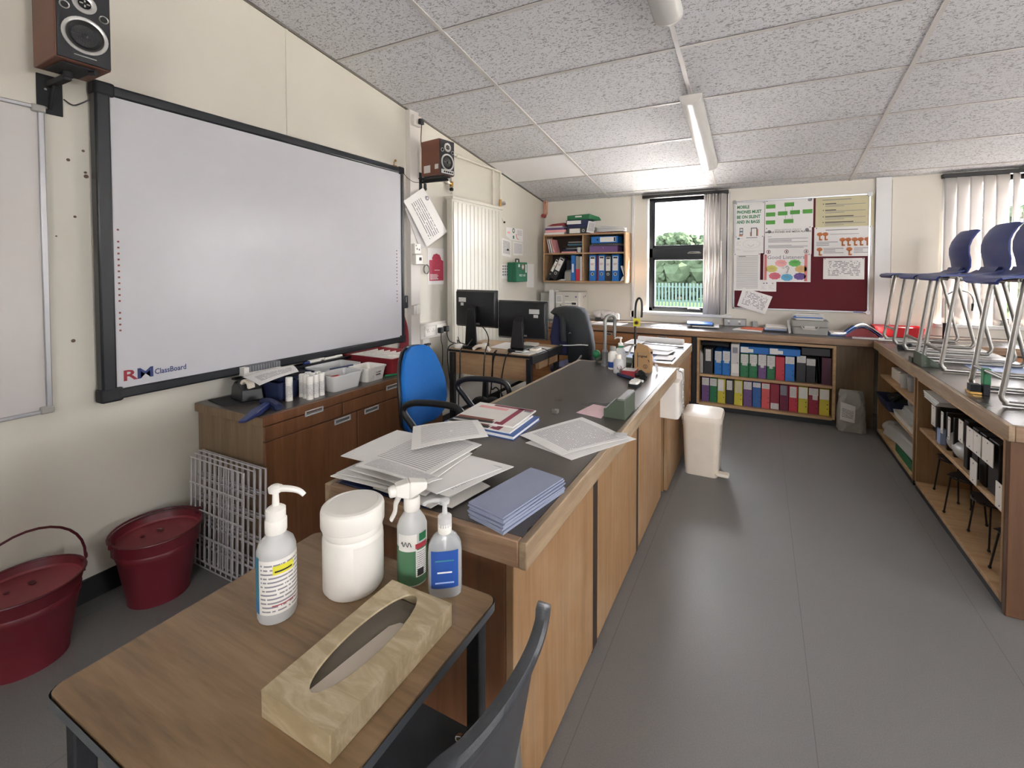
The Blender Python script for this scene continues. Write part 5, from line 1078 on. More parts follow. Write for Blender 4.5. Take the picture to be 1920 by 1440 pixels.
p.oval(.13, .13, .05, .05, 'teal').lines(.2, .3, .12, .14, 1).rect(.4, .07, .78, .11, 'ink_grey'); p.lines(.05, .22, .3, .85, 8, 'paper_grey'); p.oval(.58, .45, .30, .25, 'paper_grey').oval(.58, .45, .285, .235, 'paper', d=.0003)
c0 = p.p(.56, .62); p.m.tube([(c0[0]-.03, p.y-.002, c0[1]+.025), (c0[0], p.y-.002, c0[1]), (c0[0]+.03, p.y-.002, c0[1]+.025)], .0012, 4, 'ink_grey'); p.lines(.3, .95, .85, .95, 2, 'paper_grey'); p.pins().done()
p = Poster('notice', 'tall white sheet of small print on the left of the notice board', 105, 405, 706, 1122, 'print_dense', 5, 'notice'); p.rect(.18, .08, .45, .095, 'ink_grey'); p.pins().done()
p = Poster('notice', 'small white sheet with two tiny logos under the good listeners poster', 405, 585, 1000, 1130, 'paper', 1, 'notice'); p.oval(.24, .3, .06, .05, 'ink_grey').oval(.42, .28, .05, .05, 'pu').oval(.78, .3, .05, .05, 'ink_grey').lines(.1, .4, .5, .85, 4, 'paper_grey').lines(.52, .9, .45, .85, 4, 'paper_grey'); p.done()
p = Poster('notice', 'cream sheet with a numbered list at the top right of the notice board', 985, 1552, 100, 428, 'olive_paper', 0, 'notice'); p.rect(.12, .1, .62, .125, 'ink_grey')
for v in (.22, .42, .62, .80): p.rect(.13, v, .145, v+.03, 'ink_black').rect(.17, v, .36+(v > .5)*.3, v+.025, 'ink_black').rect(.17, v+.045, .86, v+.06, 'ink_grey').rect(.17, v+.09, .5, v+.105, 'ink_grey')
p.done()
p = Poster('poster', 'white poster with rows of orange tree shapes', 975, 1538, 430, 742, 'paper', 1); p.rect(.2, .09, .76, .115, 'ink_grey')
for u, v, s_ in ((.1, .28, 1), (.2, .28, 1), (.50, .48, 1), (.60, .48, 1), (.71, .48, 1), (.81, .48, 1), (.92, .48, 1), (.1, .80, 1), (.62, .80, 1)):
    p.oval(u, v-.04, .052, .065, 'tree_orange', .05, 6).rect(u-.014, v, u+.014, v+.17, 'tree_orange').rect(u, v+.12, u+.045, v+.17, 'tree_orange')
p.lines(.28, .78, .24, .28, 1).lines(.04, .42, .50, .66, 3).lines(.17, .52, .72, .92, 4).lines(.7, .95, .72, .92, 4); p.pins().done()
p = Poster('notice', 'landscape timetable sheet pinned on the maroon felt at right', 1072, 1472, 765, 995, 'print_grid', 0, 'notice'); p.pins().done()
p = MB('print_grid'); (xa, za), (xb_, zb_) = bx(150, 1380), bx(540, 1100)
ca, cb, cc_, cd_ = bx(148, 1285), bx(465, 1385), bx(545, 1185), bx(215, 1085)
single('notice', 'timetable sheet hanging tilted off the bottom left of the notice board', 'notice', quad_sheet('print_grid', [(q[0], yN-.012, q[1]) for q in (ca, cb, cc_, cd_)], nrm=(0, -1, 0), bow=.004))

# ================================================================= lights (switched off)
def clight(label, y0, y1, x=-.43):
    ym = (y0+y1)/2; t = thing('ceiling_light', label, 'ceiling light', (x, ym, cz(ym)-.09))
    def prof(y, s_=1.0, dz=0):
        zc = cz(y)-.006-dz; return [(x+.072*s_*cos(a), y, zc-.062*s_*sin(a)**.8 if sin(a) > 0 else zc) for a in [pi*k/14 for k in range(15)]]
    part('diffuser', MB('diffuser').loft([prof(y0+.012), prof(y1-.012)], cap=(0, 0)), t, smooth=True)
    part('end_cap', MB('ceiling_bar').loft([prof(y0, .99), prof(y0+.014, 1.02)]), t); part('end_cap', MB('ceiling_bar').loft([prof(y1-.014, 1.02), prof(y1, .99)]), t)
    part('spine', MB('ceiling_bar').loft([[(x-.04, y, cz(y)-.002), (x+.04, y, cz(y)-.002), (x+.03, y, cz(y)-.03), (x-.03, y, cz(y)-.03)] for y in (y0+.02, y1-.02)]), t)
    part('lamp_tube', MB('paper').tube([(x, y0+.05, cz(y0+.05)-.045), (x, y1-.05, cz(y1-.05)-.045)], .0125, 10), t)
clight('long prismatic ceiling light in the middle of the sloping ceiling', 3.17, 4.44)
clight('ceiling light cut off by the top edge of the photo', 1.10, 2.37)

# ================================================================= things on the long bench
zb = .7602
def sheetxy(label, cs, m_, z, th=.0012, bow=.003, name='worksheet', cat='paper', group=None): return single(name, label, cat, quad_sheet(m_, [(x, y, z+dz) for (x, y, *r_) in cs for dz in [r_[0] if r_ else 0]], nrm=(0, 0, 1), bow=bow, th=th), group=group)
# the untidy heap (bottom to top)
heap = [
 ('dark blue folder', 'dark blue folder at the very bottom of the heap of worksheets', [(-1.02, .865), (-.72, .862), (-.70, 1.02), (-1.0, 1.05)], 'f_navy', .004),
 ('worksheet', 'teal edged sheet poking out at the bottom right of the worksheet heap', [(-.88, .875), (-.66, .885), (-.635, 1.02), (-.9, 1.10)], 'label_white', .003),
 ('worksheet', 'grey newsprint sheet low in the worksheet heap on the bench', [(-.90, .868), (-.70, .855), (-.67, 1.05), (-.88, 1.09)], 'paper_grey', .003),
 ('worksheet', '', [(-1.05, .86), (-.86, .87), (-.82, 1.12), (-1.04, 1.10)], 'print_c', .003),
 ('worksheet', '', [(-1.045, .875), (-.74, .885), (-.76, 1.09), (-1.03, 1.08)], 'paper', .003),
 ('worksheet', '', [(-.99, .90), (-.68, .90), (-.62, 1.12), (-.93, 1.13)], 'print_c', .004),
 ('worksheet', '', [(-.96, .93), (-.71, .89), (-.64, 1.085), (-.90, 1.14)], 'paper', .004),
 ('worksheet', '', [(-1.01, .885), (-.80, .875), (-.78, 1.14), (-.99, 1.15)], 'paper', .004),
 ('worksheet', '', [(-1.0, .90), (-.75, .91), (-.76, 1.12), (-1.02, 1.11)], 'print_b', .003),
 ('worksheet', 'blank white sheet at the far left of the worksheet heap', [(-1.085, .925), (-.88, .92), (-.90, 1.15), (-1.09, 1.16)], 'paper', .003),
 ('worksheet', 'ruled sheet with grey printed lines in the middle of the worksheet heap', [(-1.00, .92), (-.77, .90), (-.76, 1.17), (-1.00, 1.19)], 'print_dense', .004),
 ('worksheet', 'folded worksheet slanting over the near edge of the heap', [(-.98, .885), (-.74, .875), (-.72, .925), (-.97, .955)], 'print_c', .003)]
z = zb+.0008
for k, (nm, lb, cs, m_, th) in enumerate(heap):
    sheetxy(lb or 'white worksheet buried in the middle of the heap on the bench', cs, m_, z, th*.6, .004 if k > 3 else .001, nm.split()[-1] if k else 'folder', 'folder' if k == 0 else 'paper', group=None if lb else 'worksheets buried in the heap')
    z += th*.6+.0022
sheetxy('curled printed worksheet lying on top of the heap', [(-.905, 1.02, .0), (-.745, 1.185, .012), (-.85, 1.285, .018), (-1.025, 1.165, .006)], 'print_a', z+.003, .001, .008)
# books
t = thing('exercise_book', 'large blue book with white edge under the magazines on the bench', 'book', (-.9, 1.47, zb)); P = [(-1.05, 1.36), (-.745, 1.345), (-.755, 1.57), (-1.04, 1.60)]
part('cover', MB('book_blue').loft([[(x, y, zb+.013) for x, y in P], [(x, y, zb+.016) for x, y in P]]), t); c0 = (-.9, 1.47); part('pages', MB('paper').loft([[(c0[0]+(x-c0[0])*.985, c0[1]+(y-c0[1])*.985, zb+a) for x, y in P] for a in (.003, .013)]), t); part('back_cover', MB('book_blue').loft([[(x, y, zb) for x, y in P], [(x, y, zb+.003) for x, y in P]]), t)
def mag(label, P, z, hts, strip=True):
    t = thing('magazine', label, 'magazine', (sum(p[0] for p in P)/4, sum(p[1] for p in P)/4, z)); V = [Vector((x, y, 0)) for x, y in P]
    part('pages', MB('paper').loft([[(x, y, z) for x, y in P], [(x, y, z+hts) for x, y in P]]), t)
    c = MB('label_white'); c.loft([[(x, y, z+hts) for x, y in P], [(x, y, z+hts+.001) for x, y in P]])
    def q(u0, v0, u1, v1, m_, dz=.0014):
        f = lambda u, v: V[0].lerp(V[1], u).lerp(V[3].lerp(V[2], u), v) + Vector((0, 0, z+hts+dz)); c.add([f(u0, v0), f(u1, v0), f(u1, v1), f(u0, v1)], [(0, 1, 2, 3)], m_)
    q(.02, .02, .62, .2, 'rust'); q(.0, .0, .66, .1, 'ink_black', .0016); q(.74, .0, .83, .98, 'wine'); q(.3, .9, .98, .98, 'wine'); q(.1, .72, .6, .85, 'pk'); q(.68, .02, .74, .12, 'wine'); q(.85, .82, .97, .9, 'ink_grey', .0017)
    part('cover', c, t, smooth=False); return t
mag('lower magazine with maroon and photo cover on the blue book', [(-1.035, 1.365), (-.765, 1.355), (-.775, 1.555), (-1.02, 1.59)], zb+.0165, .004)
mag('top magazine with maroon and white cover and a photo strip', [(-1.025, 1.385), (-.775, 1.395), (-.785, 1.60), (-1.045, 1.60)], zb+.0225, .004)
sheetxy('printed sheet overhanging the right edge of the bench behind the towels', [(-.745, 1.39), (-.55, 1.295), (-.40, 1.53), (-.62, 1.67)], 'print_c', zb+.004, .001, .004)
sheetxy('lower sheet of the pair overhanging the right edge of the bench', [(-.70, 1.345), (-.51, 1.285), (-.375, 1.545), (-.59, 1.63)], 'paper', zb, .001, .0015)
sheetxy('small ruled note lying on the corner of the overhanging sheets', [(-.445, 1.52), (-.405, 1.53), (-.41, 1.56), (-.455, 1.55)], 'paper_grey', zb+.009, .001, .001)
# paper towels
P = [(-.605, .875), (-.497, .852), (-.452, 1.09), (-.563, 1.11)]
for k in range(9):
    j = random.Random(k); cs = [(x+j.uniform(-.003, .003), y+j.uniform(-.003, .003)) for x, y in P]
    m = quad_sheet('towel_blue', [(x, y, zb+.0042*k) for x, y in cs], nrm=(0, 0, 1), bow=.001, th=.0034)
    single('paper_towel', 'topmost blue paper towel of the stack on the bench corner' if k == 8 else 'folded blue paper towel within the stack on the bench corner', 'paper towel', m, group='blue paper towels stacked on the bench')
single('pink_card', 'small pink card lying beside the green metal box on the bench', 'card', quad_sheet('pink_card', [(-.665, 1.725, zb), (-.552, 1.70, zb), (-.56, 1.855, zb), (-.64, 1.865, zb)], nrm=(0, 0, 1), bow=.0006, th=.001))
def greenbox(label, x0, x1, y0, y1, h, sl):
    t = thing('green_box', label, 'box', ((x0+x1)/2, (y0+y1)/2, zb)); m = MB('green_box')
    pr = [(x0, .0), (x1, .0), (x1, h), (x1-.028, h), (x0, sl)]
    m.loft([[(x, y0, zb+z_) for x, z_ in pr], [(x, y1, zb+z_) for x, z_ in pr]]); part('body', m, t, .002)
    part('top_lip', MB('grey_metal').box((x1-.03, y0-.001, zb+h-.004), (x1-.004, y1+.001, zb+h+.003)), t, .001); part('slope_flap', MB('green_box').tube([(x0+.004, y0, zb+sl+.003), (x0+.004, y1, zb+sl+.003)], .004, 6), t); return t
greenbox('green metal wedge shaped box standing at the right edge of the teacher bench', -.548, -.462, 1.72, 1.875, .078, .03)
single('pencil_sharpener', 'tiny metal pencil sharpener in the middle of the teacher bench', 'sharpener', MB('steel').box((-.752, 1.675, zb), (-.728, 1.697, zb+.014)).box((-.748, 1.68, zb+.014), (-.744, 1.69, zb+.0155), 'ink_black'), bevel=.002)
t = thing('board_eraser', 'small white topped eraser block in front of the blue pen', 'eraser', (-.56, 2.26, zb)); part('pad', MB('soft_black').prism(rrect(-.585, -.535, 2.225, 2.30, .008), zb, zb+.014), t); part('grip', MB('white_plastic').prism(rrect(-.584, -.536, 2.227, 2.298, .012), zb+.014, zb+.026, top=.9), t, .002)
t = thing('marker_pen', 'blue marker pen lying in front of the red box by the sink', 'pen', (-.6, 2.40, zb)); part('barrel', MB('f_navy').cyl((-.695, 2.435, zb+.009), (-.585, 2.36, zb+.009), .0085, n=12), t); part('cap', MB('white_plastic').cyl((-.585, 2.36, zb+.009), (-.535, 2.335, zb+.009), .0078, .006, n=12), t)
t = thing('matchbox', 'small dark red box with pale lid by the soap bottles', 'box', (-.62, 2.46, zb)); part('box', MB('dark_red').box((-.675, 2.425, zb), (-.60, 2.505, zb+.034)), t, .001); part('lid_label', MB('sticker').box((-.67, 2.43, zb+.034), (-.605, 2.50, zb+.0352)), t)
m = MB('black_plastic'); m.tube([(-.60, 2.44, zb+.012), (-.575, 2.42, zb+.02), (-.555, 2.43, zb+.028), (-.54, 2.405, zb+.014)], .011, 8, smooth=4).sphere((-.575, 2.455, zb+.022), .018, n=8).sphere((-.545, 2.42, zb+.018), .014, n=8).box((-.565, 2.39, zb), (-.535, 2.43, zb+.02)); single('black_clamp', 'small black clamp heaped beside the dark red box', 'clamp', m)
# bottles by the sink
def pump(t, x, y, z, s_, m_='white_plastic', ang=0.0):
    b = MB(m_); b.lathe([(.016*s_, z), (.016*s_, z+.022*s_), (.011*s_, z+.026*s_), (.006*s_, z+.028*s_), (.005*s_, z+.05*s_), (.011*s_, z+.052*s_), (.012*s_, z+.060*s_), (.006*s_, z+.064*s_)], (x, y, 0), 16)
    d = Vector((cos(ang), sin(ang), 0)); p = Vector((x, y, z+.057*s_)); b.tube([p-d*.008*s_, p+d*.02*s_, p+d*.04*s_+Vector((0, 0, -.004*s_)), p+d*.05*s_+Vector((0, 0, -.012*s_))], .0065*s_, 8, smooth=3, r1=.004*s_)
    return part('pump', b, t)
t = thing('soap_bottle', 'clear pump soap bottle standing behind the two white bottles by the sink', 'bottle', (-.735, 2.62, zb)); x, y = -.735, 2.63
part('bottle', MB('frosted').lathe([(.0, zb), (.03, zb+.001), (.032, zb+.01), (.032, zb+.08), (.02, zb+.115), (.014, zb+.125)], (x, y, 0), 20), t); part('cap', MB('sharp_green').lathe([(.0155, zb+.12), (.0155, zb+.135)], (x, y, 0), 16), t); pump(t, x, y, zb+.128, .9, ang=2.7)
t = thing('detergent_bottle', 'white bottle with grey cap and blue label beside the swan neck tap', 'bottle', (-.775, 2.59, zb)); x, y = -.77, 2.59
part('bottle', MB('white_plastic').lathe([(.0, zb), (.027, zb+.001), (.028, zb+.008), (.028, zb+.09), (.018, zb+.105), (.017, zb+.11)], (x, y, 0), 20), t); part('cap', MB('grey_plastic').lathe([(.018, zb+.108), (.018, zb+.132), (.0, zb+.133)], (x, y, 0), 16), t); part('label', MB('label_blue').lathe([(.0284, zb+.012), (.0284, zb+.045)], (x, y, 0), 20, cap=(0, 0)), t)
t = thing('glue_bottle', 'squat white bottle with dark round mark in front of the detergent', 'bottle', (-.712, 2.51, zb)); x, y = -.712, 2.505
part('bottle', MB('frosted').lathe([(.0, zb), (.027, zb+.001), (.029, zb+.008), (.029, zb+.062), (.024, zb+.074), (.013, zb+.082)], (x, y, 0), 20), t); part('cap', MB('cream_plastic').lathe([(.015, zb+.08), (.015, zb+.10), (.012, zb+.104), (0, zb+.105)], (x, y, 0), 16), t)
dq = MB('rust'); dv = Vector((.45, -.9, 0)).normalized(); c0 = Vector((x, y, zb+.035)) + dv*.0297; sd_ = Vector((-dv.y, dv.x, 0)); dq.add([c0+sd_*(.013*cos(a))+Vector((0, 0, .013*sin(a)))-dv*(.0005+.003*abs(cos(a))**2) for a in [2*pi*j/16 for j in range(16)]], [tuple(range(16))]); part('round_mark', dq, t)
single('teal_cloth', 'green and pale cloth heaped behind the swan neck tap', 'cloth', MB('green_box').tube([(-.93, 2.74, zb+.02), (-.86, 2.77, zb+.04), (-.78, 2.74, zb+.03), (-.70, 2.76, zb+.02)], .028, 8, smooth=4, flat=.8).sphere((-.915, 2.72, zb+.055), .026, 'f_green', 10))
# kraft box
t = thing('kraft_paper_box', 'brown paper milk-carton shaped packet printed original beside the sink', 'packet', (-.595, 2.60, zb)); x0, x1, y0, y1 = -.64, -.552, 2.575, 2.65; h = zb+.115
m = MB('kraft'); m.loft([[(x0, y0, zb), (x1, y0, zb), (x1, y1, zb), (x0, y1, zb)], [(x0, y0, h), (x1, y0, h), (x1, y1, h), (x0, y1, h)], [(x0+.010, y0+.034, h+.046), (x1-.022, y0+.034, h+.032), (x1-.022, y1-.036, h+.032), (x0+.010, y1-.036, h+.046)]]); part('carton', m, t, .001)
m = MB('ink_grey'); M = BACKM(-.595, y0-.0006, zb+.092); m.text('original', .019, 'ink_black', M, bold=.0003).text('natural', .010, 'ink_grey', BACKM(-.595, y0-.0006, zb+.108)); m.tube([(-.578+.011*cos(a), y0-.001, zb+.035+.011*sin(a)) for a in [2*pi*j/14 for j in range(15)]], .0012, 4, 'ink_black').box((-.579, y0-.001, zb+.028), (-.576, y0-.0002, zb+.042), 'ink_black').box((-.622, y0-.001, zb+.03), (-.619, y0-.0002, zb+.11), 'ink_black').tube([(-.562, y0-.001, zb+.075), (-.555, y0-.001, zb+.062)], .0022, 4, 'ink_black'); part('print', m, t, smooth=False)
part('torn_flap', MB('paper_grey').tube([(-.645, 2.60, h+.035), (-.66, 2.585, h+.02), (-.675, 2.58, h-.015), (-.70, 2.575, h-.02)], .016, 6, smooth=3, flat=.12, up=(0, .2, 1)), t)
single('price_tag', 'white string tag dangling on the right of the brown packet', 'tag', MB('paper').tube([(-.548, 2.60, zb+.11), (-.535, 2.60, zb+.075), (-.522, 2.60, zb+.05)], .0012, 5, smooth=3).add([(-.530, 2.60, zb+.05), (-.514, 2.60, zb+.048), (-.508, 2.60, zb+.012), (-.516, 2.60, zb+.0), (-.524, 2.60, zb+.012)], [(0, 1, 2, 3, 4)]).sphere((-.548, 2.60, zb+.112), .007, 'ink_black', 8))
# far worktop papers
for k, (cs, m_, lb) in enumerate([([(-.93, 2.93), (-.60, 2.92), (-.56, 3.15), (-.90, 3.2)], 'pale_blue', 'bluish sheet lying just beyond the sink'), ([(-.62, 2.96), (-.50, 2.98), (-.50, 3.16), (-.62, 3.14)], 'paper', 'small square sheet near the right edge beyond the sink'),
        ([(-.90, 3.15), (-.70, 3.10), (-.66, 3.33), (-.88, 3.40)], 'paper', 'white sheet in the middle left of the far bench top'), ([(-.70, 3.10), (-.55, 3.10), (-.53, 3.30), (-.68, 3.32)], 'print_c', 'printed sheet in the middle right of the far bench top'),
        ([(-.80, 3.28), (-.56, 3.22), (-.53, 3.42), (-.78, 3.46)], 'paper', 'white booklet lying across the far bench top'), ([(-.93, 3.40), (-.80, 3.40), (-.80, 3.62), (-.92, 3.62)], 'print_b', 'printed sheet at the far left corner of the far bench top')]):
    sheetxy(lb, cs, m_, zb+.0045*k, .002, .001)
single('paper_roll', 'long loose roll of white paper lying across the far end of the bench', 'paper roll', MB('paper').tube([(-.86, 3.62, zb+.055), (-.52, 3.60, zb+.055)], .028, 18, flat=.8).add([(-.86, 3.55, zb+.03), (-.51, 3.53, zb+.03), (-.50, 3.60, zb+.03), (-.86, 3.62, zb+.03)], [(0, 1, 2, 3)])) if 0 else single('paper_roll', 'long loose roll of white paper lying across the far end of the bench', 'paper roll', MB('paper').tube([(-.87, 3.64, zb+.028), (-.52, 3.61, zb+.028)], .028, 18, flat=.9))

# ================================================================= pedal bin
t = thing('pedal_bin', 'cream plastic pedal bin standing beside the sink cabinet', 'bin', (-.335, 3.22, 0)); b = MB('cream_plastic')
bx_ = lambda s_, r_, z_: [(x, y, z_) for x, y in rrect(-.335-.125*s_, -.335+.125*s_, 3.235-.15*s_, 3.235+.15*s_, r_)]
b.loft([bx_(.80, .03, .0), bx_(.83, .035, .01), bx_(.94, .04, .36)]); part('body', b, t)
part('lid', MB('cream_plastic').loft([bx_(1.0, .045, .355), bx_(1.01, .045, .375), bx_(.96, .045, .392), bx_(.6, .04, .408), bx_(.15, .01, .412)]), t)
part('foot_pedal', MB('cream_plastic').prism(rrect(-.25, -.165, 3.10, 3.16, .015), .02, .04), t, .006); part('pedal_stem', MB('cream_plastic').box((-.25, 3.11, .022), (-.20, 3.13, .034)), t)
part('emblem', MB('ink_black').box((-.2268, 3.17, .20), (-.2235, 3.20, .206)).box((-.2268, 3.175, .206), (-.2232, 3.18, .222)).box((-.2268, 3.19, .206), (-.2232, 3.195, .23)).box((-.2268, 3.18, .212), (-.2232, 3.19, .216)), t)
# crumpled paper bag
t = single('paper_bag', 'crumpled grey paper bag with a white label on the floor under the corner of the benches', 'bag', MB('paper_grey'), loc=(.68, 4.6, 0)) if 0 else None
t = thing('paper_bag', 'crumpled grey bag with a white label on the floor in the bench corner', 'bag', (.69, 4.60, 0)); rr = random.Random(4); b = MB('bag_grey'); secs = []
for k in range(9):
    z_ = .30*k/8; s_ = 1-.1*(k/8)**2; secs.append([(.69+.098*s_*(abs(cos(a))**.55)*(1 if cos(a) > 0 else -1)*(1+rr.uniform(-.07, .07)), 4.59+.085*s_*(1-.5*(k/8)**3)*(abs(sin(a))**.55)*(1 if sin(a) > 0 else -1)*(1+rr.uniform(-.07, .07)), z_+(.03*sin(3*a)*(k > 6))) for a in [2*pi*j/20+.1 for j in range(20)]])
b.loft(secs); part('bag', b, t, smooth=False); part('label', quad_sheet('print_few', [(.60, 4.494, .10), (.70, 4.488, .085), (.705, 4.489, .225), (.603, 4.495, .25)], nrm=(0, -1, 0), bow=.002), t)

# ================================================================= blue task chair
def tubeloop(mb, pts, r, **k): return mb.tube(pts, r, 12, smooth=5, **k)
t = thing('task_chair', 'bright blue upholstered office chair with black loop arms behind the bench', 'chair', (-1.47, 1.98, 0)); 
D = Vector((.995, .10, 0)).normalized(); S = Vector((-.10, .995, 0)).normalized(); B0 = Vector((-1.70, 1.98, 0))   # D: facing, S: across
def loc_(f, s_, z_): return B0 + D*f + S*s_ + Vector((0, 0, z_))
b = MB('blue_fabric'); shell = MB('arm_black')
def backsec(z_, hw, off, th, fr=1):
    n = 20; out = []
    for j in range(n):
        a = 2*pi*j/n; c_, s_ = cos(a), sin(a); u = (abs(c_)**.7)*(1 if c_ > 0 else -1); v = (abs(s_)**.8)*(1 if s_ > 0 else -1)
        out.append(loc_(off + v*th*.5 + .03*u*u, u*hw, z_))
    return out
prof = [(.475, .10, .0, .03), (.485, .145, .005, .05), (.52, .185, .015, .062), (.60, .205, .022, .066), (.70, .200, .012, .064), (.78, .182, -.006, .058), (.85, .150, -.022, .052), (.895, .112, -.032, .04), (.915, .065, -.037, .02)]
b.loft([backsec(*p) for p in prof]); part('backrest', b, t)
shell.loft([backsec(z_, hw*.97, off-.03, th*.8) for z_, hw, off, th in prof]); part('back_shell', shell, t)
seat = MB('blue_fabric'); sc0 = loc_(.27, 0, .42); seat.loft([[tuple(sc0 + D*x*s_ + S*y*s_ + Vector((0, 0, dz))) for x, y in rrect(-.21, .22, -.22, .22, .08)] for s_, dz in ((.9, -.035), (1, -.02), (1, .015), (.92, .03))]); part('seat', seat, t)
sp = MB('soft_black'); sp.tube([loc_(-.03, 0, .62), loc_(-.05, 0, .50), loc_(.0, 0, .40), loc_(.15, 0, .375)], .02, 8, smooth=4); 
for k in range(9): sp.cyl(loc_(-.045, 0, .47+.012*k), loc_(-.045, 0, .476+.012*k), .03, n=12)
part('back_stem', sp, t); part('gas_lift', MB('black_plastic').cyl(loc_(.27, 0, .07), loc_(.27, 0, .39), .025), t)
for k in range(5):
    a = 2*pi*k/5+.3; e = loc_(.27, 0, .07) + Vector((cos(a), sin(a), 0))*.26; lg_ = part('base_spoke', MB('black_plastic').tube([loc_(.27, 0, .085), e+Vector((0, 0, .0))], .02, 8, r1=.013), t); part('castor', MB('black_plastic').cyl(e+Vector((-.012, 0, -.042)), e+Vector((.012, 0, -.042)), .026, n=14), lg_)
for s_ in (-1, 1):
    y_ = .265*s_; A = MB('arm_black')
    A.tube([loc_(.24, .2*s_, .40), loc_(.25, y_, .45), loc_(.15, y_, .57), loc_(.10, y_, .625), loc_(.10, y_, .66), loc_(.15, y_, .685), loc_(.25, y_, .695), loc_(.35, y_, .695), loc_(.41, y_, .68), loc_(.435, y_, .63), loc_(.435, y_, .53), loc_(.42, y_, .46), loc_(.36, .2*s_, .41)], .0165, 12, smooth=5)
    part('armrest', A, t)

# ================================================================= monitors and desk clutter
def monitor(label, x, y, z0, w_, h_, rz, base_y, tiltx=0):
    t = thing('monitor', label, 'monitor', (x, y, .7203), world=False, rotz=rz); zc = z0-.7203        # local: back faces -Y
    part('back_shell', MB('screen_back').loft([[(a, -.0, b_) for a, b_ in ((-w_/2, zc), (w_/2, zc), (w_/2, zc+h_), (-w_/2, zc+h_))], [(a, -.028, b_) for a, b_ in ((-w_/2+.01, zc+.012), (w_/2-.01, zc+.012), (w_/2-.01, zc+h_-.012), (-w_/2+.01, zc+h_-.012))], [(a, -.04, b_) for a, b_ in ((-w_/2+.06, zc+.04), (w_/2-.06, zc+.04), (w_/2-.06, zc+h_-.05), (-w_/2+.06, zc+h_-.05))]]), t, .004)
    part('bezel', MB('black_plastic').box((-w_/2-.002, 0, zc-.002), (w_/2+.002, .012, zc+h_+.002)).box((-w_/2+.012, .012, zc+.012), (w_/2-.012, .013, zc+h_-.012), 'ink_black'), t, .002)
    part('screen_edge', MB('silver_ring').box((-w_/2-.003, -.001, zc+h_+.0005), (w_/2+.003, .008, zc+h_+.0035)).box((-w_/2-.0035, -.001, zc), (-w_/2-.001, .008, zc+h_)), t)
    zm = zc+h_*.42; yb_ = base_y
    part('stand_arm', MB('black_plastic').loft([[(-.03, -.045, zm+.05), (.03, -.045, zm+.05), (.03, -.04, zm-.05), (-.03, -.04, zm-.05)], [(-.038, -.085, zm+.02), (.038, -.085, zm+.02), (.038, -.07, zm-.06), (-.038, -.07, zm-.06)], [(-.055, yb_+.03, .035), (.055, yb_+.03, .035), (.055, yb_+.05, .008), (-.055, yb_+.05, .008)]]), t, .004)
    part('stand_base', MB('black_plastic').prism(rrect(-.066, .066, yb_, .09, .015), 0, .026), t, .004)
    part('rear_label', MB('sticker').box((w_*.18 if x > -2 else -w_*.38, -.0415, zc+h_*.68), (w_*.38 if x > -2 else -w_*.20, -.036 if 0 else -.030, zc+h_*.80)).box((w_*.27 if x > -2 else -w_*.33, -.0415, zc+h_*.58), (w_*.36 if x > -2 else -w_*.26, -.030, zc+h_*.66)), t)
    part('rear_ports', MB('grey_metal').box((w_*.05, -.038, zc+.022), (w_*.13, -.029, zc+.05)).box((-w_*.18, -.036, zc+.03), (-w_*.10, -.029, zc+.045)), t)
    if x > -2: part('cable_arch', MB('soft_black').tube([(-.028, -.046, zc+.02), (-.03, -.05, zc+.12), (-.015, -.052, zc+.155), (.015, -.052, zc+.155), (.03, -.05, zc+.12), (.028, -.046, zc+.02)], .006, 8, smooth=4), t)
    return t
monitor('black monitor seen from behind at the left end of the desk', -2.035, 3.07, .885, .39, .292, -.03, -.115)
monitor('black monitor seen from behind at the right end of the desk', -1.636, 3.10, .812, .415, .29, .02, -.13)
cb = lambda name, label, *ps, r=.0042: single(name, label, 'cable', (lambda m: [m.tube(p, r, 6, smooth=5) for p in ps] and m)(MB('black_plastic')))
cb('monitor_cable', 'black cable hanging over the desk front from the left monitor', [(-2.02, 2.99, .80), (-2.06, 2.96, .74), (-2.075, 2.90, .715), (-2.08, 2.90, .55), (-2.10, 2.91, .35), (-2.10, 2.91, .12)])
cb('monitor_cable', 'black cable hanging down the desk front at the left monitor foot', [(-2.16, 2.93, .76), (-2.19, 2.895, .72), (-2.185, 2.895, .55), (-2.16, 2.90, .38), (-2.15, 2.90, .10)])
cb('monitor_cable', 'black cable looping from the left monitor and down the middle of the desk front', [(-1.93, 2.99, .90), (-1.88, 2.97, .86), (-1.85, 2.95, .80), (-1.845, 2.89, .71), (-1.86, 2.89, .5), (-1.875, 2.89, .25)])
cb('monitor_cable', 'pair of black cables hanging from the right monitor foot', [(-1.76, 2.92, .74), (-1.775, 2.89, .70), (-1.78, 2.89, .55), (-1.80, 2.89, .40)], [(-1.755, 2.90, .73), (-1.77, 2.885, .66), (-1.785, 2.885, .46), (-1.74, 2.885, .47), (-1.68, 2.885, .40), (-1.65, 2.885, .32)], r=.005)
cb('monitor_cable', 'black cable hanging at the right of the desk modesty panel', [(-1.655, 2.93, .73), (-1.665, 2.89, .70), (-1.69, 2.89, .6), (-1.705, 2.89, .5), (-1.70, 2.89, .36)])
cb('mouse_cable', 'thin black cable falling over the right edge of the desk', [(-1.62, 3.2, .728), (-1.53, 3.18, .735), (-1.46, 3.16, .728), (-1.442, 3.16, .70), (-1.445, 3.16, .63), (-1.45, 3.16, .6)], r=.003)
m = MB('cream_plastic'); m.tube([(-1.985, 2.945, .728), (-1.95, 2.94, .752), (-1.90, 2.935, .762), (-1.85, 2.935, .750), (-1.825, 2.935, .728)], .011, 8, smooth=5, flat=1.2); single('curved_handle', 'cream curved handle shaped object on the front edge of the desk', 'handle', m)
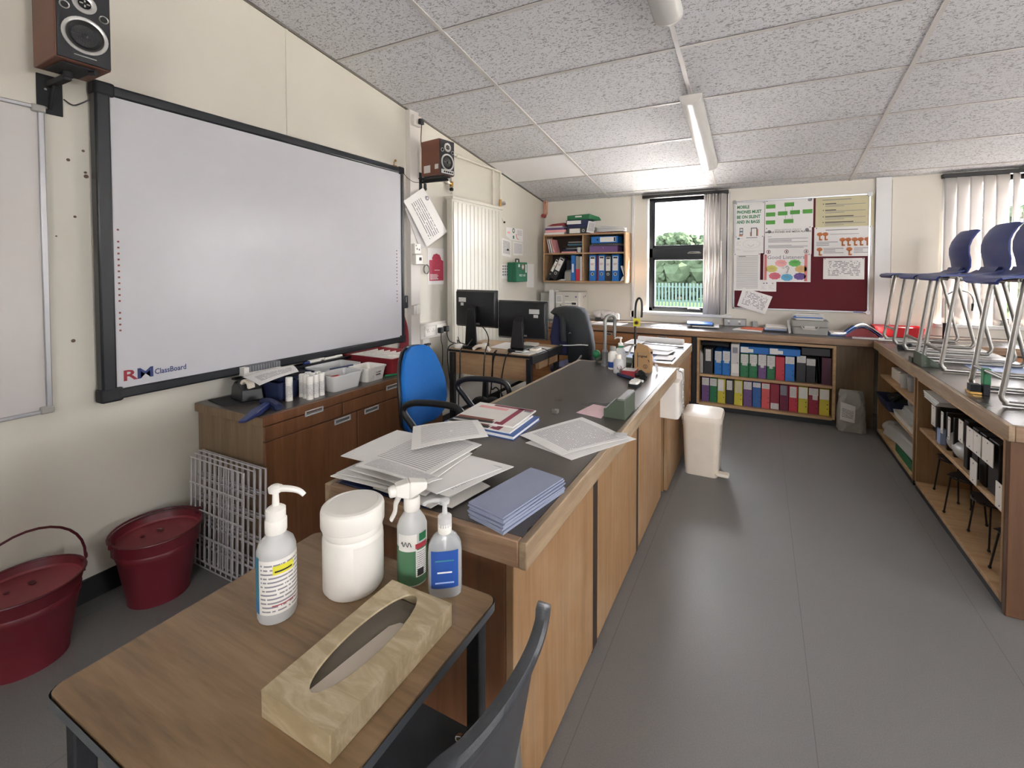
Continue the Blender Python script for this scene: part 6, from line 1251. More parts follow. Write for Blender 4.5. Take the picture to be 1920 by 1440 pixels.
single('small_box', 'small brown and white box behind the cream curved handle on the desk', 'box', MB('kraft').box((-1.99, 3.02, .7203), (-1.955, 3.05, .765)).box((-1.955, 3.02, .7203), (-1.925, 3.05, .765), 'paper'), bevel=.002)
z = .7203
for cs, m_, lb, dz in (([(-1.93, 3.1), (-1.76, 3.08), (-1.72, 3.35), (-1.95, 3.38)], 'paper', 'white papers between the two monitors on the desk', 0), ([(-1.58, 3.06), (-1.48, 3.05), (-1.475, 3.3), (-1.6, 3.32)], 'paper', 'white papers at the right end of the desk', 0), ([(-1.65, 2.95), (-1.50, 2.94), (-1.49, 3.03), (-1.63, 3.05)], 'label_white', 'pale notebook lying at the front right of the desk', 0), ([(-1.63, 2.97), (-1.55, 2.96), (-1.54, 3.02), (-1.62, 3.03)], 'paper', 'folded white leaflet on the pale notebook on the desk', .012)):
    sheetxy(lb, cs, m_, z+dz, .006 if 'notebook' in lb else .002, .002, 'papers', 'papers')
t = thing('desk_phone', 'cream telephone handset lying at the right end of the desk', 'telephone', (-1.53, 3.12, z+.006)); part('body', MB('cream_plastic').box((-1.57, 3.08, z+.006), (-1.50, 3.16, z+.022)), t, .005); part('key', MB('grey_plastic').box((-1.545, 3.10, z+.022), (-1.52, 3.13, z+.034)), t, .002)
single('keyboard', 'cream keyboard lying behind the right monitor', 'keyboard', MB('machine').box((-1.75, 3.17, z), (-1.63, 3.38, z+.02)), bevel=.003)
# clutter under the desk
single('computer_tower', 'pale computer case standing on the floor under the desk right side', 'computer', MB('machine').box((-1.78, 3.0, 0), (-1.60, 3.40, .40)), bevel=.004)
single('cardboard_box', 'open brown cardboard box on the floor under the desk', 'box', MB('kraft').box((-2.12, 2.98, 0), (-1.84, 3.3, .22)).box((-2.14, 2.93, .21), (-1.84, 2.98, .225)), bevel=.002)
single('black_bag', 'black cloth heap in the cardboard box under the desk', 'bag', MB('soft_black').sphere((-2.02, 3.1, .265), .07, n=10, sc_=(1.1, 1, .7)).sphere((-1.92, 3.12, .27), .06, n=10, sc_=(1, 1, .8)))
single('paper_bag', 'brown paper bag with white papers on the floor behind the blue chair', 'bag', MB('kraft').loft([[(x, y, z_) for x, y in rrect(-1.66-s_, -1.42+s_, 2.42-s_, 2.60+s_, .02)] for z_, s_ in ((0, 0), (.2, .01), (.34, -.01))]).loft([[(-1.60, 2.45, .30), (-1.5, 2.45, .30), (-1.5, 2.55, .30), (-1.6, 2.55, .30)], [(-1.62, 2.46, .42), (-1.52, 2.44, .38), (-1.52, 2.52, .38), (-1.62, 2.54, .42)]], 'paper'))
# chair with jacket
t = thing('stool_chair', 'navy office chair with silver trim behind the computer desk, wearing a jacket', 'chair', (-1.40, 3.72, 0)); b = MB('navy_fabric')
b.loft([[(-1.56, 3.62, .60), (-1.28, 3.66, .60), (-1.28, 3.70, .60), (-1.56, 3.67, .60)], [(-1.58, 3.60, .76), (-1.26, 3.66, .76), (-1.26, 3.71, .76), (-1.58, 3.66, .76)], [(-1.55, 3.63, .97), (-1.29, 3.68, .97), (-1.29, 3.72, .97), (-1.55, 3.68, .97)]]); part('backrest', b, t, .02, seg=3)
part('seat', MB('navy_fabric').prism(rrect(-1.60, -1.22, 3.62, 4.0, .06), .44, .50), t, .02); part('gas_lift', MB('steel').cyl((-1.41, 3.81, .08), (-1.41, 3.81, .44), .022), t)
part('arm', MB('steel').tube([(-1.24, 3.68, .72), (-1.235, 3.60, .70), (-1.29, 3.50, .58), (-1.38, 3.48, .565)], .009, 8, smooth=4), t)
for k in range(5): a = 2*pi*k/5; part('base_spoke', MB('dark_metal').tube([(-1.41, 3.81, .08), (-1.41+.25*cos(a), 3.81+.25*sin(a), .04)], .018, 8, r1=.012), t)
b = MB('jacket'); rr = random.Random(11)
def js(z_, xa, xb, ya, yb_, k): 
    n = 22; return [((xa+xb)/2+(xb-xa)/2*(abs(cos(a))**.8)*(1 if cos(a) > 0 else -1)+.006*sin(7*a+k), (ya+yb_)/2+(yb_-ya)/2*(abs(sin(a))**.8)*(1 if sin(a) > 0 else -1)+.008*sin(5*a+k*2), z_) for a in [2*pi*j/n for j in range(n)]]
b.loft([js(.46, -1.39, -1.19, 3.55, 3.76, 0), js(.58, -1.41, -1.18, 3.53, 3.76, 1), js(.70, -1.41, -1.19, 3.53, 3.77, 2), js(.80, -1.42, -1.21, 3.54, 3.77, 3), js(.90, -1.46, -1.235, 3.55, 3.77, 4), js(.97, -1.585, -1.25, 3.56, 3.76, 5), js(1.01, -1.545, -1.29, 3.60, 3.74, 6), js(1.025, -1.48, -1.35, 3.63, 3.72, 7)])
t.location.x -= .06
jk = thing('jacket', 'dark grey jacket with white stripe draped over the navy chair', 'jacket', (-1.40, 3.68, .46)); part('cloth', b, jk); part('stripe', MB('paper').tube([(-1.45, 3.535, .705), (-1.36, 3.525, .712), (-1.27, 3.53, .722), (-1.21, 3.56, .718)], .006, 6, smooth=4, flat=.8), jk)
part('sleeve', MB('jacket').tube([(-1.46, 3.60, .97), (-1.43, 3.55, .90), (-1.42, 3.53, .82), (-1.41, 3.52, .74)], .026, 10, smooth=4, flat=.7), jk); part('emblem', MB('silver_ring').tube([(-1.365, 3.522, .81), (-1.355, 3.521, .822), (-1.345, 3.522, .812)], .0022, 5), jk)
jk.location.x -= .06
single('desk_post', 'dark vertical leg beside the back cabinets near the jacket chair', 'post', MB('black_kick').box((-1.745, 4.63, 0), (-1.708, 4.66, .70)))

# ================================================================= blue high chairs on the right-hand bench
def lab_chair(label, y, group='blue chairs standing on the right-hand bench'):
    t = thing('high_chair', label, 'chair', (.91, y, .7602), group, world=False)   # local: x from front foot to the back, z 0 on the bench
    W2 = .155; r = .0112
    for s_ in (-1, 1):
        Y = W2*s_; f = MB('tube_metal'); f.tube([(.12, Y, .525), (.09, Y, .527), (.072, Y, .505), (.02, Y, .10), (.012, Y, .045), (.028, Y, .018), (.06, Y, .0135), (.42, Y, .0135), (.462, Y, .02), (.478, Y, .05), (.465, Y, .11), (.375, Y, .50), (.36, Y, .522), (.33, Y, .527)], r, 10, smooth=4); part('side_frame', f, t)
    part('cross_bar', MB('tube_metal').cyl((.024, -W2, .115), (.024, W2, .115), .009, n=10), t); part('seat_bar', MB('tube_metal').cyl((.33, -W2, .522), (.33, W2, .522), .010, n=10), t)
    # one-piece shell: seat with drooping front
    n = 16; m = MB('chair_blue'); secs = []
    path = [(-.022, .518), (-.024, .530), (-.01, .543), (.03, .550), (.10, .549), (.2, .545), (.30, .548), (.37, .557), (.405, .577)]
    def strip(pp, wfun, zc, th=.009, nn=14):
        vs = []
        for sgn in (1, -1):
            for i, (x, z_) in enumerate(pp):
                hw = wfun(i/(len(pp)-1))
                for j in range(nn+1):
                    q = (j/nn-.5)*2; dx, dz = zc(i/(len(pp)-1), q)
                    if i == 0: tx, tz = pp[1][0]-x, pp[1][1]-z_
                    else: tx, tz = x-pp[i-1][0], z_-pp[i-1][1]
                    L = math.hypot(tx, tz) or 1; nx, nz = -tz/L, tx/L
                    vs.append((x+dx+nx*th/2*sgn, q*hw, z_+dz+nz*th/2*sgn))
        fs = []; A = len(pp)*(nn+1)
        for i in range(len(pp)-1):
            for j in range(nn): q = i*(nn+1)+j; fs += [(q, q+1, q+nn+2, q+nn+1), (A+q, A+q+nn+1, A+q+nn+2, A+q+1)]
        rim = list(range(nn+1)) + [i*(nn+1)+nn for i in range(1, len(pp))] + [(len(pp)-1)*(nn+1)+j for j in range(nn-1, -1, -1)] + [i*(nn+1) for i in range(len(pp)-2, 0, -1)]
        for a, b_ in zip(rim, rim[1:]+rim[:1]): fs.append((a, A+a, A+b_, b_))
        return vs, fs
    pp = []
    for i in range(len(path)-1):
        for k in range(3): u = k/3; pp.append((path[i][0]*(1-u)+path[i+1][0]*u, path[i][1]*(1-u)+path[i+1][1]*u))
    pp.append(path[-1])
    vs, fs = strip(pp, lambda u: .16+.035*min(1, u*4)*(1-.12*max(0, (u-.75)*4)), lambda u, q: (.010*q*q*max(0, 1-u*5), -.004*(1-q*q)*min(1, u*3)))
    part('seat', MB('chair_blue').add(vs, fs), t)
    bp = [(.398, .555), (.415, .60), (.412, .65), (.402, .70), (.402, .75), (.416, .80), (.44, .845), (.462, .87)]; pb = []
    for i in range(len(bp)-1):
        for k in range(3): u = k/3; pb.append((bp[i][0]*(1-u)+bp[i+1][0]*u, bp[i][1]*(1-u)+bp[i+1][1]*u))
    pb.append(bp[-1])
    vs, fs = strip(pb, lambda u: .165+.028*min(1, u*3)-.004*max(0, u-.8)/.2, lambda u, q: (.024*q*q, -.012*abs(q)**8*max(0, u-.5)))
    part('backrest', MB('chair_blue').add(vs, fs), t)
    part('shell_neck', MB('chair_blue').loft([[(.33, -.10, .532), (.33, .10, .532), (.33, .10, .545), (.33, -.10, .545)], [(.385, -.12, .542), (.385, .12, .542), (.38, .12, .556), (.38, -.12, .556)], [(.417, -.13, .60), (.417, .13, .60), (.404, .13, .60), (.404, -.13, .60)]]), t)
    return t
c1 = lab_chair('farthest blue high chair on the right-hand bench, nearest the closed blind', 4.53)
dup(c1, (.91, 3.94, .7602), label='second farthest blue high chair on the right-hand bench'); dup(c1, (.91, 3.50, .7602), label='third blue high chair on the right-hand bench, backrest cut by the photo edge'); dup(c1, (.91, 2.77, .7602), label='nearest blue high chair on the right-hand bench, only its seat front and legs in view')
# bench objects on the right
greenbox('green metal wedge box standing under the third blue chair on the right bench', -99, -98, 0, 0, 0, 0) if 0 else None
t = thing('green_box', 'green metal wedge box at the edge of the right-hand bench under the chairs', 'box', (.92, 3.55, zb)); b = MB('green_box'); pr = [(.862, 0), (.975, 0), (.872, .078), (.862, .078)]
b.loft([[(x, 3.465, zb+z_) for x, z_ in pr], [(x, 3.62, zb+z_) for x, z_ in pr]]); part('body', b, t, .002); part('flap', MB('alu').box((.97, 3.47, zb+.0), (.98, 3.60, zb+.006)), t); part('side_tab', MB('green_box').box((.855, 3.62, zb), (.87, 3.69, zb+.03)), t)
t = thing('tape_dispenser', 'small green topped dispenser standing near the front edge of the right bench', 'dispenser', (.95, 2.83, zb)); part('stand', MB('soft_black').box((.925, 2.80, zb), (.95, 2.83, zb+.10)), t, .002); part('top', MB('f_green').box((.924, 2.799, zb+.05), (.951, 2.831, zb+.125)), t, .003); part('foot', MB('soft_black').box((.885, 2.815, zb+.012), (.925, 2.86, zb+.045)).box((.88, 2.81, zb), (.93, 2.865, zb+.012), 'brass').box((.95, 2.81, zb+.03), (1.0, 2.815, zb+.036)), t, .002)
t = thing('tall_gas_tap', 'hooked gooseneck tap standing in front of the closed blind', 'tap', (1.40, 5.0, zb)); part('base', MB('soft_black').cyl((1.40, 5.0, zb), (1.40, 5.0, zb+.13), .018).cyl((1.40, 5.0, zb+.08), (1.43, 4.99, zb+.085), .014, mat='f_green'), t); part('spout', MB('chrome').tube([(1.40, 5.0, zb+.13), (1.40, 5.0, zb+.34), (1.425, 5.0, zb+.385), (1.48, 5.0, zb+.41), (1.55, 5.0, zb+.385), (1.575, 5.0, zb+.33), (1.572, 5.0, zb+.30)], .006, 8, smooth=4), t); part('nozzle', MB('soft_black').cyl((1.572, 5.0, zb+.30), (1.568, 5.0, zb+.24), .009, .005), t)

# ================================================================= on the sideboard
zs = .7052
single('rubber_mat', 'thin black mat lying at the near end of the sideboard top', 'mat', MB('soft_black').prism([(-2.40, 1.27), (-2.23, 1.245), (-2.17, 1.36), (-2.36, 1.42)], zs, zs+.004))
t = thing('tape_dispenser', 'black desk tape dispenser with a roll of tape under a folded sheet', 'dispenser', (-2.25, 1.38, zs)); b = MB('black_plastic')
b.loft([[(x, y, zs+.0045) for x, y in ((-2.33, 1.335), (-2.20, 1.31), (-2.17, 1.40), (-2.32, 1.43))], [(x, y, zs+.06) for x, y in ((-2.33, 1.34), (-2.205, 1.315), (-2.175, 1.395), (-2.32, 1.425))], [(x, y, zs+.085) for x, y in ((-2.32, 1.35), (-2.29, 1.34), (-2.28, 1.40), (-2.31, 1.41))]]); part('body', b, t, .004)
b = MB('cream_plastic'); n = 20
b.loft([[(-2.235+r_*cos(2*pi*j/n), yv, zs+.068+r_*sin(2*pi*j/n)) for j in range(n)] for r_, yv in ((.036, 1.345), (.036, 1.375), (.022, 1.375), (.022, 1.345), (.036, 1.345))], cap=(0, 0)); part('tape_roll', b, t)
single('blue_tub', 'dark blue plastic tub behind the glue sticks on the sideboard', 'tub', MB('f_navy').loft([[(x, y, z_) for x, y in rrect(-2.20-g, -2.08+g, 1.42-g, 1.52+g, .02)] for z_, g in ((zs, 0), (zs+.085, .008), (zs+.085, .004), (zs+.01, -.004))]))
single('dark_tray', 'dark blue tray full of black leads at the back of the sideboard', 'tray', MB('f_navy').loft([[(x, y, z_) for x, y in rrect(-2.36-g, -2.18+g, 1.47-g, 1.69+g, .02)] for z_, g in ((zs, 0), (zs+.08, .01), (zs+.08, .005), (zs+.01, -.004))]).tube([(-2.33, 1.5, zs+.06), (-2.24, 1.55, zs+.085), (-2.30, 1.63, zs+.08), (-2.22, 1.66, zs+.075), (-2.2, 1.56, zs+.09)], .012, 6, 'soft_black', smooth=4))
z = .805
single('folded_sheet', 'folded white printed sheet lying on the tape dispenser and blue tub', 'paper', quad_sheet('print_few', [(-2.07, 1.315, z), (-2.13, 1.56, z+.01), (-2.26, 1.62, z+.02), (-2.255, 1.35, z+.012)], nrm=(0, 0, 1), bow=.008, th=.001))
t = thing('blue_tool', 'blue plastic hammer shaped tool overhanging the near corner of the sideboard', 'tool', (-1.98, 1.25, zs)); b = MB('ruler_blue')
b.loft([[(-1.905, 1.15, zs+.001), (-1.925, 1.13, zs+.001), (-1.925, 1.13, zs+.010), (-1.905, 1.15, zs+.010)], [(-1.945, 1.245, zs+.004), (-1.98, 1.225, zs+.004), (-1.98, 1.225, zs+.03), (-1.945, 1.245, zs+.03)], [(-2.02, 1.35, zs+.01), (-2.04, 1.335, zs+.01), (-2.04, 1.335, zs+.03), (-2.02, 1.35, zs+.03)]]); part('handle', b, t, .003)
part('head', MB('f_navy').tube([(-2.075, 1.33, zs+.022), (-2.03, 1.335, zs+.026), (-1.985, 1.33, zs+.022), (-1.95, 1.325, zs+.014)], .017, 8, smooth=3, flat=.9).box((-1.99, 1.315, zs+.0), (-1.95, 1.345, zs+.02)), t)
gt = thing('glue_stick', 'single white glue stick standing apart to the left of the others', 'glue stick', (-2.045, 1.445, zs), world=False)
part('tube', MB('label_white').lathe([(0, 0), (.0155, .001), (.0155, .085)], n=18), gt); part('cap', MB('white_plastic').lathe([(.0160, .085), (.0160, .110), (.0145, .114), (0, .115)], n=18), gt); part('base_ring', MB('white_plastic').lathe([(.0162, .0), (.0162, .012)], n=18), gt)
glb = part('label', MB('print_label').loft([[(.0158*cos(-pi*.65+pi*1.3*j/14-.4), .0158*sin(-pi*.65+pi*1.3*j/14-.4), z_) for j in range(15)] for z_ in (.018, .078)], cap=(0, 0), closed=False), gt)
me = glb.data; L = me.uv_layers.new(name='uv') if not me.uv_layers else me.uv_layers[0]
for p_ in me.polygons:
    for li in p_.loop_indices: vi = me.loops[li].vertex_index; L.data[li].uv = ((vi % 15)/14, 1-(vi//15))
for k, (x, y) in enumerate([(-1.975, 1.505), (-1.985, 1.545), (-1.990, 1.582), (-2.015, 1.515), (-2.025, 1.555), (-2.052, 1.522), (-2.062, 1.562), (-2.03, 1.592)]):
    dup(gt, (x, y, zs), rotz=.3*k-.8, label='white glue stick within the tight bunch on the sideboard', group='bunch of glue sticks on the sideboard')
def tub(label, x0, x1, y0, y1, h, mat_='frosted', taper=.012):
    t = thing('plastic_tub', label, 'tub', ((x0+x1)/2, (y0+y1)/2, zs)); b = MB(mat_)
    b.loft([[(x, y, z_) for x, y in rrect(x0-g, x1+g, y0-g, y1+g, .018)] for z_, g in ((zs+.0, -taper), (zs+h-.008, 0), (zs+h-.008, .004), (zs+h, .004), (zs+h, -.001), (zs+.006, -taper-.002))]); part('tub', b, t); return t
t = tub('clear plastic tub with red and white bits in front of the others on the sideboard', -2.10, -1.955, 1.63, 1.82, .085)
part('contents', MB('label_white').box((-2.08, 1.65, zs+.008), (-1.975, 1.80, zs+.03)).tube([(-2.07, 1.68, zs+.05), (-2.03, 1.71, zs+.06), (-2.06, 1.75, zs+.05)], .012, 6, 'red_plastic', smooth=3).box((-2.05, 1.76, zs+.03), (-1.99, 1.79, zs+.05), 'paper_grey'), t)
t = tub('white plastic tub with a printed word label near the blue chair', -2.115, -1.965, 1.86, 2.01, .08, 'white_plastic'); t2 = quad_sheet('label_white', [(-1.9695, 1.905, zs+.022), (-1.9695, 1.985, zs+.022), (-1.962, 1.985, zs+.06), (-1.962, 1.905, zs+.06)], bow=0, n=1); 
t2.text('PLAIN', .014, 'ink_black', WALLM(-1.9635, 1.945, zs+.05), ext=.0008).text('PAPER', .012, 'ink_black', WALLM(-1.966, 1.945, zs+.034), ext=.0008); part('label', t2, t, smooth=False)
t = tub('shallow clear tub with a pen lying across it at the back of the sideboard', -2.30, -2.13, 1.72, 1.97, .085); part('contents', MB('paper_grey').box((-2.28, 1.74, zs+.01), (-2.15, 1.94, zs+.05)).cyl((-2.12, 1.74, zs+.088), (-2.05, 1.84, zs+.10), .004, n=8, mat='f_navy'), t)
t = thing('red_tray', 'red tray with white dividers and marker pens at the far end of the sideboard', 'tray', (-2.2, 2.22, zs)); x0, x1, y0, y1 = -2.40, -1.97, 2.06, 2.36
b = MB('dark_red'); b.loft([[(x, y, z_) for x, y in rrect(x0-g, x1+g, y0-g, y1+g, .012)] for z_, g in ((zs, -.02), (zs+.09, 0), (zs+.10, .006), (zs+.10, -.004), (zs+.012, -.022))]); part('tray', b, t)
b = MB('white_plastic'); b.box((x0+.022, y0+.022, zs+.05), (x1-.022, y1-.022, zs+.056))
for k in range(7): b.box((x0+.03+k*.055, y0+.02, zs+.056), (x0+.034+k*.055, y1-.02, zs+.09))
b.box((x0+.022, (y0+y1)/2-.002, zs+.056), (x1-.022, (y0+y1)/2+.002, zs+.088)); part('dividers', b, t)
for k, (x, m_) in enumerate([(-2.16, 'f_green'), (-2.21, 'f_navy'), (-2.10, 'label_blue'), (-2.04, 'ink_black')]):
    tt = thing('marker_pen', ['green', 'navy', 'blue', 'black'][k] + ' marker pen lying in the red divided tray', 'pen', (x, 2.15, zs+.06)); part('barrel', MB('white_plastic').cyl((x, 2.09, zs+.066), (x, 2.15, zs+.066), .008, n=10), tt); part('cap', MB(m_).cyl((x, 2.15, zs+.066), (x, 2.19, zs+.066), .009, n=10), tt)
single('green_pen', 'green pen lying on the sideboard under the red tray edge', 'pen', MB('sharp_green').cyl((-1.99, 2.02, zs+.006), (-1.96, 2.09, zs+.006), .006, n=10))

# ================================================================= wire grids
def grid(label, x0, x1, y, z0, z1, lean, nc, nr, th=.0028):
    b = MB('wire_white'); f = lambda x, z_: (x, y + lean*(z_-z0)/(z1-z0), z_)
    for i in range(nc+1): x = x0+(x1-x0)*i/nc; b.tube([f(x, z0), f(x, z1)], th if 0 < i < nc else th*1.6, 6)
    for j in range(nr+1):
        z_ = z0+(z1-z0)*j/nr; q = .006 if j % 2 else -.006; b.tube([(x0-.004, f(0, z_)[1]-.004, z_), (x1+.006, f(0, z_)[1]-.004, z_)], th, 6)
        if 0 < j < nr: b.tube([(x0, f(0, z_)[1]+.004, z_-.014), (x1, f(0, z_)[1]+.004, z_-.014)], th*.7, 5)
    return single('wire_grid', label, 'wire grid', b, group='white wire grids leaning at the sideboard end')
grid('front white wire grid of the stack leaning at the sideboard end, slightly shorter', -2.30, -1.915, 1.132, .05, .495, .012, 11, 4)
grid('second white wire grid of the stack leaning at the sideboard end', -2.30, -1.87, 1.150, .003, .505, .012, 11, 5)
grid('third white wire grid of the stack leaning at the sideboard end', -2.305, -1.862, 1.170, .003, .51, .012, 11, 5)
grid('rear white wire grid of the stack, closest to the sideboard end panel', -2.31, -1.856, 1.19, .003, .505, .010, 11, 5)

# ================================================================= fire buckets
def bucket(label, x, y, up):
    t = thing('bucket', label, 'bucket', (x, y, 0), None, world=False); b = MB('bucket_red')
    b.lathe([(.0, .012), (.095, .012), (.098, .0), (.104, .0), (.104, .018), (.110, .05), (.133, .19), (.136, .195), (.139, .215), (.136, .22), (.148, .268), (.146, .270), (.140, .246)], n=40, cap=(0, 0)); part('body', b, t); part('inner_lid', MB('bucket_in').lathe([(.1405, .247), (.137, .238), (.06, .232), (0, .231)], n=40, cap=(0, 0)), t)
    part('rim', MB('bucket_rim').tube([(.149*cos(2*pi*j/40), .149*sin(2*pi*j/40), .270) for j in range(41)], .0045, 8, cap=(0, 0)), t)
    for s_ in (-1, 1): part('ear', MB('bucket_rim').box((-.014, s_*.147-.004, .225), (.014, s_*.147+.004, .272)).tube([(0, s_*.146, .262), (0, s_*.158, .268), (0, s_*.156, .285)], .005, 6, smooth=3), t)
    part('dents', MB('bucket_rim').sphere((-.05, .03, .234), .014, n=8, sc_=(1.4, .7, .4)).sphere((-.055, -.03, .234), .008, n=8, sc_=(1, 1, .4)), t)
    if up: pts = [(.155*0+.02*sin(a), .156*cos(a), .275+.175*sin(a)) for a in [pi*k/16 for k in range(17)]]
    else: pts = [(-.154*sin(a)*1.0, .156*cos(a), .275-.004*sin(a)+.01*sin(a)) for a in [pi*k/16 for k in range(17)]]
    part('bail_handle', MB('bucket_rim').tube(pts, .0042, 8), t); return t
bucket('dark red metal bucket with raised handle at the left edge of the photo', -2.245, .60, True)
bucket('dark red metal bucket with lowered handle beside the white wire grids', -2.228, .978, False)

# ================================================================= things on the foreground table
zt = .7002
t = thing('sanitiser_bottle', 'white pump bottle with a printed label and yellow strip, leftmost on the small table', 'bottle', (-.80, .535, zt)); x, y = -.80, .535; r = .033
part('bottle', MB('frosted').lathe([(0, zt), (r-.002, zt+.0005), (r, zt+.006), (r, zt+.125), (r-.004, zt+.138), (r-.016, zt+.150), (.0145, zt+.156), (.0145, zt+.163)], (x, y, 0), 28), t)
dv = Vector((.80, -.535, 0)).normalized(); a0 = math.atan2(dv.y, dv.x)
def wrap(mb, x, y, r, z0, z1, a_, span, mat_, n=16):
    vs = [(x+r*cos(a_-span/2+span*j/n), y+r*sin(a_-span/2+span*j/n), z_) for z_ in (z0, z1) for j in range(n+1)]
    uv = [(j/n, 1-k) for k in (0, 1) for j in range(n+1)]
    return mb.add(vs, [(j, j+1, n+2+j, n+1+j) for j in range(n)], mat_, uv)
lb = MB('print_label'); wrap(lb, x, y, r+.0005, zt+.02, zt+.118, a0+.25, 2.5, 'print_label'); wrap(lb, x, y, r+.0008, zt+.092, zt+.108, a0+.35, 1.1, 'label_yellow'); wrap(lb, x, y, r+.0008, zt+.02, zt+.122, a0-1.25, .55, 'teal'); wrap(lb, x, y, r+.0009, zt+.035, zt+.037, a0+.35, 1.2, 'label_red')
wrap(lb, x, y, r+.001, zt+.096, zt+.099, a0+.35, .9, 'ink_black'); wrap(lb, x, y, r+.0008, zt+.02, zt+.045, a0-1.3, .6, 'label_blue'); part('label', lb, t)
part('neck_cap', MB('white_plastic').lathe([(.0175, zt+.155), (.0185, zt+.158), (.0185, zt+.178), (.016, zt+.181)], (x, y, 0), 24), t); pump(t, x, y, zt+.175, 1.05, 'white_plastic', ang=.5)
t = thing('wipes_tub', 'large round white tub with a screw lid in the middle of the small table', 'tub', (-.735, .65, zt)); x, y = -.735, .655; r = .059
part('body', MB('white_plastic').lathe([(0, zt), (r-.006, zt+.0005), (r-.001, zt+.008), (r-.001, zt+.108), (r-.004, zt+.114), (r-.002, zt+.120), (r-.004, zt+.126), (r-.004, zt+.135)], (x, y, 0), 40), t)
part('lid', MB('white_plastic').lathe([(r+.001, zt+.130), (r+.002, zt+.133), (r+.002, zt+.160), (r+.0005, zt+.165), (r-.003, zt+.168), (r-.010, zt+.170), (r-.011, zt+.1693), (r-.03, zt+.1705), (0, zt+.171)], (x, y, 0), 48, cap=(1, 0)), t, ang=.35)
lb = MB('label_white'); wrap(lb, x, y, r-.0004, zt+.012, zt+.105, math.atan2(-.66, .735)+.75, 1.5, 'label_white'); part('label', lb, t)
t = thing('spray_bottle', 'clear trigger spray bottle half full of green liquid behind the tissue box', 'bottle', (-.635, .725, zt)); x, y = -.64, .722; r = .030
part('bottle', MB('frosted').lathe([(0, zt), (r-.001, zt+.0005), (r, zt+.006), (r, zt+.115), (r-.004, zt+.126), (.016, zt+.142), (.0135, zt+.150)], (x, y, 0), 28), t)
part('liquid', MB('liquid_green').lathe([(r+.0003, zt+.004), (r+.0003, zt+.080)], (x, y, 0), 28, cap=(0, 1)), t); a0 = math.atan2(-.722, .64)
lb = MB('label_white'); wrap(lb, x, y, r+.0010, zt+.074, zt+.108, a0-.35, 1.3, 'label_white'); wrap(lb, x, y, r+.0012, zt+.02, zt+.075, a0+.62, .8, 'print_label'); wrap(lb, x, y, r+.0014, zt+.078, zt+.088, a0+.65, .9, 'label_red'); wrap(lb, x, y, r+.0014, zt+.092, zt+.108, a0+.75, .6, 'f_green'); wrap(lb, x, y, r+.0016, zt+.022, zt+.036, a0+.55, .45, 'ink_black')
part('label', lb, t)
part('handwriting', MB('ink_black').tube([(x+(r+.003)*cos(a0-.7+.07*k), y+(r+.003)*sin(a0-.7+.07*k), zt+.090+.005*sin(k*1.9)) for k in range(10)], .0007, 4, smooth=2), t)
part('collar', MB('white_plastic').lathe([(.0155, zt+.146), (.0165, zt+.148), (.0165, zt+.170), (.014, zt+.173)], (x, y, 0), 20), t)
d = Vector((-.62, -.78, 0)); o_ = Vector((x, y, 0)); hd = MB('white_plastic'); sd_ = Vector((-d.y, d.x, 0))
def slb(f0, f1, w0, w1, za0, za1, zb0, zb1, mb): 
    mb.loft([[o_+d*f+sd_*s_*w_+Vector((0, 0, z_)) for s_, z_ in ((-1, a), (1, a), (1, b_), (-1, b_))] for f, w_, a, b_ in ((f0, w0, za0, za1), (f1, w1, zb0, zb1))])
slb(-.03, .006, .011, .015, zt+.186, zt+.200, zt+.172, zt+.208, hd); slb(.006, .034, .015, .012, zt+.172, zt+.208, zt+.182, zt+.203, hd); hd.cyl(o_+d*.030+Vector((0, 0, zt+.191)), o_+d*.046+Vector((0, 0, zt+.189)), .0125, .011, n=14)
part('spray_head', hd, t, .003); tg = MB('white_plastic'); tg.tube([o_+d*.024+Vector((0, 0, zt+.180)), o_+d*.032+Vector((0, 0, zt+.165)), o_+d*.034+Vector((0, 0, zt+.148)), o_+d*.042+Vector((0, 0, zt+.132))], .011, 8, smooth=4, flat=.45, r1=.008); part('trigger', tg, t)
t = thing('sanitiser_bottle', 'flat clear gel bottle with blue label at the far corner of the small table', 'bottle', (-.545, .715, zt)); x, y = -.553, .718; M0 = R(.62, 'Z')
def ell(a, b_, z_, n=28): return [tuple(Vector((x, y, z_)) + M0 @ Vector((a*(abs(cos(q))**.75)*(1 if cos(q) > 0 else -1), b_*(abs(sin(q))**.75)*(1 if sin(q) > 0 else -1), 0))) for q in [2*pi*j/n for j in range(n)]]
b = MB('clear_plastic'); b.loft([ell(.030, .016, zt), ell(.033, .019, zt+.005), ell(.033, .019, zt+.088), ell(.031, .018, zt+.103), ell(.022, .015, zt+.117), ell(.011, .011, zt+.124)]); part('bottle', b, t)
b = MB('liquid_clear' if 0 else 'clear_plastic'); lb = MB('label_blue'); f = Vector((0, -.0196, 0))
vs = []; 
for z_ in (zt+.022, zt+.095):
    for j in range(9): q = -1+2*j/8; vs.append(tuple(Vector((x, y, z_)) + M0 @ Vector((q*.026, -.0196+.004*q**4, 0))))
lb.add(vs, [(j, j+1, 10+j, 9+j) for j in range(8)]); 
for zz, w_, m_ in ((.052, .014, 'paper'), (.032, .018, 'pale_blue'), (.075, .018, 'teal')):
    vs = [tuple(Vector((x, y, zt+zz+dz)) + M0 @ Vector((s_*w_, -.0202, 0))) for dz in (0, .003) for s_ in (-1, 1)]; lb.add(vs, [(0, 1, 3, 2)], m_)
part('label', lb, t); part('collar', MB('white_plastic').lathe([(.0125, zt+.122), (.0135, zt+.124), (.0135, zt+.142), (.011, zt+.146)], (x, y, 0), 20), t); part('dip_tube', MB('white_plastic').cyl((x, y, zt+.02), (x, y, zt+.12), .003, n=8), t); pump(t, x, y, zt+.136, .85, 'frosted', ang=3.5)
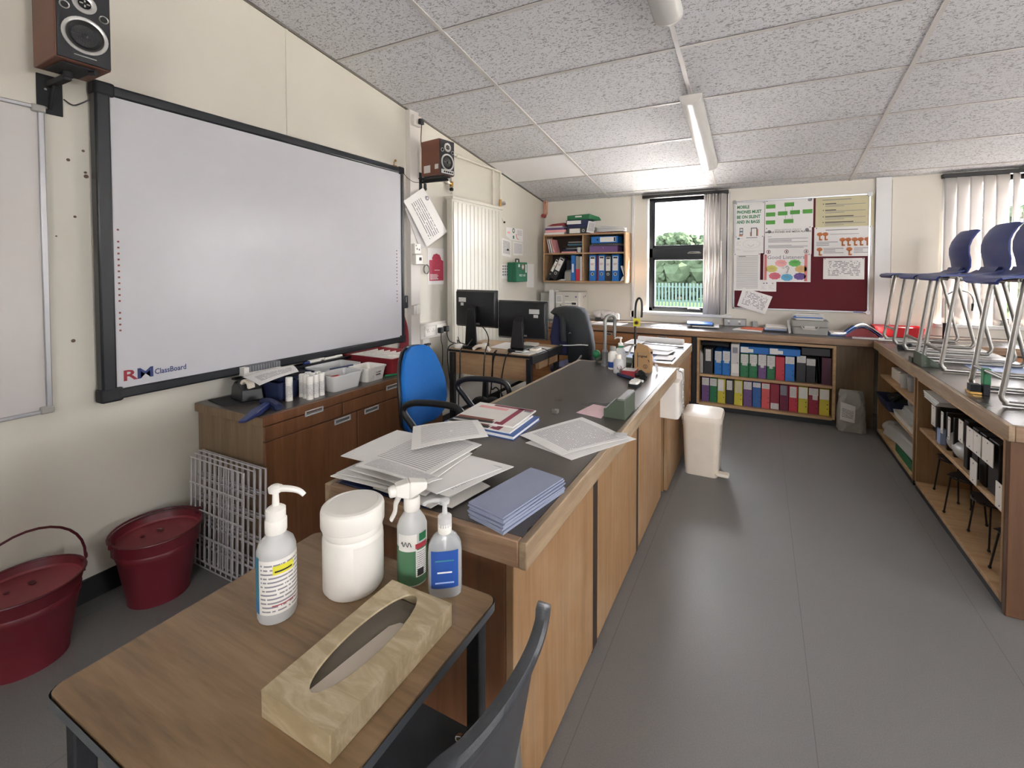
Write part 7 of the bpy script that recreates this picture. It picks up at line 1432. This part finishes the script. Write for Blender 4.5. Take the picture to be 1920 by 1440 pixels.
# tissue box
t = thing('tissue_box', 'long beige marbled tissue box with an oval opening lying on the small table', 'tissue box', (-.561, .524, zt)); x0, x1, y0, y1, h = -.632, -.490, .396, .656, .040
cx_, cy_ = -.566, .535; n = 48
hole = [(cx_+.034*cos(a)*(1-.0*abs(sin(a))), cy_+.108*sin(a)) for a in [2*pi*j/n for j in range(n)]]
def onrect(a):
    c_, s_ = cos(a), sin(a); k = min((x1-x0)/2/abs(c_) if abs(c_) > 1e-6 else 9, (y1-y0)/2/abs(s_) if abs(s_) > 1e-6 else 9); return ((x0+x1)/2+c_*k, (y0+y1)/2+s_*k)
angs = [math.atan2((q[1]-cy_)/.108*.13, (q[0]-cx_)/.034*.071) for q in hole]; outer = [onrect(a) for a in angs]
for cxy in ((x0, y0), (x1, y0), (x1, y1), (x0, y1)):
    k = min(range(n), key=lambda i: (outer[i][0]-cxy[0])**2+(outer[i][1]-cxy[1])**2); outer[k] = cxy
b = MB('tissue_box'); zt2 = zt+h
b.loft([[(x, y, zt) for x, y in outer], [(x, y, zt2) for x, y in outer]], cap=(1, 0)); b.loft([[(x, y, zt2) for x, y in outer], [(x, y, zt2) for x, y in hole], [(x, y, zt2-.003) for x, y in hole]], cap=(0, 0)); part('carton', b, t, .0015, ang=.4)
ts = MB('shaded_tissue'); ts.loft([[(x0+.004, y0+.004, zt+.004), (x1-.004, y0+.004, zt+.004), (x1-.004, y1-.004, zt+.004), (x0+.004, y1-.004, zt+.004)], [(x0+.004, y0+.004, zt+.016), (x1-.004, y0+.004, zt+.016), (x1-.004, y1-.004, zt+.012), (x0+.004, y1-.004, zt+.012)]], cap=(1, 1)); part('tissues', ts, t)  # shade inside the carton put into a darker tissue colour
ps = MB('tissue'); ps.loft([[(cx_-.014, cy_-.105, zt+.030), (cx_+.03, cy_-.105, zt+.033)], [(cx_-.012, cy_-.03, zt+.024), (cx_+.034, cy_-.03, zt+.031)], [(cx_-.006, cy_+.05, zt+.020), (cx_+.032, cy_+.05, zt+.026)], [(cx_+.0, cy_+.07, zt+.014), (cx_+.03, cy_+.07, zt+.018)]], cap=(0, 0), closed=False); part('top_tissue', ps, t)
# foreground chair (only its back rail, back face and seat edge show)
t = thing('plastic_chair', 'dark grey moulded plastic chair tucked under the small table in the bottom centre', 'chair', (-.5, .55, 0)); b = MB('chair_grey'); n = 24
rows = [(.781, .000, .128, .006), (.780, .005, .145, .016), (.774, .008, .157, .022), (.760, .005, .165, .022), (.745, -.005, .169, .014), (.72, -.018, .178, .011), (.62, -.040, .185, .010), (.52, -.058, .185, .010), (.45, -.070, .178, .010)]; yc = .535; xb = -.292
def crow(z_, off, hw, th):
    A = [(xb+off-.035*(1-(2*j/n-1)**2)*-1*0+.0-.028*abs(2*j/n-1)**2.2+.018*(1-(2*j/n-1)**2)*0, yc+hw*(2*j/n-1)) for j in range(n+1)]
    return [(x, y, z_) for x, y in A] + [(x-th, y, z_) for x, y in reversed(A)]
b.loft([crow(*r_) for r_ in reversed(rows)]); part('backrest', b, t)
st = MB('chair_grey'); st.loft([[(x, y, z_) for x, y in rrect(-.72+g, -.37-g, .35+g, .72-g, .06)] for z_, g in ((.43, .02), (.445, 0), (.452, .004), (.446, .03))]); part('seat', st, t)
for s_ in (-1, 1): part('side_frame', MB('tube_metal').tube([(-.385, yc+.16*s_, .60), (-.385, yc+.165*s_, .46), (-.36, yc+.17*s_, .25), (-.33, yc+.175*s_, .013)], .011, 10, smooth=3).tube([(-.385, yc+.16*s_, .43), (-.55, yc+.16*s_, .425), (-.66, yc+.16*s_, .41), (-.70, yc+.165*s_, .2), (-.72, yc+.17*s_, .013)], .011, 10, smooth=3), t)
part('rivet', MB('chrome').sphere((-.50, .69, .455), .009, n=10, sc_=(1, 1, .5)).sphere((-.485, .675, .455), .006, n=8, sc_=(1, 1, .5)), t)

# ================================================================= things in the right-hand shelf units
def rbox(name, label, cat, a, c_, m_, bv=.003, **k): return single(name, label, cat, MB(m_).box(a, c_), bevel=bv, **k)
rbox('plastic_box', 'white plastic box on the upper shelf of the far unit under the right bench', 'box', (.92, 4.16, .5005), (1.10, 4.42, .585), 'white_plastic', .006)
for k, (x, y) in enumerate([(.935, 4.08), (.955, 3.97)]): single('beaker', ['clear plastic beaker beside the white box on the upper shelf', 'second clear plastic beaker nearest the divider on the upper shelf'][k], 'beaker', MB('clear_plastic').lathe([(.0, .5005), (.035, .501), (.038, .60), (.040, .602), (.036, .598), (.033, .505), (0, .505)], (x, y, 0), 20, cap=(0, 0)))
single('plastic_tray', 'white plastic tray of papers projecting from the middle shelf under the right bench', 'tray', MB('white_plastic').loft([[(x, y, z_) for x, y in rrect(.866-g, 1.2+g, 3.66-g*0, 4.10+g, .01)] for z_, g in ((.2905, -.01), (.335, 0), (.335, -.004), (.30, -.012))]))
for k in range(4): single('papers', 'crumpled plastic wallets piled in the white tray under the right bench', 'papers', quad_sheet('frosted', [(.88+.01*k, 3.70, .338+.016*k), (1.15, 3.68, .335+.016*k), (1.17, 4.05, .34+.016*k), (.90, 4.03-.02*k, .345+.016*k)], nrm=(0, 0, 1), bow=.008, th=.004), group='plastic wallets in the white tray')
t = thing('navy_tray', 'dark blue tray of equipment sticking out of the far unit under the right bench', 'tray', (.98, 4.30, .29)); part('tray', MB('f_navy').loft([[(x, y, z_) for x, y in rrect(.83-g, 1.2+g, 4.14-g, 4.48+g, .02)] for z_, g in ((.2905, -.03), (.37, 0), (.37, -.006), (.30, -.035))]), t)
part('contents', MB('soft_black').tube([(.88, 4.2, .365), (.95, 4.28, .39), (.9, 4.36, .37), (1.0, 4.42, .385)], .018, 6, smooth=3).box((.90, 4.25, .34), (1.0, 4.4, .375), 'green_box'), t)
single('plastic_bag', 'clear bag standing behind the navy tray under the right bench', 'bag', MB('frosted').sphere((1.0, 4.08, .40), .06, n=10, sc_=(.9, .5, 1)), smooth=False)
t = thing('plastic_bag', 'long clear bag of rods with green base on the far unit bottom shelf', 'bag', (.98, 4.05, .05)); part('bag', MB('frosted').loft([[(x, 4.42, z_) for x, z_ in ((.87, .052), (1.1, .052), (1.08, .13), (.9, .13))], [(x, 4.0, z_) for x, z_ in ((.87, .11), (1.1, .11), (1.08, .18), (.89, .19))], [(x, 3.65, z_) for x, z_ in ((.875, .12), (1.1, .12), (1.08, .19), (.90, .20))]]), t, .01); part('green_base', MB('f_green').box((.875, 3.62, .051), (1.1, 4.05, .105)), t, .003)
single('plastic_bag', 'crumpled clear bags at the far end of the bottom shelf of the far unit', 'bag', MB('frosted').sphere((.95, 4.47, .10), .06, n=8, sc_=(1.2, .9, .8)).sphere((.93, 4.42, .085), .045, n=8, sc_=(1, 1.1, .7)), smooth=False)
# near unit: white fronted boxes
names = ['farthest of the row', 'second farthest of the row', 'third farthest of the row', 'standing apart in mid row', 'fourth nearest of the row', 'third nearest of the row', 'with the widest card', 'half hidden behind the end panel']
for k, (y, w_, z0, z1) in enumerate([(3.265, .065, .47, .58), (3.13, .03, .47, .585), (3.03, .03, .47, .585), (2.876, .055, .51, .615), (2.77, .075, .513, .611), (2.69, .078, .514, .612), (2.585, .105, .515, .615), (2.45, .055, .53, .645)]):
    t = thing('card_fronted_box', 'white fronted dark box, %s, under the right bench' % names[k], 'box', (1.0, y, .386)); x = .885 if k == 7 else .872
    part('body', MB('gauze').box((x+.02, y-w_/2+.004, .3855), (1.25, y+w_/2-.004, min(z1, .64))), t, .003); cf = MB('label_white').box((x, y-w_/2, z0), (x+.003, y+w_/2, z1))
    for zz in (z0+.012, z1-.012): cf.cyl((x-.001, y, zz), (x, y, zz), .003, n=8, mat='ink_black')
    part('card_front', cf, t)
for k, (y, lb) in enumerate([(2.71, 'white punched card hanging over the shelf edge, left of two'), (2.455, 'white punched card hanging over the shelf edge, nearest the camera')]):
    b = MB('label_white').box((.868, y-.036, .378), (.871, y+.036, .482)); [b.cyl((.867, y, zz), (.868, y, zz), .003, n=8, mat='ink_black') for zz in (.392, .468)]; single('punched_card', lb, 'card', b)
for k in range(4): single('papers', 'white papers stacked at the far top of the near shelf unit', 'papers', quad_sheet('paper', [(.872, 3.24-.02*k, .585+.010*k), (1.1, 3.22, .585+.010*k), (1.1, 3.46, .585+.010*k), (.875, 3.44+.006*k, .588+.010*k)], nrm=(0, 0, 1), bow=.003, th=.006), group='papers at the top of the near shelf unit')
rbox('storage_box', 'dark box carrying the papers at the far end of the near shelf unit', 'box', (.93, 3.32, .3855), (1.2, 3.48, .58), 'soft_black')
single('plastic_bag', 'clear plastic bag bulging over the shelf edge in the near unit', 'bag', MB('frosted').sphere((.93, 3.0, .43), .045, n=12, sc_=(1, 2.4, 1)).sphere((.94, 3.12, .44), .05, n=12, sc_=(1, 1.1, 1.1)), smooth=True)
rbox('pale_box', 'small pale blue box beside the clear bag in the near unit', 'box', (.885, 3.20, .3855), (.915, 3.25, .47), 'pale_blue')
# tripods
def tripod(label, x, y, r, h, rot):
    t = thing('tripod', label, 'tripod', (x, y, .0502), 'metal tripods on the bottom shelf of the near unit', world=False, rotz=rot)
    part('ring', MB('gauze').tube([(r*cos(a), r*sin(a), h) for a in [2*pi*j/24 for j in range(25)]], .005, 6).prism([(r*1.25*cos(a+.5), r*1.25*sin(a+.5)) for a in (0, pi/2, pi, 1.5*pi)], h+.006, h+.009), t)
    for k in range(3): a = 2*pi*k/3; lg = part('leg', MB('gauze').tube([(r*cos(a), r*sin(a), h), (r*1.35*cos(a), r*1.35*sin(a), .004)], .0042, 6), t); part('foot', MB('soft_black').sphere((r*1.35*cos(a), r*1.35*sin(a), .007), .007, n=8), lg)
    return t
tripod('dark metal tripod farthest along the bottom shelf of the near unit', 1.0, 3.36, .07, .21, .4); tripod('dark metal tripod second from the far end on the bottom shelf', .98, 3.12, .07, .20, 1.1); tripod('dark metal tripod in the middle of the bottom shelf of the near unit', .99, 2.86, .075, .20, .1); tripod('dark metal tripod nearest the end panel on the bottom shelf', 1.0, 2.60, .075, .17, .9)
